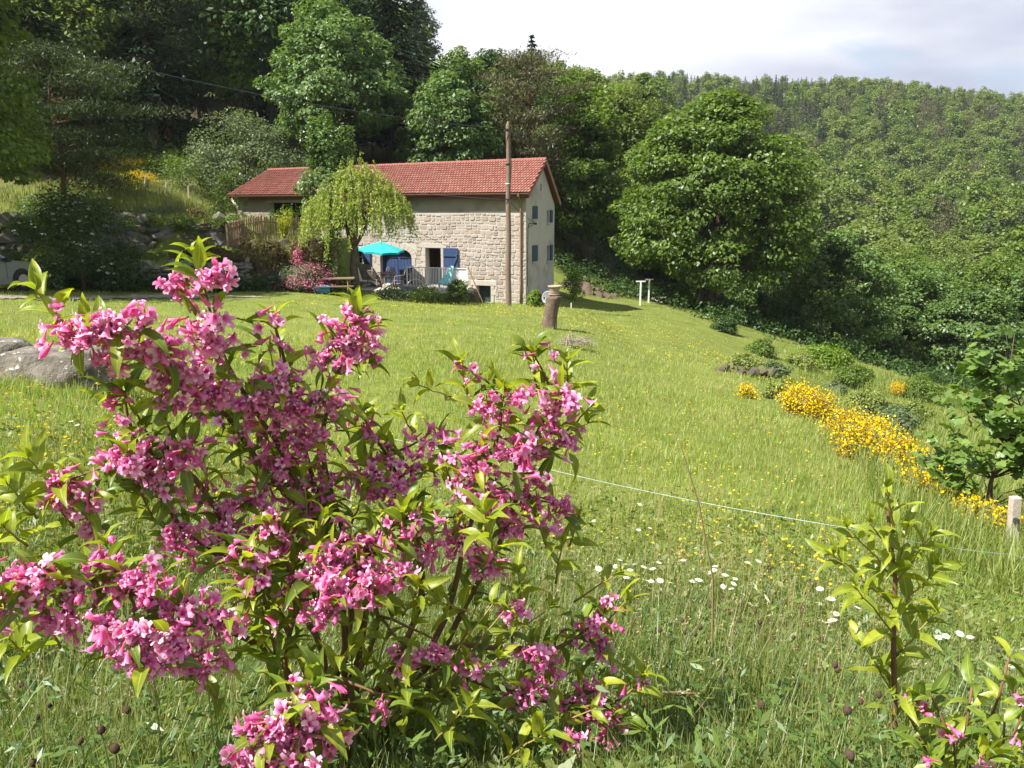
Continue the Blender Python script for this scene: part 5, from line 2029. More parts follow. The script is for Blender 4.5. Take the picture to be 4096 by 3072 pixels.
def scrub():
    """rough bushes on the bank that breaks away from the meadow"""
    rows = [(2975, 1490, 0.9, 0.45, 'grass_rough', 'grey-green scrub bush beside the stone heap at the meadow edge'), (3085, 1520, 1.0, 0.5, 'leaf_sallow', 'scrub bush right of the stone heap on the breaking bank'),
            (3135, 1600, 0.7, 0.4, 'grass_rough', 'low scrub bush just above the top of the broom row'), (3200, 1470, 1.2, 0.6, 'grass_rough', 'grey-green scrub bush on the bank left of the round shrub'),
            (3330, 1590, 1.0, 0.5, 'leaf_sallow', 'scrub bush behind the top of the broom row'), (3470, 1665, 0.9, 0.5, 'grass_rough', 'scrub bush behind the middle of the broom row'),
            (3560, 1740, 0.9, 0.55, 'leaf_sallow', 'scrub bush between broom row and the young maple sapling'), (3640, 1700, 1.0, 0.7, 'grass_rough', 'grey-green scrub bush left of the young maple sapling'),
            (3400, 1545, 1.4, 0.8, 'leaf_maple', 'scrub bush at the dark wood edge beyond the fence stakes'), (3680, 1600, 1.6, 1.0, 'leaf_maple', 'tall scrub bush right of the lone bright broom'),
            (3050, 1420, 1.2, 0.6, 'leaf_maple', 'scrub bush at the foot of the big round maple'), (2900, 1330, 1.2, 0.7, 'leaf_dark', 'dark scrub bush in the shade of the big round maple'),
            (3730, 1960, 0.5, 0.45, 'leaf_sallow', 'green scrub bush in the gap of the broom row')]
    for k, (px, py, w, h, mat, lab) in enumerate(rows):
        p = gpos(px, py, 0, 5)
        if p.y > 56: p = at_ground(px, 52)
        t = broadleaf(700 + k, h * 1.2, w * 1.3, 0.0, 44, 90, 0.04 + 0.0016 * p.y, clump=w * 0.2, trunk=0.02, stems=4, flat=0.8, lobes=0.4)
        tree_obj(t, 'scrub_bush', p, lab, mat, 'bark', 'bush', 'scrub bushes on the meadow bank')


scrub()


def brooms():
    rows = [
        # photo x, y of the foot, width, height, words
        (3185, 1655, 0.75, 0.85, 'yellow broom bush at the upper end of the row on the meadow edge'),
        (3262, 1685, 0.7, 0.8, 'broom bush second from the top of the row on the meadow edge'),
        (3375, 1765, 0.8, 0.75, 'broom bush third from the top of the row on the meadow edge'),
        (3440, 1850, 0.75, 0.8, 'loose broom bush with green showing in the middle of the row'),
        (3480, 1790, 0.7, 0.7, 'broom bush behind the middle of the row on the meadow edge'),
        (3590, 1900, 0.8, 0.75, 'full yellow broom bush in the lower middle of the row on the meadow edge'),
        (3705, 1935, 0.5, 0.5, 'small broom bush where the row thins out below its middle'),
        (3800, 2030, 0.45, 0.45, 'low broom bush left of the young maple sapling'),
        (3870, 2120, 0.5, 0.45, 'low broom bush under the young maple sapling'),
        (3655, 1985, 0.5, 0.45, 'low broom bush in front of the thinning row beside the sapling'),
        (3760, 1985, 0.5, 0.5, 'broom bush between the row and the young maple sapling'),
        (3965, 2150, 0.5, 0.45, 'small broom bush left of the wooden fence post'),
        (4080, 2170, 0.5, 0.45, 'broom bush behind the wooden fence post'),
        (2985, 1590, 0.3, 0.34, 'sparse small broom bush below the stone heap on the meadow'),
        (3585, 1580, 0.7, 0.8, 'lone bright broom bush at the far dark edge of the wood'),
        (3330, 1500, 0.9, 0.6, 'broom bush in the shade at the edge of the wood'),
        (3460, 1550, 0.9, 0.6, 'shaded broom bush left of the lone bright broom bush'),
        (550, 745, 2.2, 1.1, 'small golden broom bush on the grassy bank below the pine'),
        (455, 500, 2.4, 1.2, 'broom bush glimpsed through the dark pine branches'),
        (525, 470, 2.0, 1.1, 'broom bush high on the bank behind the dark pine'),
    ]
    for k, (px, py, w, h, lab) in enumerate(rows):
        p = gpos(px, py, 0.0, 4)
        if 'shade' in lab:
            p = at_ground(px + 60, 56)
        if p.y > 60:
            p = at_ground(px, 54)
        broom_bush(200 + k, p, w * 1.05, h * 0.78, lab)
        print('broom', k, tuple(round(c, 1) for c in p))


brooms()


# ------------------------------------------------------------------ things round the house
HM3 = Matrix((HU, HV, ZUP)).transposed()          # house axes as columns


def local_box(mb, c, size, rz=0.0, mi=0):
    return mb.box(c, size, Matrix.Rotation(rz, 3, 'Z'), mi)


def build_path():
    V, F = [], []
    xs = np.linspace(-300, 1080, 90)
    for i, px in enumerate(xs):
        for k, py in enumerate((1183, 1188, 1193, 1198)):
            wd = min(1.0, max(0.05, (1085 - px) / 330)) * (0.8 + 0.25 * math.sin(px * 0.05) + 0.2 * math.sin(px * 0.13 + 1))
            yy = 1190.5 + (py - 1190.5) * wd + 4 * math.sin(px * 0.006) + 1.5 * math.sin(px * 0.03 + k)
            p = gpos(px, yy, 0, 20)
            V.append((p.x, p.y, th(p.x, p.y) + 0.035))
    for i in range(len(xs) - 1):
        for k in range(3):
            a = i * 4 + k
            F.append([a, a + 4, a + 5, a + 1])
    o = obj('path', np_mesh('path', np.array(V), np.array(F), [MAT['gravel']], None, True))
    tag(o, 'pale gravel track crossing the yard', None, None, 'structure')


build_path()


def build_terrace():
    """raised stone terrace along the front wall"""
    z1 = HC.z + ZT
    u0, u1 = front_uz(1880, 1150, -0.3)[0], 11.0
    V = []
    prof = [(u0, 0), (u0, -2.6), (u0 + 0.8, -3.4), (u0 + 3.0, -3.5), (u0 + 5.5, -3.2), (u1, -3.0), (u1, 0)]
    mb = MB()
    top = [HP(u, v, ZT) for u, v in prof]
    bot = [HP(u, v + (0.0 if v == 0 else -0.12), -0.7) for u, v in prof]
    n = len(prof)
    mb.add(top + bot, [tuple(range(n))] + [(i, (i + 1) % n, n + (i + 1) % n, n + i) for i in range(n)])
    o = mb.build('terrace', MAT['terrace_slab'], None)
    tag(o, 'raised stone terrace along the front of the farmhouse', None, None, 'structure')
    # rough edging stones, each its own piece
    rg = random.Random(8)
    meshes = [proto_mesh('stone', p, [MAT['rock_mossy']]) for p in BLOCKS]
    for (a, b) in zip(prof[1:-1], prof[2:-1]):
        A = HP(a[0], a[1], 0); B = HP(b[0], b[1], 0)
        L_ = (B - A).length
        for row in range(3):
            s = rg.uniform(-0.1, 0.1)
            while s < L_:
                w = rg.uniform(0.25, 0.55)
                p = A.lerp(B, min(1, (s + w / 2) / L_))
                z = HC.z - 0.05 + row * (ZT / 3) + ZT / 6
                dd = (B - A).normalized(); n_ = Vector((dd.y, -dd.x, 0))
                if n_.y > 0: n_ = -n_
                obj('stone', rg.choice(meshes), o, frame(p + n_ * 0.05 + ZUP * (z - p.z), dd * w, n_ * 0.3, ZUP * (ZT / 3 * 1.1)) @ Euler((rg.uniform(-.1, .1), rg.uniform(-.1, .1), 0)).to_matrix().to_4x4())
                s += w
    # boulder by the cellar door
    p = HP(front_uz(1870, 1180, -1.0)[0], -1.2, 0.25)
    me = proto_mesh('boulder', BLOCKS[2], [MAT['rock_mossy']], True)
    r_ = obj('boulder', me, None, frame(p, HU * 1.5, HV * 0.9, ZUP * 1.35))
    md = r_.modifiers.new('round', 'SUBSURF'); md.levels = 2; md.render_levels = 2
    tag(r_, 'brown mossy boulder against the wall left of the cellar door', 'boulder')
    return u0, u1


TU0, TU1 = build_terrace()


def terr(px, py, v):
    """point above the terrace in the plane v in front of the wall"""
    u, z = front_uz(px, py, v)
    return HP(u, v, z), u, z


def build_railing():
    v = -2.3
    uL = front_uz(1628, 1100, v)[0]; uR = front_uz(1812, 1100, v)[0]; uE = front_uz(1869, 1100, v)[0]
    ztop = front_uz(1700, 1070, v)[1]
    z0 = ZT + 0.03
    root = thing('terrace_railing', HP((uL + uE) / 2, v, ZT), 'white metal railing with upright bars along the terrace edge', 'railing')
    q = MB(); q.bar(HP(uL, v, ztop), HP(uE, v, ztop), 0.05, 0.045); q.build('top_rail', MAT['white_paint'], root)
    q = MB(); q.bar(HP(uL, v, z0 + 0.12), HP(uE, v, z0 + 0.12), 0.035, 0.03); q.build('bottom_rail', MAT['white_paint'], root)
    um = front_uz(1702, 1100, v)[0]
    for u in (uL, um, (um + uR) / 2, uR, uE):
        q = MB(); q.bar(HP(u, v, ZT - 0.03), HP(u, v, ztop - 0.02), 0.055, 0.055, HU); q.build('post', MAT['white_paint'], root)
    n = 13
    for i in range(1, 6):
        u = uL + (um - uL) * i / 6
        q = MB(); q.bar(HP(u, v, z0 + 0.13), HP(u, v, ztop - 0.02), 0.02, 0.02, HU); q.build('bar', MAT['white_paint'], root)
    for i in range(1, 17):
        u = um + (uR - um) * i / 17
        if abs(u - (um + uR) / 2) < 0.04: continue
        q = MB(); q.bar(HP(u, v, z0 + 0.13), HP(u, v, ztop - 0.02), 0.034, 0.034, HU); q.build('bar', MAT['white_paint'], root)
    q = MB(); q.box(HP((uR + uE) / 2, v + 0.03, (z0 + 0.1 + ztop) / 2), (abs(uE - uR) - 0.06, 0.02, ztop - z0 - 0.16), HM3)
    q.build('panel', MAT['white_paint'], root)
    # handrail down to the cellar door
    a = HP(uE, v, ztop); b = HP(uE - 0.75, v + 0.2, 0.25)
    r2 = thing('stair_handrail', HP(uE, v, ZT), 'thin brown handrail slanting down from the railing to the cellar door', 'handrail')
    q = MB(); q.bar(a + ZUP * 0.03 - HU * 0.06, b, 0.045, 0.045); q.build('rail', MAT['gutter_brown'], r2)
    q = MB(); q.bar(b + ZUP * 0.02, b - ZUP * 0.5, 0.04, 0.04, HU); q.build('post', MAT['gutter_brown'], r2)
    # towel over the rail
    ut = front_uz(1808, 1060, v - 0.03)[0]
    V, F = [], []
    nu, nv = 9, 14
    for i in range(nu):
        for j in range(nv):
            t = j / (nv - 1); s = i / (nu - 1) - 0.5
            wide = 0.20 + 0.55 * t ** 1.4
            z = ztop + 0.12 - t * 0.95
            V.append(HP(ut + s * wide + 0.45 * t ** 1.6, v - 0.06 - 0.05 * math.sin(s * 16) * t - 0.12 * t, z))
    for i in range(nu - 1):
        for j in range(nv - 1):
            a = i * nv + j
            F.append([a, a + nv, a + nv + 1, a + 1])
    o = obj('beach_towel', np_mesh('beach_towel', np.array([tuple(p) for p in V]), np.array(F), [MAT['cloth_pale']], None, True))
    o.modifiers.new('thick', 'SOLIDIFY').thickness = 0.012
    tag(o, 'pale turquoise towel hanging over the white railing', 'towel')


build_railing()


def plastic_chair(name, loc, rz, mat, label, group=None):
    """stacking garden chair: seat, slatted curved back, arms and four legs"""
    root = thing(name, loc, label, 'chair', group)
    M = Matrix.Translation(Vector(loc)) @ Matrix.Rotation(rz, 4, 'Z')
    m = MAT[mat]
    q = MB()
    nx, ny = 5, 5
    V, F = [], []
    for i in range(nx):
        for j in range(ny):
            x = (i / (nx - 1) - 0.5) * 0.46; y = (j / (ny - 1) - 0.5) * 0.44
            V.append((x, y, 0.43 - 0.03 * math.cos(x * 5) + 0.03 * (y < -0.15) * -1 + 0.01))
    for i in range(nx - 1):
        for j in range(ny - 1):
            a = i * ny + j; F.append((a, a + ny, a + ny + 1, a + 1))
    q.add(V, F)
    o = obj('seat', q.mesh('seat', m, True), root, M); o.modifiers.new('t', 'SOLIDIFY').thickness = 0.02
    # back: a frame with slats
    back = MB()
    def bp(s, t):
        return Vector((s * (0.25 - 0.03 * t), 0.20 + 0.14 * t - 0.05 * (1 - s * s) * -1, 0.43 + 0.46 * t))
    back.tube([bp(-1, 0), bp(-1, 0.5), bp(-0.97, 0.9), bp(-0.6, 1.03), bp(0, 1.06), bp(0.6, 1.03), bp(0.97, 0.9), bp(1, 0.5), bp(1, 0)], 0.022, 6)
    bo = obj('backrest', back.mesh('backrest', m, True), root, M)
    for k in range(5):
        t = 0.18 + 0.17 * k
        s_ = MB()
        for i in range(4):
            a, b = -0.95 + 1.9 * i / 4, -0.95 + 1.9 * (i + 1) / 4
            p = [bp(a, t - 0.055), bp(b, t - 0.055), bp(b, t + 0.055), bp(a, t + 0.055)]
            s_.add(p, [(0, 1, 2, 3)])
        so = obj('slat', s_.mesh('slat', m), bo, M); so.modifiers.new('t', 'SOLIDIFY').thickness = 0.012
    for s in (-1, 1):
        a = MB(); a.tube([Vector((s * 0.25, 0.26, 0.68)), Vector((s * 0.28, 0.05, 0.66)), Vector((s * 0.28, -0.17, 0.65)), Vector((s * 0.27, -0.24, 0.60))], [0.025, 0.028, 0.028, 0.024], 6)
        obj('armrest', a.mesh('armrest', m, True), root, M)
        for y, yb, top in ((-0.22, -0.26, 0.64), (0.2, 0.29, 0.45)):
            l = MB(); l.bar(Vector((s * 0.26, y, top)), Vector((s * 0.28, yb, 0.0)), 0.055, 0.035)
            obj('leg', l.mesh('leg', m), root, M)
    return root


def build_terrace_things():
    zt = HC.z + ZT
    v = -1.3
    # round table
    c, u, z = terr(1545, 1090, v); c.z = zt
    root = thing('garden_table', c, 'round garden table on the terrace in front of the arched blue door', 'table')
    q = MB(); q.lathe([(0.5, 0.70), (0.53, 0.715), (0.53, 0.735), (0.5, 0.74)], c, 24); q.build('table_top', MAT['plastic_brown'], root)
    for k in range(4):
        a = math.pi / 4 + k * math.pi / 2
        q = MB(); q.bar(c + Vector((math.cos(a) * 0.3, math.sin(a) * 0.3, 0.705)), c + Vector((math.cos(a) * 0.42, math.sin(a) * 0.42, 0)), 0.05, 0.05); q.build('leg', MAT['plastic_brown'], root)
    g = 'plastic chairs round the terrace table'
    for px, vv, rz, lab in ((1497, -1.9, R(160), 'brown plastic chair left of the terrace table showing its slatted back'),
                            (1592, -1.9, R(-70), 'brown plastic chair right of the terrace table with its side to us'),
                            (1627, -1.2, R(-95), 'brown plastic chair half hidden behind the left end of the railing'),
                            (1560, -0.6, R(0), 'brown plastic chair behind the terrace table against the blue door')):
        p, u, z = terr(px, 1120, vv); p.z = zt
        plastic_chair('garden_chair', p, rz, 'plastic_brown', lab, g)
    # parasol, leaning
    top = terr(1524, 966, -1.6)[0]
    foot = terr(1489, 1120, -1.6)[0]; foot.z = zt
    root = thing('garden_parasol', foot, 'turquoise parasol standing open over the terrace table', 'parasol')
    q = MB(); q.tube([foot, terr(1487, 1010, -1.6)[0], terr(1500, 985, -1.6)[0], top], 0.02, 8); q.build('pole', MAT['white_paint'], root)
    q = MB(); q.lathe([(0.26, 0), (0.26, 0.06), (0.05, 0.10), (0.04, 0.3)], foot, 16); q.build('base', MAT['planter_grey'], root)
    can = MB()
    n = 8
    tilt = Matrix.Rotation(R(4), 3, 'Y') @ Matrix.Rotation(R(6), 3, 'X')
    rim = [top + tilt @ Vector((math.cos(2 * math.pi * k / n + 0.2) * 1.22, math.sin(2 * math.pi * k / n + 0.2) * 1.22, -0.42)) for k in range(n)]
    mid = [top + tilt @ Vector((math.cos(2 * math.pi * (k + .5) / n + 0.2) * 1.08, math.sin(2 * math.pi * (k + .5) / n + 0.2) * 1.08, -0.40)) for k in range(n)]
    for k in range(n):
        p = MB()
        r0, r1, m_ = rim[k], rim[(k + 1) % n], mid[k]
        dn = Vector((0, 0, -0.10))
        p.add([top, r0, m_, r1, r0 + dn, m_ + dn, r1 + dn], [(0, 1, 2), (0, 2, 3), (1, 4, 5, 2), (2, 5, 6, 3)])
        p.build('canopy_panel', MAT['cloth_turquoise'], root)
        p = MB(); p.bar(top - ZUP * 0.04, r0 - ZUP * 0.02, 0.012, 0.012); p.build('rib', MAT['white_paint'], root)
    q = MB(); q.lathe([(0.03, 0.0), (0.035, 0.03), (0.01, 0.08)], top, 8); q.build('finial', MAT['white_paint'], root)
    # reclining chair with pale cushion
    p = terr(1462, 1110, -1.9)[0]; p.z = zt
    root = thing('lounge_chair', p, 'garden lounger with white cushion beside the willow trunk', 'lounger')
    for a, b, nm in (((-0.25, 0, 0.3), (0.35, 0, 0.28), 'seat_cushion'), ((-0.25, 0, 0.3), (-0.45, 0, 1.0), 'back_cushion'), ((0.35, 0, 0.28), (0.7, 0, 0.12), 'leg_cushion')):
        q = MB(); q.bar(p + Vector(a), p + Vector(b), 0.52, 0.08, Vector((0, 0.001, 1))); q.build(nm, MAT['white_paint'], root, bevel=0.03)
    q = MB()
    for y in (-0.27, 0.27):
        q = MB(); q.tube([p + Vector((-0.45, y, 0)), p + Vector((-0.3, y, 0.3)), p + Vector((0.35, y, 0.26)), p + Vector((0.6, y, 0))], 0.018, 6); q.build('leg', MAT['iron'], root)
    # white hoop lying against the railing
    hp = terr(1667, 1125, -1.9)[0]; hp.z = zt
    q = MB()
    q.tube([hp + HU * (0.52 * math.cos(t)) + ZUP * (0.52 * math.sin(t)) - HV * 0.15 for t in np.linspace(0, math.pi, 13)], 0.025, 6)
    o = q.build('garden_hoop', MAT['white_paint'], None, True)
    tag(o, 'white garden hoop standing on the terrace behind the railing', 'hoop')
    # long planters on the terrace lip
    for k, (px, lab) in enumerate(((1618, 'left of two grey-green planters at the terrace lip'), (1652, 'right of two grey-green planters at the terrace lip'))):
        p = terr(px, 1142, -2.95)[0]; p.z = zt
        r_ = thing('long_planter', p, lab, 'planter')
        q = MB(); q.box(p + ZUP * 0.11, (0.33, 0.24, 0.22), HM3, taper=1.12); q.build('tub', MAT['planter_grey'], r_)
        q = MB(); q.box(p + ZUP * 0.225, (0.40, 0.3, 0.03), HM3); q.build('rim', MAT['planter_grey'], r_)
    # picnic table with attached benches
    c = at_ground(1345, 36.6)
    root = thing('picnic_table', c, 'brown wooden picnic table with benches under the willow', 'table')
    M = Matrix.Translation(c) @ Matrix.Rotation(R(8), 4, 'Z')
    for k in range(5):
        q = MB(); q.box((0, -0.32 + 0.16 * k, 0.74), (1.7, 0.145, 0.04)); obj('top_plank', q.mesh('top_plank', MAT['picnic_wood']), root, M)
    for s in (-1, 1):
        for k in range(2):
            q = MB(); q.box((0, s * (0.66 + 0.14 * k), 0.44), (1.7, 0.125, 0.04)); obj('bench_plank', q.mesh('bench_plank', MAT['picnic_wood']), root, M)
        q = MB(); q.box((s * 0.6, 0, 0.40), (0.045, 1.6, 0.09)); obj('cross_beam', q.mesh('cross_beam', MAT['picnic_wood']), root, M)
        for t in (-1, 1):
            q = MB(); q.bar((s * 0.56, t * 0.26, 0.72), (s * 0.56, t * 0.62, 0), 0.045, 0.1); obj('leg', q.mesh('leg', MAT['picnic_wood']), root, M)
    # blue towel over its near bench and blue chair behind
    V, F = [], []
    for i in range(9):
        for j in range(8):
            s, t = i / 8 - 0.5, j / 7
            p = M @ Vector((-0.55 + s * 0.7, -0.62 - 0.28 * min(t, 0.5) * 1.0 + 0.02, 0.475 - max(0, t - 0.5) * 0.6 + 0.02 * math.sin(s * 9 + t * 5)))
            V.append(tuple(p))
    for i in range(8):
        for j in range(7):
            a = i * 8 + j; F.append([a, a + 8, a + 9, a + 1])
    o = obj('bath_towel', np_mesh('bath_towel', np.array(V), np.array(F), [MAT['cloth_blue']], None, True)); o.modifiers.new('t', 'SOLIDIFY').thickness = 0.012
    tag(o, 'bright blue towel draped over the near bench of the picnic table', 'towel')
    plastic_chair('garden_chair', at_ground(1302, 37.8), R(20), 'plastic_blue', 'blue plastic chair behind the left end of the picnic table')
    plastic_chair('garden_chair', at_ground(1092, 35.4), R(-65), 'plastic_green', 'dark plastic chair standing on the lawn left of the pink flowering shrub')
    # satellite dish
    p = pt(2190, 1190, 41.2)
    g0 = th(p.x, p.y)
    root = thing('satellite_dish', (p.x, p.y, g0), 'grey satellite dish on the ground beside the gable wall', 'satellite dish')
    q = MB()
    nn = 18
    ax = Vector((-0.45, -0.85, 0.28)).normalized()
    xx = ax.cross(ZUP).normalized(); yy = xx.cross(ax)
    rings = []
    for r_ in (0.02, 0.14, 0.25, 0.34, 0.40):
        rings.append([p + (xx * math.cos(2 * math.pi * k / nn) * 0.92 + yy * math.sin(2 * math.pi * k / nn)) * r_ * 0.85 + ax * (r_ * r_ * 0.55 - 0.05) for k in range(nn)])
    V = [v_ for r_ in rings for v_ in r_]
    F = [(i * nn + k, i * nn + (k + 1) % nn, (i + 1) * nn + (k + 1) % nn, (i + 1) * nn + k) for i in range(4) for k in range(nn)] + [tuple(range(nn))]
    q.add(V, F)
    o = q.build('reflector', MAT['dish_grey'], root, True); o.modifiers.new('t', 'SOLIDIFY').thickness = 0.015
    q = MB(); q.tube([p - yy * 0.3, p + ax * 0.36 - yy * 0.1], 0.012, 5); q.build('feed_arm', MAT['iron'], root)
    q = MB(); q.box(p + ax * 0.37 - yy * 0.09, (0.07, 0.07, 0.1)); q.build('receiver', MAT['iron'], root)
    q = MB(); q.tube([p - ax * 0.06, Vector((p.x, p.y, g0 - 0.1)) - ax * 0.06], 0.025, 6); q.build('mast', MAT['iron'], root)


build_terrace_things()


def picket_fence():
    z = LV3
    A = [(935, 36.9), (985, 38.3), (1060, 39.3), (1150, 39.9), (1240, 40.3), (1300, 40.5)]
    pts = [Vector(((px / 4 - 512) / FPX * d, d, th((px / 4 - 512) / FPX * d, d))) for px, d in A]
    for p in pts: p.z = max(p.z, LV3 - 0.05)
    pts[0].z = LV3 - 0.15
    root = thing('picket_fence', pts[2], 'brown wooden picket fence in front of the garage', 'fence')
    mesh = []
    rg = random.Random(2)
    for k in range(4):
        q = MB()
        w, t, h = 0.075, 0.022, 1.08
        q.add([(-w / 2, -t / 2, 0), (w / 2, -t / 2, 0), (w / 2, -t / 2, h - 0.06), (0, -t / 2, h), (-w / 2, -t / 2, h - 0.06), (-w / 2, t / 2, 0), (w / 2, t / 2, 0), (w / 2, t / 2, h - 0.06), (0, t / 2, h), (-w / 2, t / 2, h - 0.06)],
              [(0, 1, 2, 3, 4), (9, 8, 7, 6, 5), (0, 5, 6, 1), (1, 6, 7, 2), (2, 7, 8, 3), (3, 8, 9, 4), (4, 9, 5, 0)])
        mesh.append(q.mesh('picket', MAT['picket_wood']))
    for a, b in zip(pts[:-1], pts[1:]):
        d = b - a
        n = max(2, int(d.length / 0.125))
        nx = Vector((d.x, d.y, 0)).normalized(); ny = Vector((-nx.y, nx.x, 0))
        for i in range(n):
            p = a.lerp(b, (i + 0.5) / n)
            M = frame(p + ZUP * (0.06 + rg.uniform(-0.03, 0.03)), nx, ny, ZUP) @ Euler((rg.uniform(-.02, .02), rg.uniform(-.03, .03), 0)).to_matrix().to_4x4()
            obj('picket', rg.choice(mesh), root, M)
        for zz in (0.3, 0.86):
            q = MB(); q.bar(a + ny * 0.035 + ZUP * zz, b + ny * 0.035 + ZUP * zz, 0.04, 0.07); q.build('rail', MAT['picket_wood'], root)
        q = MB(); q.box(a + ny * 0.09 + ZUP * 0.5, (0.09, 0.09, 1.1)); q.build('post', MAT['picket_wood'], root)
    # leaning weathered post under the garage eave
    p0 = HP(HLEN - 0.25, -0.5, 0); b = pt(962, 845, p0.y); t = pt(925, 795, p0.y)
    q = MB(); q.tube([b - (t - b) * 0.5, b, t], [0.08, 0.075, 0.06], 7)
    tag(q.build('leaning_post', MAT['stake_wood'], None, True), 'grey weathered post leaning under the left end of the eave', 'post')


picket_fence()


def pole_and_wires():
    d = 39.4
    b = at_ground(2034, d)
    top = pt(2031, 486, d)
    root = thing('utility_pole', b, 'tall wooden utility pole in front of the farmhouse', 'utility pole')
    q = MB()
    H = top.z - b.z
    n = 14
    rg = random.Random(1)
    q.tube([b + Vector((0.015 * math.sin(i * 1.3), 0, -0.5 + (H + 0.5) * i / n)) for i in range(n)] + [Vector((top.x, top.y, top.z - 0.22)), top], [0.150 - 0.05 * i / n for i in range(n)] + [0.098, 0.03], 12)
    q.build('shaft', MAT['pole_wood'], root, True)
    for py in (520, 656, 735, 797):
        c = pt(2031, py, d); c.x = b.x + (top.x - b.x) * (c.z - b.z) / H
        q = MB(); q.lathe([(0.135, -0.025), (0.14, 0), (0.135, 0.025)], c, 12); q.build('band', MAT['iron' if py != 735 else 'white_paint'], root)
    hook = pt(2031, 518, d) + Vector((0.0, -0.16, 0))
    low = pt(2031, 798, d) + Vector((0.0, -0.15, 0))
    q = MB(); q.bar(hook, hook + Vector((0, 0.14, 0)), 0.05, 0.05); q.build('hook', MAT['iron'], root)
    q = MB(); q.bar(low - Vector((0.22, 0, 0)), low + Vector((0.35, 0, 0)), 0.03, 0.03); q.build('crossbar', MAT['iron'], root)
    q = MB(); q.tube([hook + Vector((0.12, 0.02, -0.1)), pt(2046, 650, d - 0.1), pt(2040, 780, d - 0.15), low + Vector((0.1, 0, 0))], 0.014, 5); q.build('cable_down', MAT['cable_black'], root)

    def sag(a, b, s, n=28):
        return [a.lerp(b, i / n) - ZUP * s * 4 * (i / n) * (1 - i / n) for i in range(n + 1)]

    def wire(pts, r, name, lab):
        q = MB(); q.tube(pts, r, 5)
        tag(q.build(name, MAT['cable_black'], None, True), lab, 'cable')
    wire(sag(hook, pt(-500, -20, 33), 0.75), 0.017, 'overhead_cable', 'thick black cable sagging from the pole top across the wood to the upper left')
    wire(sag(hook, pt(4100, 1640, 75), 1.6), 0.014, 'overhead_cable', 'black cable running from the pole top down to the right past the maple')
    wire(sag(low, HINFO['bracket'] + Vector((-0.02, 0, 0.05)), 0.10, 12), 0.012, 'service_cable', 'thin cable from the pole to the bracket on the gable')
    wire(sag(low - Vector((0.2, 0, 0)), HP(11.5, -0.3, HINFO['ze'] + 0.75), 0.15, 16), 0.010, 'service_cable', 'thin cable from the pole along the roof behind the willow')
    wire(sag(low + Vector((0.1, 0, 0)), HP(0.1, -0.4, HINFO['ze'] + 0.05), 0.05, 10), 0.010, 'service_cable', 'short thin cable from the pole to the eave corner')


pole_and_wires()


def stump_and_pot():
    d = 27
    b = at_ground(2195, d)
    top = pt(2218, 1182, d)
    root = thing('tree_stump', b, 'tall grey tree stump carrying a flower pot on the lawn', 'tree stump')
    H = top.z - b.z
    q = MB()
    n, m = 22, 12
    V, F = [], []
    for j in range(m):
        t = j / (m - 1)
        cx = b.x + (top.x - b.x) * (0.3 * t + 0.7 * t * t); r0 = 0.26 - 0.045 * math.sin(math.pi * t) + 0.06 * (1 - t) ** 3 + 0.02 * t
        for k in range(n):
            a = 2 * math.pi * k / n
            r_ = r0 * (1 + 0.10 * mnoise.noise(Vector((math.cos(a) * 1.6, math.sin(a) * 1.6, t * 1.4))) + 0.07 * math.sin(a * 5 + t * 2) * 0.5)
            V.append((cx + math.cos(a) * r_, b.y + math.sin(a) * r_, b.z - 0.15 + (H + 0.15) * t + 0.02 * math.sin(a * 3) * (t > 0.95)))
    for j in range(m - 1):
        for k in range(n):
            a = j * n + k; c = j * n + (k + 1) % n
            F.append((a, c, c + n, a + n))
    F.append(tuple(range((m - 1) * n, m * n)))
    q.add(V, F); q.build('stump_body', MAT['stump_wood'], root, True)
    c = top + ZUP * 0.012
    root = thing('flower_pot', c, 'beige clay flower pot with saucer standing on the tree stump', 'flower pot')
    q = MB(); q.lathe([(0.17, 0), (0.20, 0.025), (0.21, 0.04), (0.19, 0.04)], c, 24); q.build('saucer', MAT['pot_clay'], root, True)
    q = MB(); q.lathe([(0.135, 0.035), (0.15, 0.08), (0.185, 0.25), (0.195, 0.27), (0.225, 0.275), (0.23, 0.32), (0.205, 0.322), (0.18, 0.25), (0.15, 0.24)], c, 28); q.build('pot_body', MAT['pot_clay'], root, True)
    q = MB(); q.lathe([(0.0, 0.255), (0.175, 0.25)], c, 20, close=False); q.build('soil', MAT['earth'], root)


stump_and_pot()


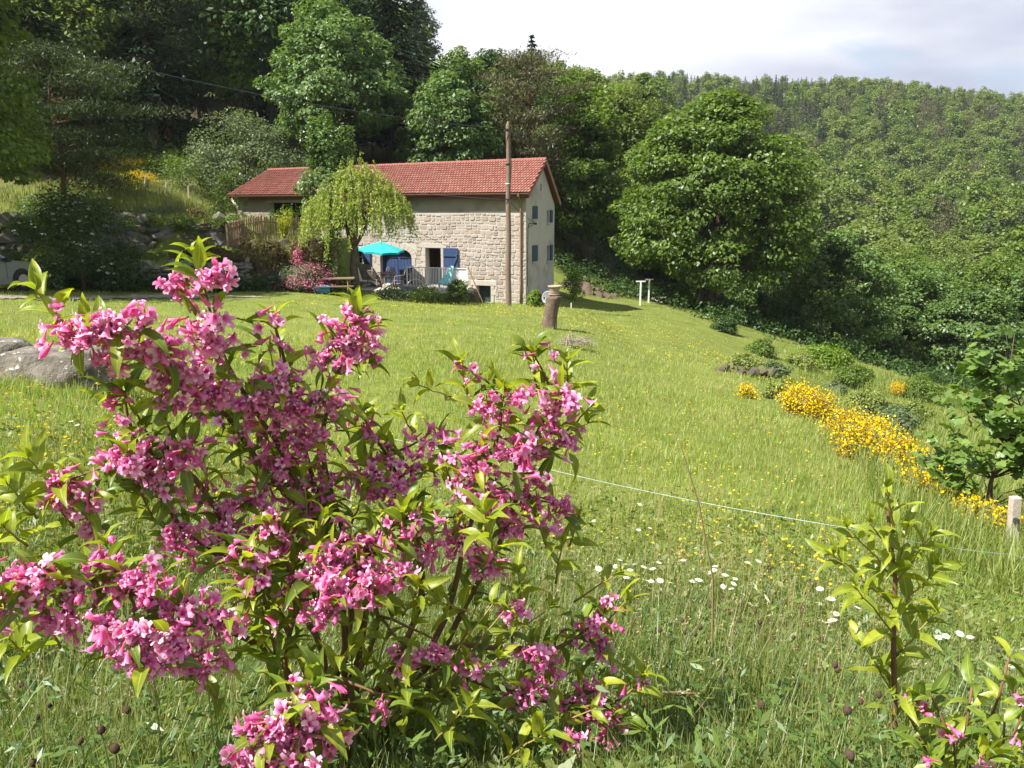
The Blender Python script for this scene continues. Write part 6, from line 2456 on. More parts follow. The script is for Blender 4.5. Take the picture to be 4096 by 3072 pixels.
def lawn_things():
    # clothes posts
    for k, (px, yb, yt, x0, x1, lab) in enumerate(((2560, 1207, 1128, 2545, 2583, 'nearer white T-shaped clothes post on the lawn'), (2594, 1197, 1120, 2580, 2612, 'farther white T-shaped clothes post with brown crossbar'))):
        d = 50 + 3 * k
        b = at_ground(px, d)
        h = pt(px, yt, d).z - b.z
        root = thing('clothes_post', b, lab, 'clothes post', 'clothes posts on the lawn')
        q = MB(); q.bar(b - ZUP * 0.2, b + ZUP * h, 0.09, 0.09, Vector((0, 1, 0))); q.build('upright', MAT['white_paint'], root)
        w = wid(x0, x1, d)
        q = MB(); q.bar(b + Vector((-w / 2, 0, h + 0.035)), b + Vector((w / 2, 0.05, h + 0.035)), 0.08, 0.075); q.build('crossbar', MAT['white_paint' if k == 0 else 'stake_wood'], root)
        for s in (-0.38, 0.38):
            q = MB(); q.tube([b + Vector((s * w, 0.03, h + 0.07)), b + Vector((s * w, 0.03, h + 0.12))], 0.012, 5); q.build('line_hook', MAT['iron'], root)
    p = at_ground(2284, 40.5)
    q = MB(); q.bar(p - ZUP * 0.15, p + ZUP * 0.5, 0.05, 0.05, Vector((0, 1, 0)))
    tag(q.build('short_stake', MAT['white_paint'], None), 'short white stake just right of the tree stump', 'stake')
    # stakes seen on the slope and on the bank
    for k, (px, py, d, h, mat, lab) in enumerate(((3408, 1625, 30, 0.36, 'stake_wood', 'left of two pale fence stakes in the dip beyond the broom'), (3476, 1655, 29, 0.36, 'stake_wood', 'right of two pale fence stakes in the dip beyond the broom'),
                                                 (575, 690, 47, 0.75, 'stake_wood', 'fence stake on the bank left of the leaning stake'), (660, 690, 47.5, 0.6, 'stake_wood', 'leaning fence stake on the bank above the boulder wall'), (756, 676, 48.5, 0.75, 'stake_wood', 'fence stake on the bank just left of the grey-green bush'),
                                                 (2795, 1225, 53, 0.9, 'bark', 'dark thin post under the edge of the big round maple'))):
        b = at_ground(px, d)
        root = thing('fence_stake', b, lab, 'stake')
        lean = 0.12 if 'leaning' in lab else 0.02
        q = MB(); q.tube([b - ZUP * 0.2, b + Vector((lean * h * 2, 0, h))], [0.05, 0.045], 7); q.build('shaft', MAT[mat], root)
        q = MB(); q.tube([b + Vector((lean * h * 2, 0, h - 0.001)), b + Vector((lean * h * 2, 0, h + 0.02))], [0.045, 0.03], 7); q.build('cut_top', MAT[mat], root)
    # fence post at the right edge with its wire
    b = at_ground(4052, 8.0)
    t = pt(4062, 1988, 8.0)
    root = thing('fence_post', b, 'weathered square fence post among the broom at the right edge', 'fence post')
    q = MB(); q.bar(b - ZUP * 0.3, t, 0.095, 0.085, Vector((0, 1, 0))); q.build('shaft', MAT['stake_wood'], root, bevel=0.006)
    att = b.lerp(t, 0.62) + Vector((-0.02, -0.06, 0))
    q = MB(); q.box(att, (0.04, 0.06, 0.05)); q.build('insulator', MAT['iron'], root)
    def wp(px, py):
        g = gpos(px, py, 0.55, 2)
        return g + ZUP * 0.55
    a = wp(1300, 1690); m1 = wp(2190, 1876); m2 = wp(3380, 2110)
    q = MB()
    far = wp(4500, 2300)
    knots = [a, m1, m2, wp(4040, 2218), far]
    pts_ = []
    for i in range(len(knots) - 1):
        for j in range(10):
            tt = j / 10
            pts_.append(knots[i].lerp(knots[i + 1], tt) - ZUP * 0.02 * 4 * tt * (1 - tt))
    q.tube(pts_, 0.0016, 5)
    tag(q.build('electric_fence_wire', MAT['wire_white'], None, True), 'thin pale electric fence wire crossing the meadow', 'wire')
    # boulders in the grass
    def rock(loc, size, seed, lab, mat, cuts=4):
        bm = bmesh.new()
        bmesh.ops.create_icosphere(bm, subdivisions=cuts, radius=1)
        for v in bm.verts:
            p = v.co.copy()
            n_ = mnoise.noise(p * 1.1 + Vector((seed, 0, 0))) * 0.28 + mnoise.noise(p * 2.7 + Vector((0, seed, 0))) * 0.13 + mnoise.noise(p * 7 + Vector((0, 0, seed))) * 0.05
            p = p * (1 + n_)
            p.z = max(-0.4, min(p.z, 0.62 + 0.25 * p.x * -0.3 + 0.1 * n_))        # flattened crown
            v.co = Vector((p.x * size[0], p.y * size[1], p.z * size[2]))
        me = bpy.data.meshes.new('boulder'); bm.to_mesh(me); bm.free()
        me.materials.append(MAT[mat])
        me.polygons.foreach_set('use_smooth', np.ones(len(me.polygons), dtype=bool))
        o = obj('boulder', me, None, Matrix.Translation(loc))
        return tag(o, lab, 'boulder')
    p = gpos(190, 1545, 0, 4)
    rock(p + Vector((-0.10, 0.40, 0.03)), (0.60, 0.45, 0.40), 3.3, 'large flat lichen-spotted boulder in the grass at the left edge', 'boulder_rock')
    p = gpos(-30, 1460, 0, 4)
    rock(p + Vector((0, 0.3, 0.05)), (0.3, 0.3, 0.32), 6.1, 'dark boulder tip at the very left edge behind the large boulder', 'boulder_rock', 3)
    # heap of dead twigs
    p = gpos(2300, 1390, 0, 8)
    rg = random.Random(4)
    root = thing('brushwood_heap', p, 'small heap of dead grey twigs on the bank below the stump', 'twigs')
    for k in range(60):
        a = rg.uniform(0, 6.28); L_ = rg.uniform(0.35, 0.9)
        c = p + Vector((rg.uniform(-0.35, 0.35), rg.uniform(-0.3, 0.3), rg.uniform(0.05, 0.25)))
        dv = Vector((math.cos(a), math.sin(a) * 0.7, rg.uniform(-0.2, 0.7))).normalized() * L_ / 2
        q = MB(); q.tube([c - dv, c + Vector((0, 0, 0.04)), c + dv], [0.012, 0.009, 0.003], 4); q.build('twig', MAT['bark_pale'], root)
    # stone heap by the hollow
    p = gpos(2960, 1495, 0, 8)
    root = thing('stone_heap', p, 'dark heap of stones in the hollow at the meadow edge', 'stones')
    meshes = [proto_mesh('stone', q_, [MAT['rock_mossy']]) for q_ in BLOCKS]
    for k in range(22):
        c = p + Vector((rg.uniform(-0.95, 0.95), rg.uniform(-0.3, 0.3), rg.uniform(-0.05, 0.16)))
        s = rg.uniform(0.12, 0.30)
        obj('stone', rg.choice(meshes), root, Matrix.Translation(c) @ Euler((rg.uniform(0, 3), rg.uniform(0, 3), rg.uniform(0, 3))).to_matrix().to_4x4() @ Matrix.Diagonal((s * 1.3, s, s * 0.7, 1)))
    # earth and rubble at the foot of the slope behind the gable
    p = at_ground(2360, 54)
    V, F = [], []
    n, m = 26, 14
    for i in range(n):
        for j in range(m):
            x = (i / (n - 1) - 0.5) * 4.2; y = (j / (m - 1) - 0.5) * 2.6
            e = max(0, 1 - (x / 2.1) ** 2 - (y / 1.3) ** 2)
            xx, yy = p.x + x, p.y + y
            V.append((xx, yy, th(xx, yy) - 0.06 + 0.85 * e * (0.6 + 0.4 * (x < 0)) + 0.12 * mnoise.noise(Vector((x * 2, y * 2, 0))) * (e > 0)))
    for i in range(n - 1):
        for j in range(m - 1):
            a = i * m + j; F.append([a, a + m, a + m + 1, a + 1])
    tag(obj('earth_heap', np_mesh('earth_heap', np.array(V), np.array(F), [MAT['earth']], None, True)), 'heap of bare earth and rubble right of the gable', 'earth heap')
    root = thing('rubble_heap', p, 'scatter of stones lying on the bare earth right of the gable', 'stones')
    for k in range(34):
        c = p + Vector((rg.uniform(-1.9, 1.9), rg.uniform(-1.1, 0.6), 0))
        c.z = th(c.x, c.y) + 0.5 * max(0, 1 - ((c.x - p.x) / 2.1) ** 2 - ((c.y - p.y) / 1.3) ** 2) + 0.03
        s_ = rg.uniform(0.08, 0.28)
        obj('stone', rg.choice(meshes), root, Matrix.Translation(c) @ Euler((rg.uniform(0, 3), rg.uniform(0, 3), rg.uniform(0, 3))).to_matrix().to_4x4() @ Matrix.Diagonal((s_ * 1.3, s_, s_ * 0.7, 1)))
    # pale logs under the maple
    c = at_ground(2640, 56)
    root = thing('log_pile', c, 'small pile of pale split logs under the edge of the big maple', 'log pile')
    for k in range(7):
        a = c + Vector((rg.uniform(-1.0, 0.2), rg.uniform(-0.3, 0.3), 0.08 + 0.12 * (k // 3)))
        q = MB(); q.tube([a, a + Vector((rg.uniform(0.7, 1.1), rg.uniform(-0.25, 0.25), rg.uniform(-0.03, 0.08)))], [0.085, 0.075], 8); q.build('log', MAT['stake_wood'], root)


lawn_things()


def build_car():
    """silver estate seen from behind its right side, most of it outside the frame"""
    f0 = gp(20, 30.6); f0.z += 0.0; head = Vector((0.30, 0.954, 0)).normalized()
    right = Vector((head.y, -head.x, 0))
    # local frame: x forward, y left, z up; the front axle stands at f0
    M = frame(f0 - head * 1.38, head * 1.06, -right * 1.06, ZUP * 1.12)
    root = thing('parked_car', f0 - head * 1.25, 'silver car parked by the wall at the left edge', 'car')
    prof = [(-2.15, 0.32), (-2.2, 0.62), (-2.12, 0.95), (-1.9, 1.02), (-1.62, 1.48), (-1.2, 1.56), (-0.2, 1.58), (0.2, 1.5), (0.95, 1.02), (1.75, 0.90), (2.08, 0.72), (2.15, 0.5), (2.08, 0.3)]
    hw = 0.88
    V, F = [], []
    ns = 7
    for k in range(ns):
        s = -1 + 2 * k / (ns - 1)
        for x, z in prof:
            tum = 1.0 if z < 1.0 else 1.0 - 0.16 * (z - 1.0) / 0.58
            e = 1 - 0.03 * (abs(s) > 0.9) * (1 if z > 1.0 else 1)
            V.append((x * (1 - 0.02 * s * s), s * hw * tum, 0.32 + (z - 0.32) * (1 - 0.04 * s * s)))
    n = len(prof)
    for k in range(ns - 1):
        for i in range(n):
            a = k * n + i; b = k * n + (i + 1) % n
            F.append((a, b, b + n, a + n))
    F.append(tuple(range(n))); F.append(tuple(range((ns - 1) * n, ns * n))[::-1])
    q = MB(); q.add(V, F)
    body = obj('body', q.mesh('body', MAT['car_silver']), root, M)
    md = body.modifiers.new('b', 'BEVEL'); md.width = 0.04; md.segments = 3
    for sgn in (-1, 1):
        y0 = sgn * (hw + 0.003)
        def gl(pts, name, mat, dy=0.0):
            g = MB()
            g.add([(x, sgn * (hw * (1.0 if z < 1.0 else 1.0 - 0.16 * (z - 1.0) / 0.58) + 0.006 + dy), z) for x, z in pts], [tuple(range(len(pts)))])
            return obj(name, g.mesh(name, MAT[mat]), root, M)
        gl([(-0.25, 1.04), (0.78, 1.04), (0.18, 1.44), (-0.25, 1.48)], 'side_window', 'glass_dark')
        gl([(-1.2, 1.04), (-0.33, 1.04), (-0.33, 1.48), (-1.12, 1.47)], 'side_window', 'glass_dark')
        d_ = gl([(-0.29, 0.42), (-0.275, 0.42), (-0.275, 1.0), (-0.29, 1.0)], 'door_seam', 'tyre')
        gl([(0.72, 0.42), (0.735, 0.42), (0.735, 1.0), (0.72, 1.0)], 'door_seam', 'tyre')
        g = MB(); g.bar((-0.2, y0 + sgn * 0.01, 0.92), (0.0, y0 + sgn * 0.01, 0.92), 0.03, 0.03); obj('door_handle', g.mesh('door_handle', MAT['iron']), root, M)
        g = MB(); g.box((0.72, y0 + sgn * 0.12, 1.06), (0.12, 0.2, 0.14)); o = obj('mirror', g.mesh('mirror', MAT['iron']), root, M)
        g = MB(); g.box((2.02, sgn * 0.66, 0.74), (0.12, 0.32, 0.15)); obj('headlight', g.mesh('headlight', MAT['lamp_glass']), root, M)
        for x in (-1.35, 1.3):
            a = MB(); a.lathe([(0.40, -0.02), (0.40, 0.012)], (0, 0, 0), 22)
            RM = M @ Matrix.Translation((x, sgn * (hw - 0.01), 0.34)) @ Matrix.Rotation(R(90), 4, 'X')
            obj('wheel_arch', a.mesh('wheel_arch', MAT['tyre']), root, RM)
            w = MB(); w.lathe([(0.19, -0.1), (0.30, -0.11), (0.335, -0.07), (0.335, 0.07), (0.30, 0.11), (0.19, 0.1)], (0, 0, 0), 24)
            RM2 = M @ Matrix.Translation((x, sgn * (hw - 0.06), 0.335)) @ Matrix.Rotation(R(90), 4, 'X')
            wo = obj('wheel', w.mesh('wheel', MAT['tyre']), root, RM2)
            w = MB(); w.lathe([(0.205, -0.118), (0.205, 0.118)], (0, 0, 0), 20)
            obj('rim', w.mesh('rim', MAT['rim_metal']), wo, RM2)
    g = MB(); g.add([(0.24, -0.72, 1.475), (0.24, 0.72, 1.475), (0.90, 0.80, 1.055), (0.90, -0.80, 1.055)], [(0, 1, 2, 3)])
    for v_ in range(4): g.v[v_] = (g.v[v_][0] + 0.012, g.v[v_][1], g.v[v_][2] + 0.012)
    obj('windscreen', g.mesh('windscreen', MAT['glass_dark']), root, M)


build_car()


# ------------------------------------------------------------------ meadow grass and flowers
def blades(P, h, width, rg, segs=3, bend=0.35, lean=0.25):
    """curved tapering blades standing at P"""
    n = len(P)
    a = rg.uniform(0, 6.28, n)
    dx = np.stack([np.cos(a), np.sin(a), 0 * a], 1)
    sd = np.stack([-np.sin(a), np.cos(a), 0 * a], 1)
    ln = rg.normal(size=n) * lean * h; bd = rg.uniform(0.2, 1.3, n) * bend * h
    w = width * rg.uniform(0.6, 1.35, n)
    tw = rg.uniform(-0.6, 0.6, n)
    V = np.zeros((n, segs + 1, 2, 3))
    for k in range(segs + 1):
        t = k / segs
        c = P + dx * (ln * t + bd * t * t)[:, None]
        c[:, 2] += -0.03 + (h + 0.03) * (t - 0.2 * t * t * np.clip(bd / h, 0, 1))
        ww = (w * (1 - t) ** 0.6 * (0.75 if k == 0 else 1.0) + 0.0004)[:, None] / 2
        s_ = sd * np.cos(tw * t)[:, None] + dx * np.sin(tw * t)[:, None]
        V[:, k, 0] = c - s_ * ww; V[:, k, 1] = c + s_ * ww
    m = (segs + 1) * 2
    o = (np.arange(n) * m)[:, None]
    F = np.stack([np.concatenate([o + 2 * k, o + 2 * k + 1, o + 2 * k + 3, o + 2 * k + 2], 1) for k in range(segs)], 1).reshape(-1, 4)
    return V.reshape(-1, 3), F, np.repeat(rg.random(n), m), c


def keep_out(x, y):
    """true where no meadow plant may stand"""
    dx = x - HC.x; dy = y - HC.y
    u = dx * HU.x + dy * HU.y; v = dx * HV.x + dy * HV.y
    k = (u > -0.1) & (u < HLEN + 0.2) & (v > -0.08) & (v < HW + 0.2)
    k |= (u > TU0 - 0.1) & (u < TU1) & (v > -3.3) & (v < 0.1)
    px = (512 + FPX * x / np.maximum(y, 0.1)) * 4
    yb = wall_line(x)
    k |= (x > -26) & (x < XSIDE) & (y > yb - 0.1) & (y < yb + 1.0) & (x > -13)
    k |= (x > -26) & (x < -12.4) & (((y > yb - 0.05) & (y < yb + 0.7)) | ((y > yb + 2.3) & (y < yb + 3.4)))
    k |= wood_mask(x, y) > 0.5
    return k


def track_mask(x, y):
    z = terrain(x, y)
    zc = y * CP - (z - EYE) * SP
    yc = (z - EYE) * CP + y * SP
    row = (384 - FPX * yc / zc) * 4
    px = (512 + FPX * x / zc) * 4
    mid = 1190.5 + 4 * np.sin(px * 0.006)
    return (np.abs(row - mid) < 6 * np.clip((1085 - px) / 330, 0, 1)) & (px < 1080) & (y > 20)


def meadow():
    rg = np.random.default_rng(77)

    def scatter(n, r0, r1, amin=-0.68, amax=0.68, mask=None, clump=0.0):
        a = rg.uniform(amin, amax, n); r_ = np.exp(rg.uniform(math.log(r0), math.log(r1), n))
        x = r_ * np.sin(a); y = r_ * np.cos(a)
        if clump:
            # blades stand in loose tufts
            q = rg.integers(0, max(1, n // 9), n)
            x = x[q] + rg.normal(size=n) * clump * r_[q]; y = y[q] + rg.normal(size=n) * clump * r_[q]; r_ = np.hypot(x, y)
        ok = ~keep_out(x, y) & ~track_mask(x, y)
        if mask is not None:
            ok &= mask(x, y)
        x, y, r_ = x[ok], y[ok], r_[ok]
        return np.stack([x, y, terrain(x, y)], 1), r_

    def sward(x, y):
        """how high the sward stands: short round the house, long near the camera"""
        h = np.where(y > 30, 0.08, 0.105)
        h = h + 0.11 * np.clip(1 - (np.hypot(x, y) - 2.6) / 2.5, 0, 1)
        h = h * (1 + 0.6 * vnoise(x, y, 0.35) + 0.5 * vnoise(x + 40, y, 1.1))
        edge = (x > (0.30 * y + 1.2)) & (y > 7)
        h = np.where(edge, h * 1.5, h)
        return np.clip(h, 0.06, 0.6)

    def put(name, P, h, w, mat, label, segs, bend=0.4, lean=0.25):
        V, F, T, tip = blades(P, h, w, rg, segs, bend, lean)
        o = obj(name, np_mesh(name, V, F, [MAT[mat]], T))
        tag(o, label, None, None, 'stuff')
        return tip
    bankm = lambda x, y: (x < -9) & (y > wall_line(x) + 2)
    P, r_ = scatter(108000, 1.15, 5.2, -0.95, 0.95, clump=0.016)
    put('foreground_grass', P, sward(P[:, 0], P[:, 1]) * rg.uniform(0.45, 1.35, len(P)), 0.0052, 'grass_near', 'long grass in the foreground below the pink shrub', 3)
    P, r_ = scatter(135000, 4.0, 17, -0.80, 0.80, clump=0.010)
    put('meadow_grass', P, sward(P[:, 0], P[:, 1]) * rg.uniform(0.5, 1.4, len(P)), 0.003 + 0.0007 * r_, 'grass_meadow', 'sunlit meadow grass in front of the farmhouse', 2)
    P, r_ = scatter(105000, 14, 62, clump=0.012, mask=lambda x, y: ~bankm(x, y))
    put('lawn_grass', P, sward(P[:, 0], P[:, 1]) * rg.uniform(0.6, 1.4, len(P)), 0.006 + 0.00075 * r_, 'grass_meadow', 'short grass of the lawn and far meadow round the farmhouse', 1, 0.6)
    P, r_ = scatter(34000, 34, 62, -0.72, -0.24, mask=bankm, clump=0.006)
    put('bank_grass', P, rg.uniform(0.2, 0.6, len(P)), 0.03, 'grass_bank', 'long half-dry grass on the bank above the boulder wall', 2)
    P, r_ = scatter(26000, 7, 48, 0.22, 0.66, mask=lambda x, y: x > 0.33 * y + 1.3, clump=0.012)
    put('rough_grass', P, rg.uniform(0.2, 0.55, len(P)), 0.006 + 0.0008 * r_, 'grass_rough', 'rough tall grass falling away beyond the broom row', 2)
    # low broad leaves between the blades
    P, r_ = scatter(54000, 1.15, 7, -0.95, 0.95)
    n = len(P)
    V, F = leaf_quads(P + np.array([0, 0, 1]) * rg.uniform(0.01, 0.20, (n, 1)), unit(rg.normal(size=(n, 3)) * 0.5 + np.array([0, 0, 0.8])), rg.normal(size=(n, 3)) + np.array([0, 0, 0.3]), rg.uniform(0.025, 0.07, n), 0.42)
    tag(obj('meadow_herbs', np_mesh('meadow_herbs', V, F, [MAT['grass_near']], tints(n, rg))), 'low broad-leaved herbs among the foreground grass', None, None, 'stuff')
    # leafy weeds standing in the foreground sward
    P, r_ = scatter(2000, 1.3, 4.6, -0.95, 0.95)
    H_ = rg.uniform(0.16, 0.40, len(P))
    m = 13
    u = rg.uniform(0.1, 1.0, (len(P), m))
    lean = rg.normal(size=(len(P), 1, 3)) * 0.12 * np.array([1, 1, 0])
    Q = (P[:, None] + (np.array([0, 0, 1.0]) + lean) * (u * H_[:, None])[..., None]).reshape(-1, 3)
    T_ = unit(rg.normal(size=Q.shape) * np.array([1, 1, 0.35]) + np.array([0, 0, 0.55]))
    L_ = (rg.uniform(0.035, 0.085, (len(P), m)) * (1.15 - 0.7 * u)).reshape(-1)
    V, F = leaf_quads(Q + T_ * L_[:, None] * 0.5, unit(rg.normal(size=Q.shape) * 0.45 + np.array([0, 0, 1])), T_, L_, 0.26)
    Vs, Fs, Ts, _ = blades(P, H_, 0.0035, rg, 2, 0.1, 0.12)
    tag(obj('leafy_weeds', np_mesh('leafy_weeds', np.concatenate([V, Vs]), np.concatenate([F, Fs + len(V)]), [MAT['grass_weed']], np.concatenate([np.repeat(rg.random(len(F)), 4), Ts]))), 'leafy weeds standing among the foreground grass', None, None, 'stuff')
    # dry stalks with loose seed heads
    P, r_ = scatter(2600, 2.6, 26, -0.6, 0.5)
    P2, r2 = scatter(700, 1.7, 4.5)
    P = np.concatenate([P, P2]); r_ = np.concatenate([r_, r2])
    h = rg.uniform(0.25, 0.48, len(P)) * np.where(r_ < 5, 1.1, 0.9)
    V, F, T, tip = blades(P, h, 0.0016 + 0.0004 * r_, rg, 2, 0.22, 0.12)
    m = 7
    tp = np.repeat(tip, m, 0); rr = np.repeat(r_, m)
    Q = tp + rg.normal(size=tp.shape) * np.array([0.007, 0.007, 0.02]) - np.array([0, 0, 0.02])
    V2, F2 = leaf_quads(Q, rand_dir(len(Q), rg), rg.normal(size=Q.shape) * 0.5 + np.array([0, 0, 1]), 0.008 + 0.0011 * rr, 0.35)
    tag(obj('dry_stalks', np_mesh('dry_stalks', np.concatenate([V, V2]), np.concatenate([F, F2 + len(V)]), [MAT['grass_dry']], np.concatenate([T, tints(len(F2), rg)]))), 'scattered dry grass stalks standing in the meadow', None, None, 'stuff')


meadow()


def hawkbit_protos():
    """yellow composite flower: two rings of rays round a domed centre"""
    out = []
    for seed in range(4):
        rg = np.random.default_rng(500 + seed)
        V, F = [], []
        nr = 9
        for ring, (r_, z, w) in enumerate(((1.0, 0.10, 0.42), (0.66, 0.26, 0.34))):
            for k in range(nr):
                a = 2 * math.pi * (k + 0.5 * ring) / nr + rg.normal() * 0.06
                d = np.array([math.cos(a), math.sin(a), 0]); s = np.array([-d[1], d[0], 0])
                o = len(V)
                rr = r_ * rg.uniform(0.88, 1.06)
                V += [d * 0.1, d * rr * 0.6 - s * w * 0.5 + np.array([0, 0, z]), d * rr + np.array([0, 0, z * 0.8]), d * rr * 0.6 + s * w * 0.5 + np.array([0, 0, z])]
                F.append([o, o + 1, o + 2, o + 3])
        out.append((np.array(V), np.array(F)))
    return out


def flowers():
    rg = np.random.default_rng(91)
    protos = hawkbit_protos()
    pm = [proto_mesh('flower_head', p, [MAT['petal_yellow']]) for p in protos]
    st = MB(); st.tube([(0, 0, 0), (0.012, 0.004, 0.5), (0, 0, 1)], [0.0022, 0.0018, 0.0016], 4, cap=False)
    stem = st.mesh('stem', MAT['stem_green'])
    n = 6000
    a = rg.uniform(-0.66, 0.62, n); r_ = np.exp(rg.uniform(math.log(4.0), math.log(42), n))
    x = r_ * np.sin(a); y = r_ * np.cos(a)
    dens = vnoise(x, y, 0.28) + 0.6 * vnoise(x + 17, y + 3, 0.9)
    right = x > 0.3 * y + 1.0
    ok = ~keep_out(x, y) & ~track_mask(x, y) & (dens > -0.22) & ~right & ~((x < -9) & (y > wall_line(x) - 0.5)) & ~((np.abs(a) < 0.7) & (r_ < 4.6))
    # denser band of flowers on the crest in front of the house
    x, y, r_ = x[ok], y[ok], r_[ok]
    n2 = 1500
    xb = rg.uniform(-9, 9, n2); yb = rg.normal(33, 3.2, n2)
    okb = ~keep_out(xb, yb)
    x = np.concatenate([x, xb[okb]]); y = np.concatenate([y, yb[okb]])
    z = terrain(x, y)
    r_ = np.hypot(x, y)
    o = np.argsort(r_)
    x, y, z, r_ = x[o], y[o], z[o], r_[o]
    items = []
    for i in range(len(x)):
        h = rg.uniform(0.10, 0.20) * (1.0 if r_[i] < 25 else 0.75)
        d = rg.uniform(0.009, 0.015) * (1 if r_[i] < 13 else min(2.0, r_[i] / 13))
        tilt = Euler((rg.normal() * 0.3, rg.normal() * 0.3, rg.uniform(0, 6.28))).to_matrix().to_4x4()
        M = Matrix.Translation((x[i], y[i], z[i] + h)) @ tilt @ Matrix.Scale(d, 4)
        k = int(rg.integers(0, 4))
        if i < 260:
            root = thing('yellow_flower', (x[i], y[i], z[i]), 'small yellow hawkbit flower standing singly in the meadow grass', 'flower', 'yellow flowers of the meadow')
            obj('flower_head', pm[k], root, M)
            obj('stem', stem, root, Matrix.Translation((x[i], y[i], z[i] - 0.02)) @ Matrix.Diagonal((1, 1, h + 0.02, 1)))
        else:
            items.append((k, M))
    ob = join_pieces('meadow_flowers', protos, items, [MAT['petal_yellow']])
    tag(ob, 'countless small yellow flowers dotting the far meadow', None, None, 'stuff')


flowers()


def daisies():
    """white flower heads between the pink shrub and the young shoot"""
    rg = np.random.default_rng(17)
    spots = [(2555, 2120), (2600, 2112), (2690, 2200), (2480, 2240), (2500, 2256), (2395, 2275), (2440, 2285), (2520, 2280), (2545, 2300), (2575, 2268), (2610, 2275), (2635, 2250), (2580, 2320), (2605, 2325),
             (2640, 2322), (2680, 2330), (2715, 2245), (2735, 2240), (2770, 2325), (2795, 2320), (2840, 2290), (2855, 2280), (2860, 2265), (2900, 2300), (2935, 2335), (2940, 2315), (2990, 2250), (3035, 2245), (2895, 2345), (2925, 2355),
             (2465, 2265), (2505, 2310), (3280, 2355), (3325, 2395), (3370, 2425), (3345, 2455), (3430, 2430), (3310, 2490), (3330, 2480), (3080, 2460), (3755, 2550), (3785, 2545), (3840, 2535), (3880, 2548), (4045, 2665), (2280, 2245), (310, 1700), (285, 1685)]
    petal = MB()
    for k in range(13):
        a = 2 * math.pi * k / 13
        d = Vector((math.cos(a), math.sin(a), 0)); s = Vector((-d.y, d.x, 0))
        petal.add([d * 0.25 - s * 0.10, d * 0.7 - s * 0.16 + ZUP * 0.04, d * 1.0, d * 0.7 + s * 0.16 + ZUP * 0.04, d * 0.25 + s * 0.10], [(0, 1, 2, 3, 4)])
    pm = petal.mesh('petals', MAT['petal_white'])
    disc = MB(); disc.lathe([(0.30, 0.0), (0.27, 0.09), (0.15, 0.15), (0.02, 0.17)], (0, 0, 0), 10, close=False)
    dm = disc.mesh('disc', MAT['petal_yellow'], True)
    st = MB(); st.tube([(0, 0, 0), (0.02, 0.01, 0.5), (0, 0, 1)], [0.0028, 0.0022, 0.002], 4, cap=False)
    sm = st.mesh('stem', MAT['stem_green'])
    lv = [leaf_quads(np.array([[0, 0, 0.0]]), np.array([[0, 0.3, 1.0]]), np.array([[1.0, 0, 0.6]]), [0.06], 0.22)]
    for px, py in spots:
        h = rg.uniform(0.2, 0.3)
        p = gpos(px, py, h, 1.6)
        root = thing('white_daisy', p, 'white daisy among the grass right of the pink shrub' if px > 1000 else 'white daisy in the grass beside the large boulder', 'flower', 'white daisies' if px > 1000 else 'white daisies by the boulder')
        M = Matrix.Translation(p + ZUP * h) @ Euler((rg.normal() * 0.2, rg.normal() * 0.2, rg.uniform(0, 6))).to_matrix().to_4x4() @ Matrix.Scale(rg.uniform(0.016, 0.022), 4)
        obj('petals', pm, root, M); obj('disc', dm, root, M)
        obj('stem', sm, root, Matrix.Translation(p - ZUP * 0.03) @ Matrix.Diagonal((1, 1, h + 0.03, 1)))


daisies()


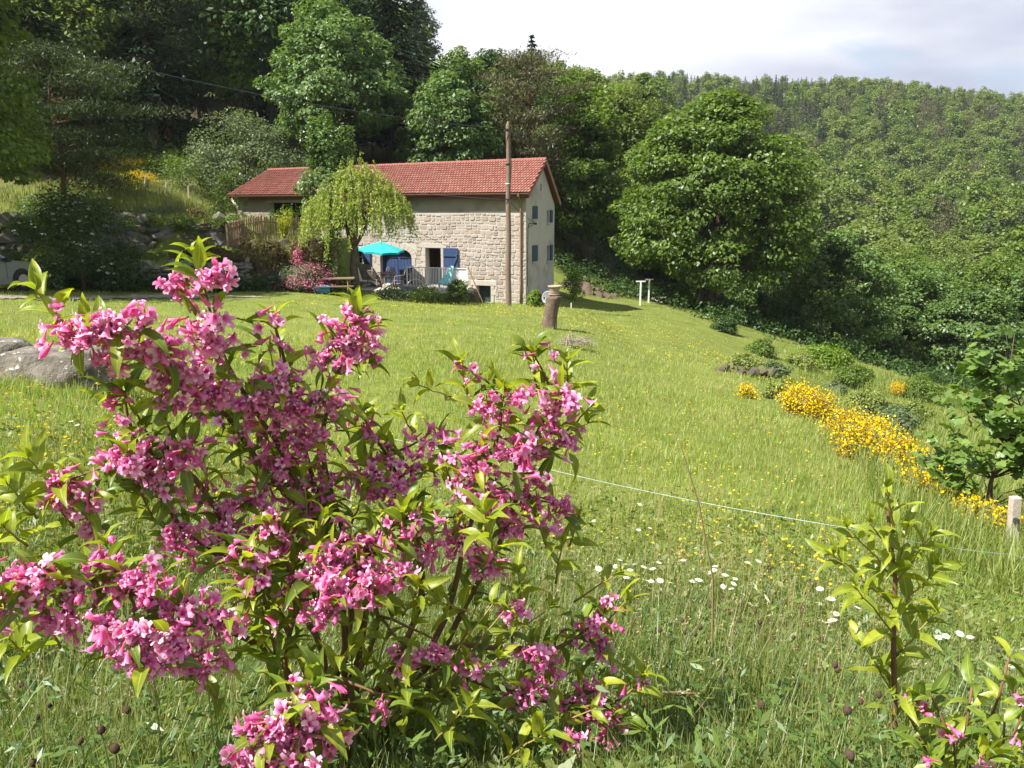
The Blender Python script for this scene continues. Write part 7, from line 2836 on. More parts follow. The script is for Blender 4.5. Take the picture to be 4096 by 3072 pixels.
def knapweed():
    """brown knapweed heads on leafy stems"""
    rg = np.random.default_rng(23)
    spots = [(2640, 2520), (2780, 2535), (2740, 2530), (2800, 2510), (2890, 2385), (2920, 2450), (2965, 2485), (3020, 2447), (3040, 2490), (3095, 2555), (3175, 2550), (3290, 2560), (3340, 2660), (3125, 2735), (3045, 2820), (3245, 2845), (3320, 2795), (3390, 2840),
             (3440, 2805), (3515, 2780), (3350, 2680), (3300, 2675), (2730, 2480), (2840, 2425), (3200, 2430), (3400, 3020), (3900, 2560), (3990, 2600),
             (200, 2815), (150, 2870), (510, 2840), (405, 2920), (320, 2965), (460, 2995), (135, 3050), (85, 2740)]
    bm = bmesh.new(); bmesh.ops.create_icosphere(bm, subdivisions=2, radius=1)
    for v in bm.verts:
        v.co *= 1 + 0.10 * math.sin(v.co.x * 21) * math.sin(v.co.y * 19 + v.co.z * 23)
        if v.co.z > 0.6: v.co.z = 0.6 + (v.co.z - 0.6) * 1.6
    head = bpy.data.meshes.new('seed_head'); bm.to_mesh(head); bm.free(); head.materials.append(MAT['knapweed_dark'])
    for k, (px, py) in enumerate(spots):
        h = rg.uniform(0.24, 0.36)
        p = gpos(px, py, h, 1.25)
        left = px < 1000
        root = thing('knapweed_plant', p, ('brown knapweed head in the shaded grass below the pink shrub' if left else 'dark brown knapweed head in the tall grass right of the pink shrub'), 'flower', 'knapweed heads below the shrub' if left else 'knapweed heads right of the shrub')
        M = Matrix.Translation(p + ZUP * h) @ Euler((rg.normal() * 0.3, rg.normal() * 0.3, 0)).to_matrix().to_4x4() @ Matrix.Diagonal((1, 1, rg.uniform(1.0, 1.25), 1)) @ Matrix.Scale(rg.uniform(0.0062, 0.0085), 4)
        obj('seed_head', head, root, M)
        lean = rg.normal(size=2) * 0.04
        st = MB()
        pts = [p + Vector((lean[0], lean[1], -0.03)), p + Vector((lean[0] * 0.3, lean[1] * 0.3, h * 0.5)), p + ZUP * (h - 0.008)]
        st.tube(pts, [0.0022, 0.0018, 0.0014], 5, cap=False)
        obj('stem', st.mesh('stem', MAT['stem_green']), root)
        m = 11
        u = rg.uniform(0.05, 0.9, m)
        P = np.array([np.array(pts[0]) * (1 - t) + np.array(pts[2]) * t for t in u])
        T_ = rg.normal(size=(m, 3)) * np.array([1, 1, 0.3]) + np.array([0, 0, 0.5])
        L_ = rg.uniform(0.05, 0.11, m) * (1.1 - u * 0.6)
        Tn = unit(T_)
        V, F = leaf_quads(P + Tn * L_[:, None] * 0.5, unit(rg.normal(size=(m, 3)) * 0.4 + np.array([0, 0, 1])), T_, L_, 0.22)
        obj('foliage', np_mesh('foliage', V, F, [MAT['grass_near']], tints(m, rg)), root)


knapweed()


# ------------------------------------------------------------------ the pink weigela in front
def weigela_leaf(seed, droop=0.5, fold=0.22, curl=0.15):
    """unit leaf along +x, folded on its midrib, curving down to a drawn-out tip"""
    rg = np.random.default_rng(seed)
    n = 6
    V = []
    x = z = 0.0
    ang = 0.28
    for k in range(n + 1):
        t = k / n
        w = 0.185 * math.sin(math.pi * min(1, t ** 0.74)) ** 0.9 * (1 - 0.42 * t) if 0 < t < 1 else 0.006
        wave = 0.02 * math.sin(t * 9 + seed)
        y = 0.03 * math.sin(t * 3 + seed * 1.7) * curl * 4
        V += [[x, y - w, z + w * fold * 2 + wave], [x, y, z], [x, y + w, z + w * fold * 2 - wave]]
        x += math.cos(ang) / n; z += math.sin(ang) / n
        ang -= droop * 2.0 / n * (0.5 + t)
    F = []
    for k in range(n):
        o = 3 * k
        F += [[o, o + 1, o + 4, o + 3], [o + 1, o + 2, o + 5, o + 4]]
    return np.array(V), np.array(F), np.array([0.0, 1.0, 0.0] * (n + 1))


def weigela_flower(seed, openf=1.0):
    """funnel flower along +z: narrow tube widening to a bell, five rounded lobes; third array runs from base to lobe"""
    rg = np.random.default_rng(seed)
    V, A, F = [], [], []
    n = 5
    bx, by = rg.normal(size=2) * 0.12
    for z, r_, al in ((0.0, 0.045, 0.0), (0.40, 0.070, 0.28), (0.74, 0.165, 0.55), (0.90, 0.235 * (0.6 + 0.4 * openf), 0.70)):
        for k in range(n):
            a = 2 * math.pi * k / n
            V.append([math.cos(a) * r_ + bx * z * z, math.sin(a) * r_ + by * z * z, z]); A.append(al)
    for i in range(3):
        for k in range(n):
            a = i * n + k; b = i * n + (k + 1) % n
            F.append([a, b, b + n, a + n])
    for k in range(n):
        am = 2 * math.pi * (k + 0.5) / n + rg.normal() * 0.07
        o = len(V)
        rr = openf * rg.uniform(0.85, 1.15)
        cz = 0.97 + rg.normal() * 0.05 + 0.10 * (1 - openf)
        for da, r_, z, al in ((-0.40, 0.30 * rr, cz, 0.85), (0.40, 0.30 * rr, cz, 0.85), (0.17, 0.44 * rr, cz - 0.05 * openf, 1.0), (-0.17, 0.44 * rr, cz - 0.05 * openf, 1.0)):
            V.append([math.cos(am + da) * r_ + bx, math.sin(am + da) * r_ + by, z]); A.append(al)
        F.append([3 * n + k, 3 * n + (k + 1) % n, o + 1, o]); F.append([o, o + 1, o + 2, o + 3])
    return np.array(V), np.array(F), np.array(A)


WLEAF = [weigela_leaf(1, 0.5), weigela_leaf(2, 0.75, 0.3), weigela_leaf(3, 0.3, 0.15), weigela_leaf(4, 0.95, 0.2), weigela_leaf(5, 0.6, 0.4)]
WFLOW = [weigela_flower(1, 1.0), weigela_flower(2, 0.75), weigela_flower(3, 1.15), weigela_flower(4, 0.55)]
WBUD = (lambda p: (p[0] * np.array([1, 1, 1.0]), p[1], np.clip(p[2] * 0.5 + 0.12, 0, 1)))(weigela_flower(5, 0.22))
WFLOW.append(WBUD)


def aim(direction, upv=ZUP, roll=0.0):
    """rotation that sends +z to direction"""
    return Vector(direction).normalized().to_track_quat('Z', 'Y').to_matrix().to_4x4() @ Matrix.Rotation(roll, 4, 'Z')


def leaf_matrix(p, d, size, rg, roll=None):
    """+x along d, +z as high as possible"""
    d = Vector(d).normalized()
    side = ZUP.cross(d)
    if side.length < 0.05: side = Vector((1, 0, 0)).cross(d)
    side.normalize()
    up = d.cross(side).normalized()
    M = frame(p, d, side, up) @ Matrix.Rotation(rg.normal() * 0.45 if roll is None else roll, 4, 'X')
    return M @ Matrix.Scale(size, 4)


def F2(x, y, d):
    """point for a pixel of the 2212 px wide view of the photograph"""
    k = 4096 / 2212
    return pt(x * k, y * k, d)


class Shrub:
    def __init__(s, seed):
        s.rg = np.random.default_rng(seed)
        s.leaves = []; s.flowers = []; s.stems = []; s.green = []

    def stem(s, a, b, r0, r1, wob=0.06, k=7, green=False):
        p = bent(a, b, s.rg, k, wob)
        (s.green if green else s.stems).append((p, [r0 + (r1 - r0) * i / (k - 1) for i in range(k)]))
        return p

    def leaf(s, p, d, size, young=0.5):
        s.leaves.append((int(s.rg.integers(0, 5)), leaf_matrix(p, d, size, s.rg), young))

    def pair(s, p, axis, size, ang, up=0.5, young=0.5):
        axis = Vector(axis).normalized()
        o = axis.orthogonal().normalized()
        o = Matrix.Rotation(ang, 3, axis) @ o
        for sg in (1, -1):
            s.leaf(p, o * sg + axis * up, size * s.rg.uniform(0.85, 1.15), young)

    def shoot(s, a, b, n, size, young=0.9, r=0.0028):
        """leafy shoot from a to b: opposite pairs, a tuft of young leaves at the tip"""
        p = s.stem(a, b, r, r * 0.5, 0.05, 6, True)
        ax = (Vector(b) - Vector(a)).normalized()
        ang = s.rg.uniform(0, 3)
        for i in range(n):
            t = (i + 0.35) / n
            q = Vector(a).lerp(Vector(b), t)
            s.pair(q, ax, size * (1.0 - 0.25 * t), ang + i * 1.57, 0.35 + 0.25 * t, young * (0.6 + 0.4 * t))
        s.pair(Vector(b), ax, size * 0.75, ang, 0.9, 1.0); s.pair(Vector(b), ax, size * 0.5, ang + 1.57, 1.6, 1.0)

    def cluster(s, c, rx, ry, rz, n, size=0.034, twig_from=None, leaves=4):
        """flowers facing out of a cluster; c centre, radii across, up and in depth"""
        c = Vector(c)
        for i in range(n):
            v = s.rg.normal(size=3); v = v / np.linalg.norm(v)
            v[1] = -abs(v[1]) if s.rg.random() < 0.72 else v[1]
            r_ = min(1.5, abs(s.rg.normal()) * 0.45 + 0.45)
            p = c + Vector((v[0] * rx, v[1] * rz, v[2] * ry)) * r_
            d = Vector((v[0] * 1.0, v[1] * 0.8, v[2] * 0.6)) + Vector(s.rg.normal(size=3) * 0.55) + Vector((0, -0.15, 0.0 if v[2] > 0.2 else -0.45))
            k = 4 if s.rg.random() < 0.13 else int(s.rg.integers(0, 4))
            sz = size * s.rg.uniform(0.75, 1.2)
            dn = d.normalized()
            s.flowers.append((k, Matrix.Translation(p - dn * sz * 0.8) @ aim(dn, roll=s.rg.uniform(0, 6.28)) @ Matrix.Scale(sz, 4)))
        for i in range(leaves):
            v = s.rg.normal(size=3); v[1] = -abs(v[1]) * 0.6
            v = Vector(v).normalized()
            s.leaf(c + Vector((v.x * rx, v.y * rz, v.z * ry)) * 0.6, v + Vector((0, 0, 0.3)), s.rg.uniform(0.05, 0.085), s.rg.uniform(0.2, 0.8))

    def build(s, name, label, loc, cat='shrub', bark='twig'):
        root = thing(name, loc, label, cat)
        for p, r_ in s.stems:
            q = MB(); q.tube(p, r_, 6); q.build('branch', MAT[bark], root, True)
        for p, r_ in s.green:
            q = MB(); q.tube(p, r_, 5); q.build('shoot', MAT['twig_green'], root, True)
        eye = Vector((0, 0, EYE))

        def size_key(M):
            return -(M.to_scale().x / (M.translation - eye).length)
        for nm, mass, protos, items, mats, sm in (
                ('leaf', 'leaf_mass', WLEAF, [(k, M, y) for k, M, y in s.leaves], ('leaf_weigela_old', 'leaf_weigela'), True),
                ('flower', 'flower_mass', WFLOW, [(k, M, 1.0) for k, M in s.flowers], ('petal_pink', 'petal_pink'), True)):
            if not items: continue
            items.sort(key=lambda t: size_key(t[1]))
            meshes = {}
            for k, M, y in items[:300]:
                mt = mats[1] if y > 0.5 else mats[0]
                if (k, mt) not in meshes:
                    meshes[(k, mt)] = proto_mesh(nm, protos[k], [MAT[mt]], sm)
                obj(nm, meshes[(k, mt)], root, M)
            rest = items[300:]
            for mt in sorted(set(mats)):
                sub = [(k, M) for k, M, y in rest if (mats[1] if y > 0.5 else mats[0]) == mt]
                if sub:
                    join_pieces(mass, protos, sub, [MAT[mt]], root, 'stuff', sm)
        return root


def big_weigela():
    W = Shrub(41)
    rg = W.rg
    # clusters: x, y (2212 px view), half width, half height, distance, flowers
    CL = [(476, 600, 42, 26, 1.42, 12), (405, 622, 22, 30, 1.44, 7), (460, 690, 52, 38, 1.45, 18), (480, 745, 30, 22, 1.47, 7),
          (285, 690, 66, 34, 1.38, 24), (200, 712, 56, 32, 1.36, 17), (370, 745, 50, 34, 1.42, 16), (290, 765, 52, 38, 1.40, 16), (425, 800, 56, 36, 1.45, 20), (470, 850, 60, 40, 1.48, 20), (400, 845, 36, 28, 1.44, 8),
          (610, 815, 44, 34, 1.52, 13), (640, 872, 56, 36, 1.53, 18), (700, 862, 44, 30, 1.55, 12), (560, 865, 40, 30, 1.50, 12), (735, 860, 24, 22, 1.55, 5),
          (770, 705, 50, 36, 1.58, 16), (735, 760, 48, 34, 1.58, 15), (800, 740, 34, 34, 1.60, 10),
          (655, 930, 54, 34, 1.56, 16), (610, 980, 44, 34, 1.56, 12),
          (310, 985, 56, 40, 1.42, 20), (415, 965, 52, 36, 1.45, 16), (360, 1030, 50, 32, 1.46, 12), (185, 1060, 56, 34, 1.40, 15), (150, 1030, 28, 24, 1.40, 5), (215, 1120, 30, 34, 1.44, 7),
          (590, 1050, 58, 40, 1.58, 16), (700, 1035, 56, 38, 1.60, 16), (500, 1075, 50, 38, 1.56, 13),
          (800, 1010, 54, 36, 1.62, 16), (858, 1045, 50, 36, 1.62, 15), (930, 935, 46, 30, 1.66, 11), (840, 985, 30, 26, 1.64, 7), (900, 1000, 36, 26, 1.66, 7),
          (1062, 870, 48, 40, 1.64, 14), (1130, 845, 44, 30, 1.66, 10), (1212, 855, 46, 34, 1.68, 13), (1180, 905, 40, 40, 1.68, 12), (1222, 945, 26, 30, 1.70, 7),
          (1030, 975, 50, 36, 1.62, 17), (1110, 960, 56, 40, 1.64, 19), (1045, 1060, 70, 36, 1.62, 22), (1150, 1045, 50, 44, 1.66, 18), (1120, 1110, 56, 36, 1.66, 16), (1205, 1085, 34, 30, 1.68, 7), (1000, 1020, 36, 30, 1.62, 9),
          (95, 1225, 70, 34, 1.24, 20), (25, 1290, 36, 44, 1.20, 13), (190, 1235, 50, 34, 1.26, 15), (160, 1310, 42, 34, 1.24, 12), (250, 1190, 36, 26, 1.28, 8),
          (330, 1225, 66, 34, 1.28, 18), (290, 1330, 66, 42, 1.24, 23), (390, 1350, 66, 46, 1.26, 25), (470, 1395, 50, 42, 1.30, 17), (330, 1395, 56, 28, 1.24, 13), (500, 1310, 40, 34, 1.32, 11), (420, 1285, 56, 34, 1.30, 14),
          (415, 1140, 52, 40, 1.46, 15), (490, 1130, 40, 34, 1.50, 10), (560, 1135, 46, 34, 1.54, 12), (640, 1160, 46, 36, 1.54, 13), (650, 1105, 50, 34, 1.58, 12),
          (725, 1180, 52, 44, 1.44, 17), (800, 1150, 52, 40, 1.50, 15), (780, 1245, 80, 40, 1.40, 27), (715, 1285, 60, 34, 1.40, 17), (850, 1215, 44, 36, 1.46, 12), (690, 1225, 40, 34, 1.42, 10),
          (920, 1175, 46, 34, 1.54, 12), (1000, 1165, 46, 34, 1.58, 12), (1050, 1200, 36, 26, 1.58, 8), (960, 1120, 44, 30, 1.60, 9),
          (945, 1385, 44, 26, 1.46, 9), (1020, 1420, 34, 24, 1.48, 7), (880, 1400, 36, 26, 1.44, 7), (835, 1500, 18, 26, 1.36, 4),
          (1110, 1300, 34, 34, 1.54, 8), (1150, 1390, 44, 28, 1.54, 9), (1285, 1335, 34, 40, 1.62, 9), (1300, 1385, 26, 28, 1.62, 6), (1262, 1470, 34, 36, 1.58, 9), (1300, 1535, 34, 44, 1.56, 11), (1140, 1470, 36, 36, 1.52, 8), (1225, 1570, 30, 34, 1.50, 6), (1180, 1440, 34, 28, 1.56, 6),
          (640, 1540, 70, 46, 1.14, 26), (560, 1600, 56, 44, 1.12, 20), (690, 1495, 48, 36, 1.16, 15), (650, 1620, 66, 36, 1.12, 20), (720, 1555, 42, 44, 1.16, 14), (590, 1540, 50, 36, 1.12, 14)]
    crown = F2(720, 1700, 1.62)                          # where the stems leave the ground
    gz = th(crown.x, crown.y)
    bases = [Vector((crown.x + rg.normal() * 0.10, crown.y + rg.normal() * 0.07, gz - 0.03)) for _ in range(11)]
    # main arching branches: the joints they pass through
    ARMS = [[(790, 1330, 1.60), (560, 1000, 1.52), (470, 880, 1.48), (250, 735, 1.38), (130, 700, 1.34)],
            [(740, 1300, 1.58), (620, 1000, 1.54), (560, 900, 1.50), (480, 760, 1.46), (430, 570, 1.42)],
            [(760, 1330, 1.60), (680, 1050, 1.58), (640, 900, 1.54), (610, 760, 1.52), (590, 690, 1.51)],
            [(780, 1350, 1.62), (700, 1000, 1.58), (720, 840, 1.57), (760, 730, 1.58), (775, 665, 1.58)],
            [(880, 1380, 1.62), (900, 1150, 1.64), (850, 1010, 1.63), (800, 930, 1.63), (785, 890, 1.63)],
            [(930, 1400, 1.62), (1010, 1150, 1.64), (1060, 1000, 1.64), (1080, 860, 1.65), (1000, 790, 1.65)],
            [(960, 1400, 1.63), (1090, 1150, 1.66), (1140, 980, 1.66), (1190, 860, 1.68), (1150, 760, 1.67)],
            [(620, 1450, 1.50), (420, 1330, 1.34), (250, 1270, 1.26), (110, 1230, 1.22), (10, 1290, 1.18)],
            [(640, 1400, 1.54), (480, 1120, 1.50), (380, 1000, 1.45), (260, 1000, 1.41), (140, 1040, 1.38)],
            [(700, 1420, 1.56), (560, 1250, 1.48), (400, 1150, 1.45), (290, 940, 1.42), (270, 850, 1.40)],
            [(930, 1430, 1.58), (1080, 1400, 1.56), (1200, 1400, 1.58), (1290, 1340, 1.62), (1320, 1290, 1.63)],
            [(880, 1450, 1.56), (1050, 1480, 1.53), (1200, 1520, 1.53), (1300, 1530, 1.56), (1390, 1470, 1.58)],
            [(760, 1500, 1.44), (700, 1480, 1.28), (680, 1480, 1.18), (640, 1520, 1.13), (570, 1600, 1.10)],
            [(800, 1400, 1.52), (800, 1280, 1.44), (780, 1200, 1.44), (870, 1130, 1.46), (920, 1110, 1.48)],
            [(620, 1480, 1.44), (640, 1300, 1.40), (610, 1180, 1.42), (600, 1130, 1.42), (598, 1110, 1.42)],
            [(600, 1500, 1.40), (590, 1380, 1.36), (560, 1250, 1.36), (545, 1200, 1.36), (540, 1180, 1.36)]]
    nodes = []
    inner = []
    for i, arm in enumerate(ARMS):
        P = [bases[i % len(bases)]] + [F2(*a) for a in arm]
        # smooth curve through the joints
        C = []
        for k in range(len(P) - 1):
            p0, p1, p2, p3 = P[max(k - 1, 0)], P[k], P[k + 1], P[min(k + 2, len(P) - 1)]
            for j in range(5):
                t = j / 5
                C.append(0.5 * ((2 * p1) + (p2 - p0) * t + (2 * p0 - 5 * p1 + 4 * p2 - p3) * t * t + (3 * p1 - p0 - 3 * p2 + p3) * t ** 3))
        C.append(P[-1])
        n = len(C)
        r0 = 0.0085 if i < 13 else 0.006
        W.stems.append((C, [r0 * (1 - 0.78 * k / (n - 1)) for k in range(n)]))
        inner += [(C[k], None) for k in range(7, n - 4)]
        nodes += [(C[k], (C[min(k + 1, n - 1)] - C[max(k - 1, 0)]).normalized()) for k in range(n)]
        # leaves along the branch
        for k in range(7, n):
            if k > 9 and k % 3 == 0:
                W.cluster(C[k] + Vector((0, -0.015, 0)), 0.045, 0.03, 0.04, 6, 0.0285, leaves=1)
            if rg.random() < 0.5:
                W.pair(C[k], C[min(k + 1, n - 1)] - C[k - 1], rg.uniform(0.05, 0.09), rg.uniform(0, 3), 0.4, rg.uniform(0.1, 0.75))
    for x, y, rx, ry, d, n in CL:
        c = F2(x, y, d)
        s = 1.8517 / (4 * FPX) * d
        q = min(nodes, key=lambda t: (t[0] - c).length)
        if (q[0] - c).length > 0.03:
            W.stem(q[0], c, 0.0035, 0.0018, 0.08, 5)
        W.cluster(c + Vector((0, -0.04, 0.0)), rx * s * 1.15, ry * s * 1.2, max(rx, ry) * s * 0.9, int(n * 2.2), 0.0295, leaves=3)
    # leafy shoots that stand free: foot x, y, tip x, y, distance, pairs, leaf length
    SH = [(150, 715, 78, 628, 1.34, 3, 0.062), (440, 650, 418, 552, 1.42, 3, 0.058), (612, 800, 592, 690, 1.51, 3, 0.060), (775, 700, 765, 662, 1.58, 1, 0.05), (320, 940, 262, 838, 1.40, 3, 0.066), (380, 950, 350, 890, 1.45, 2, 0.06),
          (500, 960, 470, 880, 1.50, 2, 0.05), (800, 960, 785, 888, 1.62, 3, 0.062), (900, 950, 868, 890, 1.66, 2, 0.055), (980, 860, 905, 832, 1.66, 2, 0.052), (1015, 880, 998, 790, 1.64, 3, 0.066), (1160, 850, 1150, 765, 1.67, 3, 0.064), (1225, 860, 1225, 785, 1.69, 3, 0.06),
          (1225, 930, 1275, 880, 1.70, 2, 0.06), (1080, 930, 1085, 845, 1.62, 2, 0.07), (1180, 960, 1270, 915, 1.70, 1, 0.06), (120, 1060, 60, 990, 1.36, 3, 0.068), (80, 1120, 20, 1050, 1.32, 3, 0.062), (160, 1140, 120, 1090, 1.36, 3, 0.06), (60, 1180, 10, 1140, 1.28, 2, 0.06),
          (640, 1330, 602, 1140, 1.40, 5, 0.066), (600, 1480, 545, 1215, 1.34, 6, 0.070), (690, 1300, 655, 1030, 1.48, 3, 0.066), (520, 1020, 515, 945, 1.50, 3, 0.062), (560, 1090, 590, 1000, 1.52, 3, 0.060), (450, 1060, 440, 990, 1.48, 2, 0.06),
          (1070, 1200, 1045, 1110, 1.44, 3, 0.084), (900, 1180, 875, 1110, 1.46, 2, 0.08), (1180, 1180, 1150, 1100, 1.60, 3, 0.062), (1130, 1330, 1120, 1240, 1.52, 3, 0.062), (1010, 1320, 950, 1300, 1.46, 2, 0.066), (870, 1330, 905, 1270, 1.40, 2, 0.07),
          (1310, 1560, 1385, 1465, 1.55, 3, 0.074), (1250, 1400, 1350, 1300, 1.62, 3, 0.064), (1240, 1300, 1330, 1240, 1.64, 2, 0.058), (700, 1480, 760, 1400, 1.36, 3, 0.066), (870, 1560, 880, 1470, 1.36, 3, 0.072), (940, 1600, 1010, 1530, 1.36, 3, 0.076),
          (1090, 1640, 1170, 1590, 1.36, 3, 0.076), (480, 1520, 420, 1470, 1.28, 2, 0.06), (300, 1300, 230, 1180, 1.30, 3, 0.06), (60, 1420, 20, 1380, 1.22, 3, 0.062), (130, 1400, 100, 1340, 1.24, 2, 0.06), (330, 1120, 300, 1060, 1.40, 3, 0.06),
          (540, 1330, 520, 1230, 1.34, 3, 0.066), (640, 1250, 700, 1120, 1.42, 4, 0.066), (760, 1130, 790, 1060, 1.52, 2, 0.062), (980, 1060, 960, 1000, 1.60, 2, 0.06), (700, 1660, 650, 1560, 1.10, 2, 0.05), (1230, 1180, 1250, 1120, 1.66, 2, 0.056), (1200, 1260, 1215, 1170, 1.62, 3, 0.056)]
    for x0, y0, x1, y1, d, n, sz in SH:
        W.shoot(F2(x0, y0, d + 0.03), F2(x1, y1, d), n, sz * 1.25)
    # darker old leaves filling the inside of the shrub
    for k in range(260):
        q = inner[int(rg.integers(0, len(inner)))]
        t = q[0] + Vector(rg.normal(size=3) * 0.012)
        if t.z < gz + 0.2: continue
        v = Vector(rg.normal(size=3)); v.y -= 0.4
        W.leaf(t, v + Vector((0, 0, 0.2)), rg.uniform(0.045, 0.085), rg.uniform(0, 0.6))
    # leafy suckers rising from the foot
    for k in range(34):
        x, y = rg.uniform(520, 1320), rg.uniform(1300, 1600)
        tip = F2(x, y, rg.uniform(1.42, 1.72))
        foot = bases[int(rg.integers(0, len(bases)))]
        W.stem(foot, foot.lerp(tip, 0.45), 0.004, 0.003, 0.05, 5)
        W.shoot(foot.lerp(tip, 0.45), tip, 4, rg.uniform(0.06, 0.085), rg.uniform(0.2, 0.9))
    W.build('weigela_shrub', 'large pink flowering weigela shrub filling the foreground', (crown.x, crown.y, gz))
    print('DBG weigela flowers', len(W.flowers), 'leaves', len(W.leaves), 'gz', gz)


big_weigela()


def small_weigela():
    W = Shrub(43)
    rg = W.rg
    base = F2(1932, 1800, 1.75); base.z = th(base.x, base.y) - 0.02
    C = [base] + [F2(*a) for a in ((1936, 1640, 1.72), (1930, 1400, 1.70), (1934, 1250, 1.70), (1920, 1130, 1.70), (1915, 1065, 1.70))]
    W.stems.append((C, [0.008, 0.0075, 0.006, 0.005, 0.0035, 0.002]))
    for x0, y0, x1, y1, n, sz in ((1934, 1250, 1830, 1140, 3, 0.066), (1932, 1310, 1800, 1200, 4, 0.074), (1932, 1370, 1850, 1270, 3, 0.07), (1934, 1260, 2010, 1160, 3, 0.066), (1934, 1330, 2020, 1230, 4, 0.072), (1934, 1420, 2015, 1330, 3, 0.074),
                                  (1930, 1150, 1915, 1055, 3, 0.064), (1930, 1500, 1870, 1400, 3, 0.076), (1934, 1560, 1930, 1450, 3, 0.072), (1934, 1230, 1960, 1140, 3, 0.06), (1930, 1200, 1880, 1130, 2, 0.06)):
        W.shoot(F2(x0, y0, 1.70), F2(x1, y1, 1.66 + rg.normal() * 0.05), n, sz * 1.35)
    W.build('weigela_shoot', 'young upright weigela shoot with bare green leaves in the right foreground', base)
    W = Shrub(44)
    rg = W.rg
    base = F2(2110, 1850, 1.35); base.z = th(base.x, base.y) - 0.02
    arms = [((1960, 1540, 1.36)), ((2010, 1500, 1.34)), ((2100, 1480, 1.32)), ((2180, 1420, 1.32)), ((2060, 1600, 1.28)), ((2170, 1560, 1.26)), ((2230, 1500, 1.28)), ((2000, 1640, 1.26))]
    for k, a in enumerate(arms):
        t = F2(*a)
        W.stem(base + Vector((rg.normal() * 0.03, rg.normal() * 0.03, 0)), t, 0.005, 0.002, 0.08, 7)
        ax = (t - base).normalized()
        for i in range(7):
            q = base.lerp(t, 0.4 + 0.6 * (i + 1) / 7)
            W.pair(q, ax, rg.uniform(0.05, 0.075), rg.uniform(0, 3), 0.4, rg.uniform(0.2, 0.9))
    for x, y, rx, ry, d, n in ((1980, 1525, 30, 18, 1.34, 8), (1955, 1500, 18, 14, 1.36, 3), (2060, 1590, 34, 22, 1.28, 7), (2010, 1640, 30, 20, 1.2, 4), (2190, 1500, 24, 20, 1.28, 4), (2120, 1640, 30, 20, 1.22, 5), (2200, 1600, 24, 24, 1.24, 4)):
        s = 1.8517 / (4 * FPX) * d
        W.cluster(F2(x, y, d), rx * s * 0.8, ry * s * 0.8, rx * s * 0.8, max(2, n - 2), 0.029, leaves=4)
    W.build('weigela_shrub', 'low weigela with few pink flowers in the bottom right corner', base)


small_weigela()


def sapling():
    """young maple with large lobed leaves beside the fence"""
    rg = np.random.default_rng(61)
    d = 9.0
    b = at_ground(3915, d)
    # lobed leaf, unit size along +x
    pts = []
    for k in range(21):
        a = -math.pi * 0.86 + 2 * math.pi * 0.86 * k / 20
        lobe = 0.62 + 0.38 * abs(math.cos(a * 2.5 * 0.92)) ** 1.3
        r_ = 0.55 * lobe * (1.0 if abs(a) < 2.2 else 0.8)
        pts.append((0.12 + r_ * math.cos(a) * 0.95, r_ * math.sin(a), 0.0 - 0.10 * r_ * r_ + 0.03 * math.sin(a * 5)))
    protos = []
    for dr in (0.0, 0.25, 0.45):
        V = np.array([(0.0, 0, 0.0)] + [(x, y, z - dr * max(0, x) ** 2) for x, y, z in pts])
        F = np.array([[0, k + 1, k + 2, k + 3] for k in range(0, 19, 2)] )
        protos.append((V, F))
    H = hgt(3915, 1385, d) * 1.12
    root = thing('maple_sapling', b, 'young maple sapling with large lobed leaves at the right edge above the broom', 'tree')
    q = MB()
    tips = []
    tr = bent((b.x, b.y, b.z - 0.2), (b.x + 0.1, b.y, b.z + H * 0.95), rg, 7, 0.05)
    q.tube(tr, [0.028, 0.025, 0.022, 0.018, 0.013, 0.008, 0.004], 7)
    tr2 = bent((b.x + 0.1, b.y + 0.1, b.z - 0.2), (b.x + 0.45, b.y + 0.1, b.z + H * 0.75), rg, 6, 0.06)
    q.tube(tr2, [0.022, 0.02, 0.016, 0.012, 0.008, 0.004], 6)
    items = []
    R0 = wid(3560, 4260, d) / 2
    for k in range(64):
        a = rg.uniform(0, 6.28); t = rg.uniform(0.10, 1.0)
        z = b.z + H * (0.16 + 0.8 * t)
        reach = R0 * (1.05 - 0.55 * t) * rg.uniform(0.55, 1.1)
        e = Vector((b.x + 0.15 + math.cos(a) * reach, b.y + math.sin(a) * reach * 0.9, z))
        s = (tr if rg.random() < 0.6 else tr2)[min(5, 1 + int(t * 4))]
        lp = bent(s, e, rg, 5, 0.1)
        q.tube(lp, [0.009, 0.007, 0.005, 0.0035, 0.002], 5)
        for i in range(15):
            u = rg.uniform(0.35, 1.05)
            p = Vector(s).lerp(e, u) + Vector(rg.normal(size=3) * 0.06)
            v = Vector((math.cos(a), math.sin(a), -0.25)) + Vector(rg.normal(size=3) * 0.7)
            items.append((int(rg.integers(0, 3)), leaf_matrix(p, v, rg.uniform(0.10, 0.17), rg)))
    q.build('trunk', MAT['bark'], root, True)
    eye = Vector((0, 0, EYE))
    items.sort(key=lambda t: (t[1].translation - eye).length / t[1].to_scale().x)
    ms = [proto_mesh('leaf', p, [MAT['leaf_sapling']], True) for p in protos]
    for k, M in items[:300]:
        obj('leaf', ms[k], root, M)
    join_pieces('crown', protos, items[300:], [MAT['leaf_sapling']], root, 'stuff', True)


sapling()


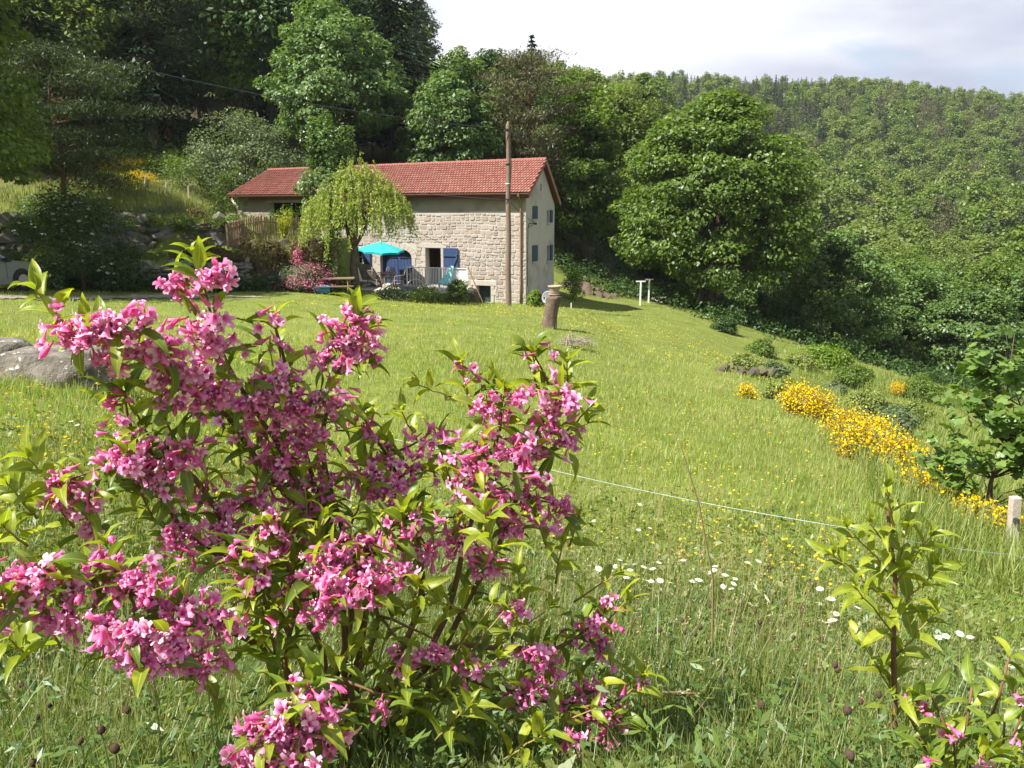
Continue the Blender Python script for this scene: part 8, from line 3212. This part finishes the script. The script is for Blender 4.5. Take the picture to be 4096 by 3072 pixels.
def tall_stalks():
    """single tall stalks in front of the meadow"""
    rg = np.random.default_rng(71)
    P = [F2(1545, 1430, 2.4), F2(1540, 1250, 2.4), F2(1510, 1090, 2.4), F2(1470, 960, 2.4)]
    P[0] = Vector((P[0].x, P[0].y, th(P[0].x, P[0].y)))
    root = thing('dry_stalk', P[0], 'tall bent dry stalk standing alone in front of the meadow', 'plant')
    q = MB(); q.tube(P, [0.004, 0.0035, 0.0028, 0.0016], 5); q.build('stem', MAT['grass_dry'], root)
    for a, b in ((1, (1440, 1180)), (2, (1545, 1010)), (1, (1590, 1190))):
        q = MB(); q.tube([P[a], F2(b[0], b[1], 2.4)], [0.0022, 0.001], 4); q.build('side_twig', MAT['grass_dry'], root)
    for k, (x0, y0, x1, y1, d, lab) in enumerate(((1600, 1640, 1430, 1495, 1.5, 'arching dry grass head in the foreground right of the pink shrub'), (1655, 1400, 1660, 1180, 2.3, 'straight dry stalk behind the dark knapweed heads'),
                                               (300, 1640, 330, 1440, 1.25, 'long grass stalk below the pink shrub at the lower left'), (420, 1650, 440, 1400, 1.25, 'pale grass stalk left of the lowest pink cluster'))):
        a = F2(x0, y0, d); b = F2(x1, y1, d)
        a.z = th(a.x, a.y)
        root = thing('grass_stalk', a, lab, 'plant')
        m = (a + b) / 2 + Vector((0.02, 0, 0.06))
        pts = [a, m, b] if k else [a, Vector((a.x - 0.02, a.y, a.z + (b.z - a.z) * 0.7)), Vector((b.x + 0.05, b.y, b.z + 0.0)), b]
        q = MB(); q.tube(pts, [0.0022] + [0.0018] * (len(pts) - 2) + [0.001], 4); q.build('stem', MAT['grass_dry' if k < 2 else 'stem_green'], root)
        n = 40
        ax = (Vector(pts[-1]) - Vector(pts[-2])).normalized()
        t = rg.uniform(-0.08, 0.0, n)
        Pq = np.array(b)[None] + np.array(ax)[None] * t[:, None] + rg.normal(size=(n, 3)) * 0.0022
        V, F = leaf_quads(Pq, rand_dir(n, rg), np.array(ax)[None] + rg.normal(size=(n, 3)) * 0.3, rg.uniform(0.006, 0.011, n), 0.4)
        obj('seed_head', np_mesh('seed_head', V, F, [MAT['grass_dry']], tints(n, rg)), root)['kind'] = 'stuff'


tall_stalks()


def build_haze():
    """thin summer air that softens the far hill"""
    b = MB(); b.box((0, 380, 40), (1500, 1000, 260))
    o = b.build('haze', None or MAT['iron'])
    o.data.materials.clear()
    m = bpy.data.materials.new('haze_air'); m.use_nodes = True
    nt = m.node_tree; nt.nodes.clear()
    out = nt.nodes.new('ShaderNodeOutputMaterial'); v = nt.nodes.new('ShaderNodeVolumePrincipled')
    v.inputs['Color'].default_value = (0.86, 0.91, 1.0, 1); v.inputs['Density'].default_value = 0.00014
    v.inputs['Anisotropy'].default_value = 0.2
    nt.links.new(v.outputs[0], out.inputs['Volume'])
    o.data.materials.append(m)
    tag(o, 'thin summer haze over the valley', None, None, 'stuff')


build_haze()
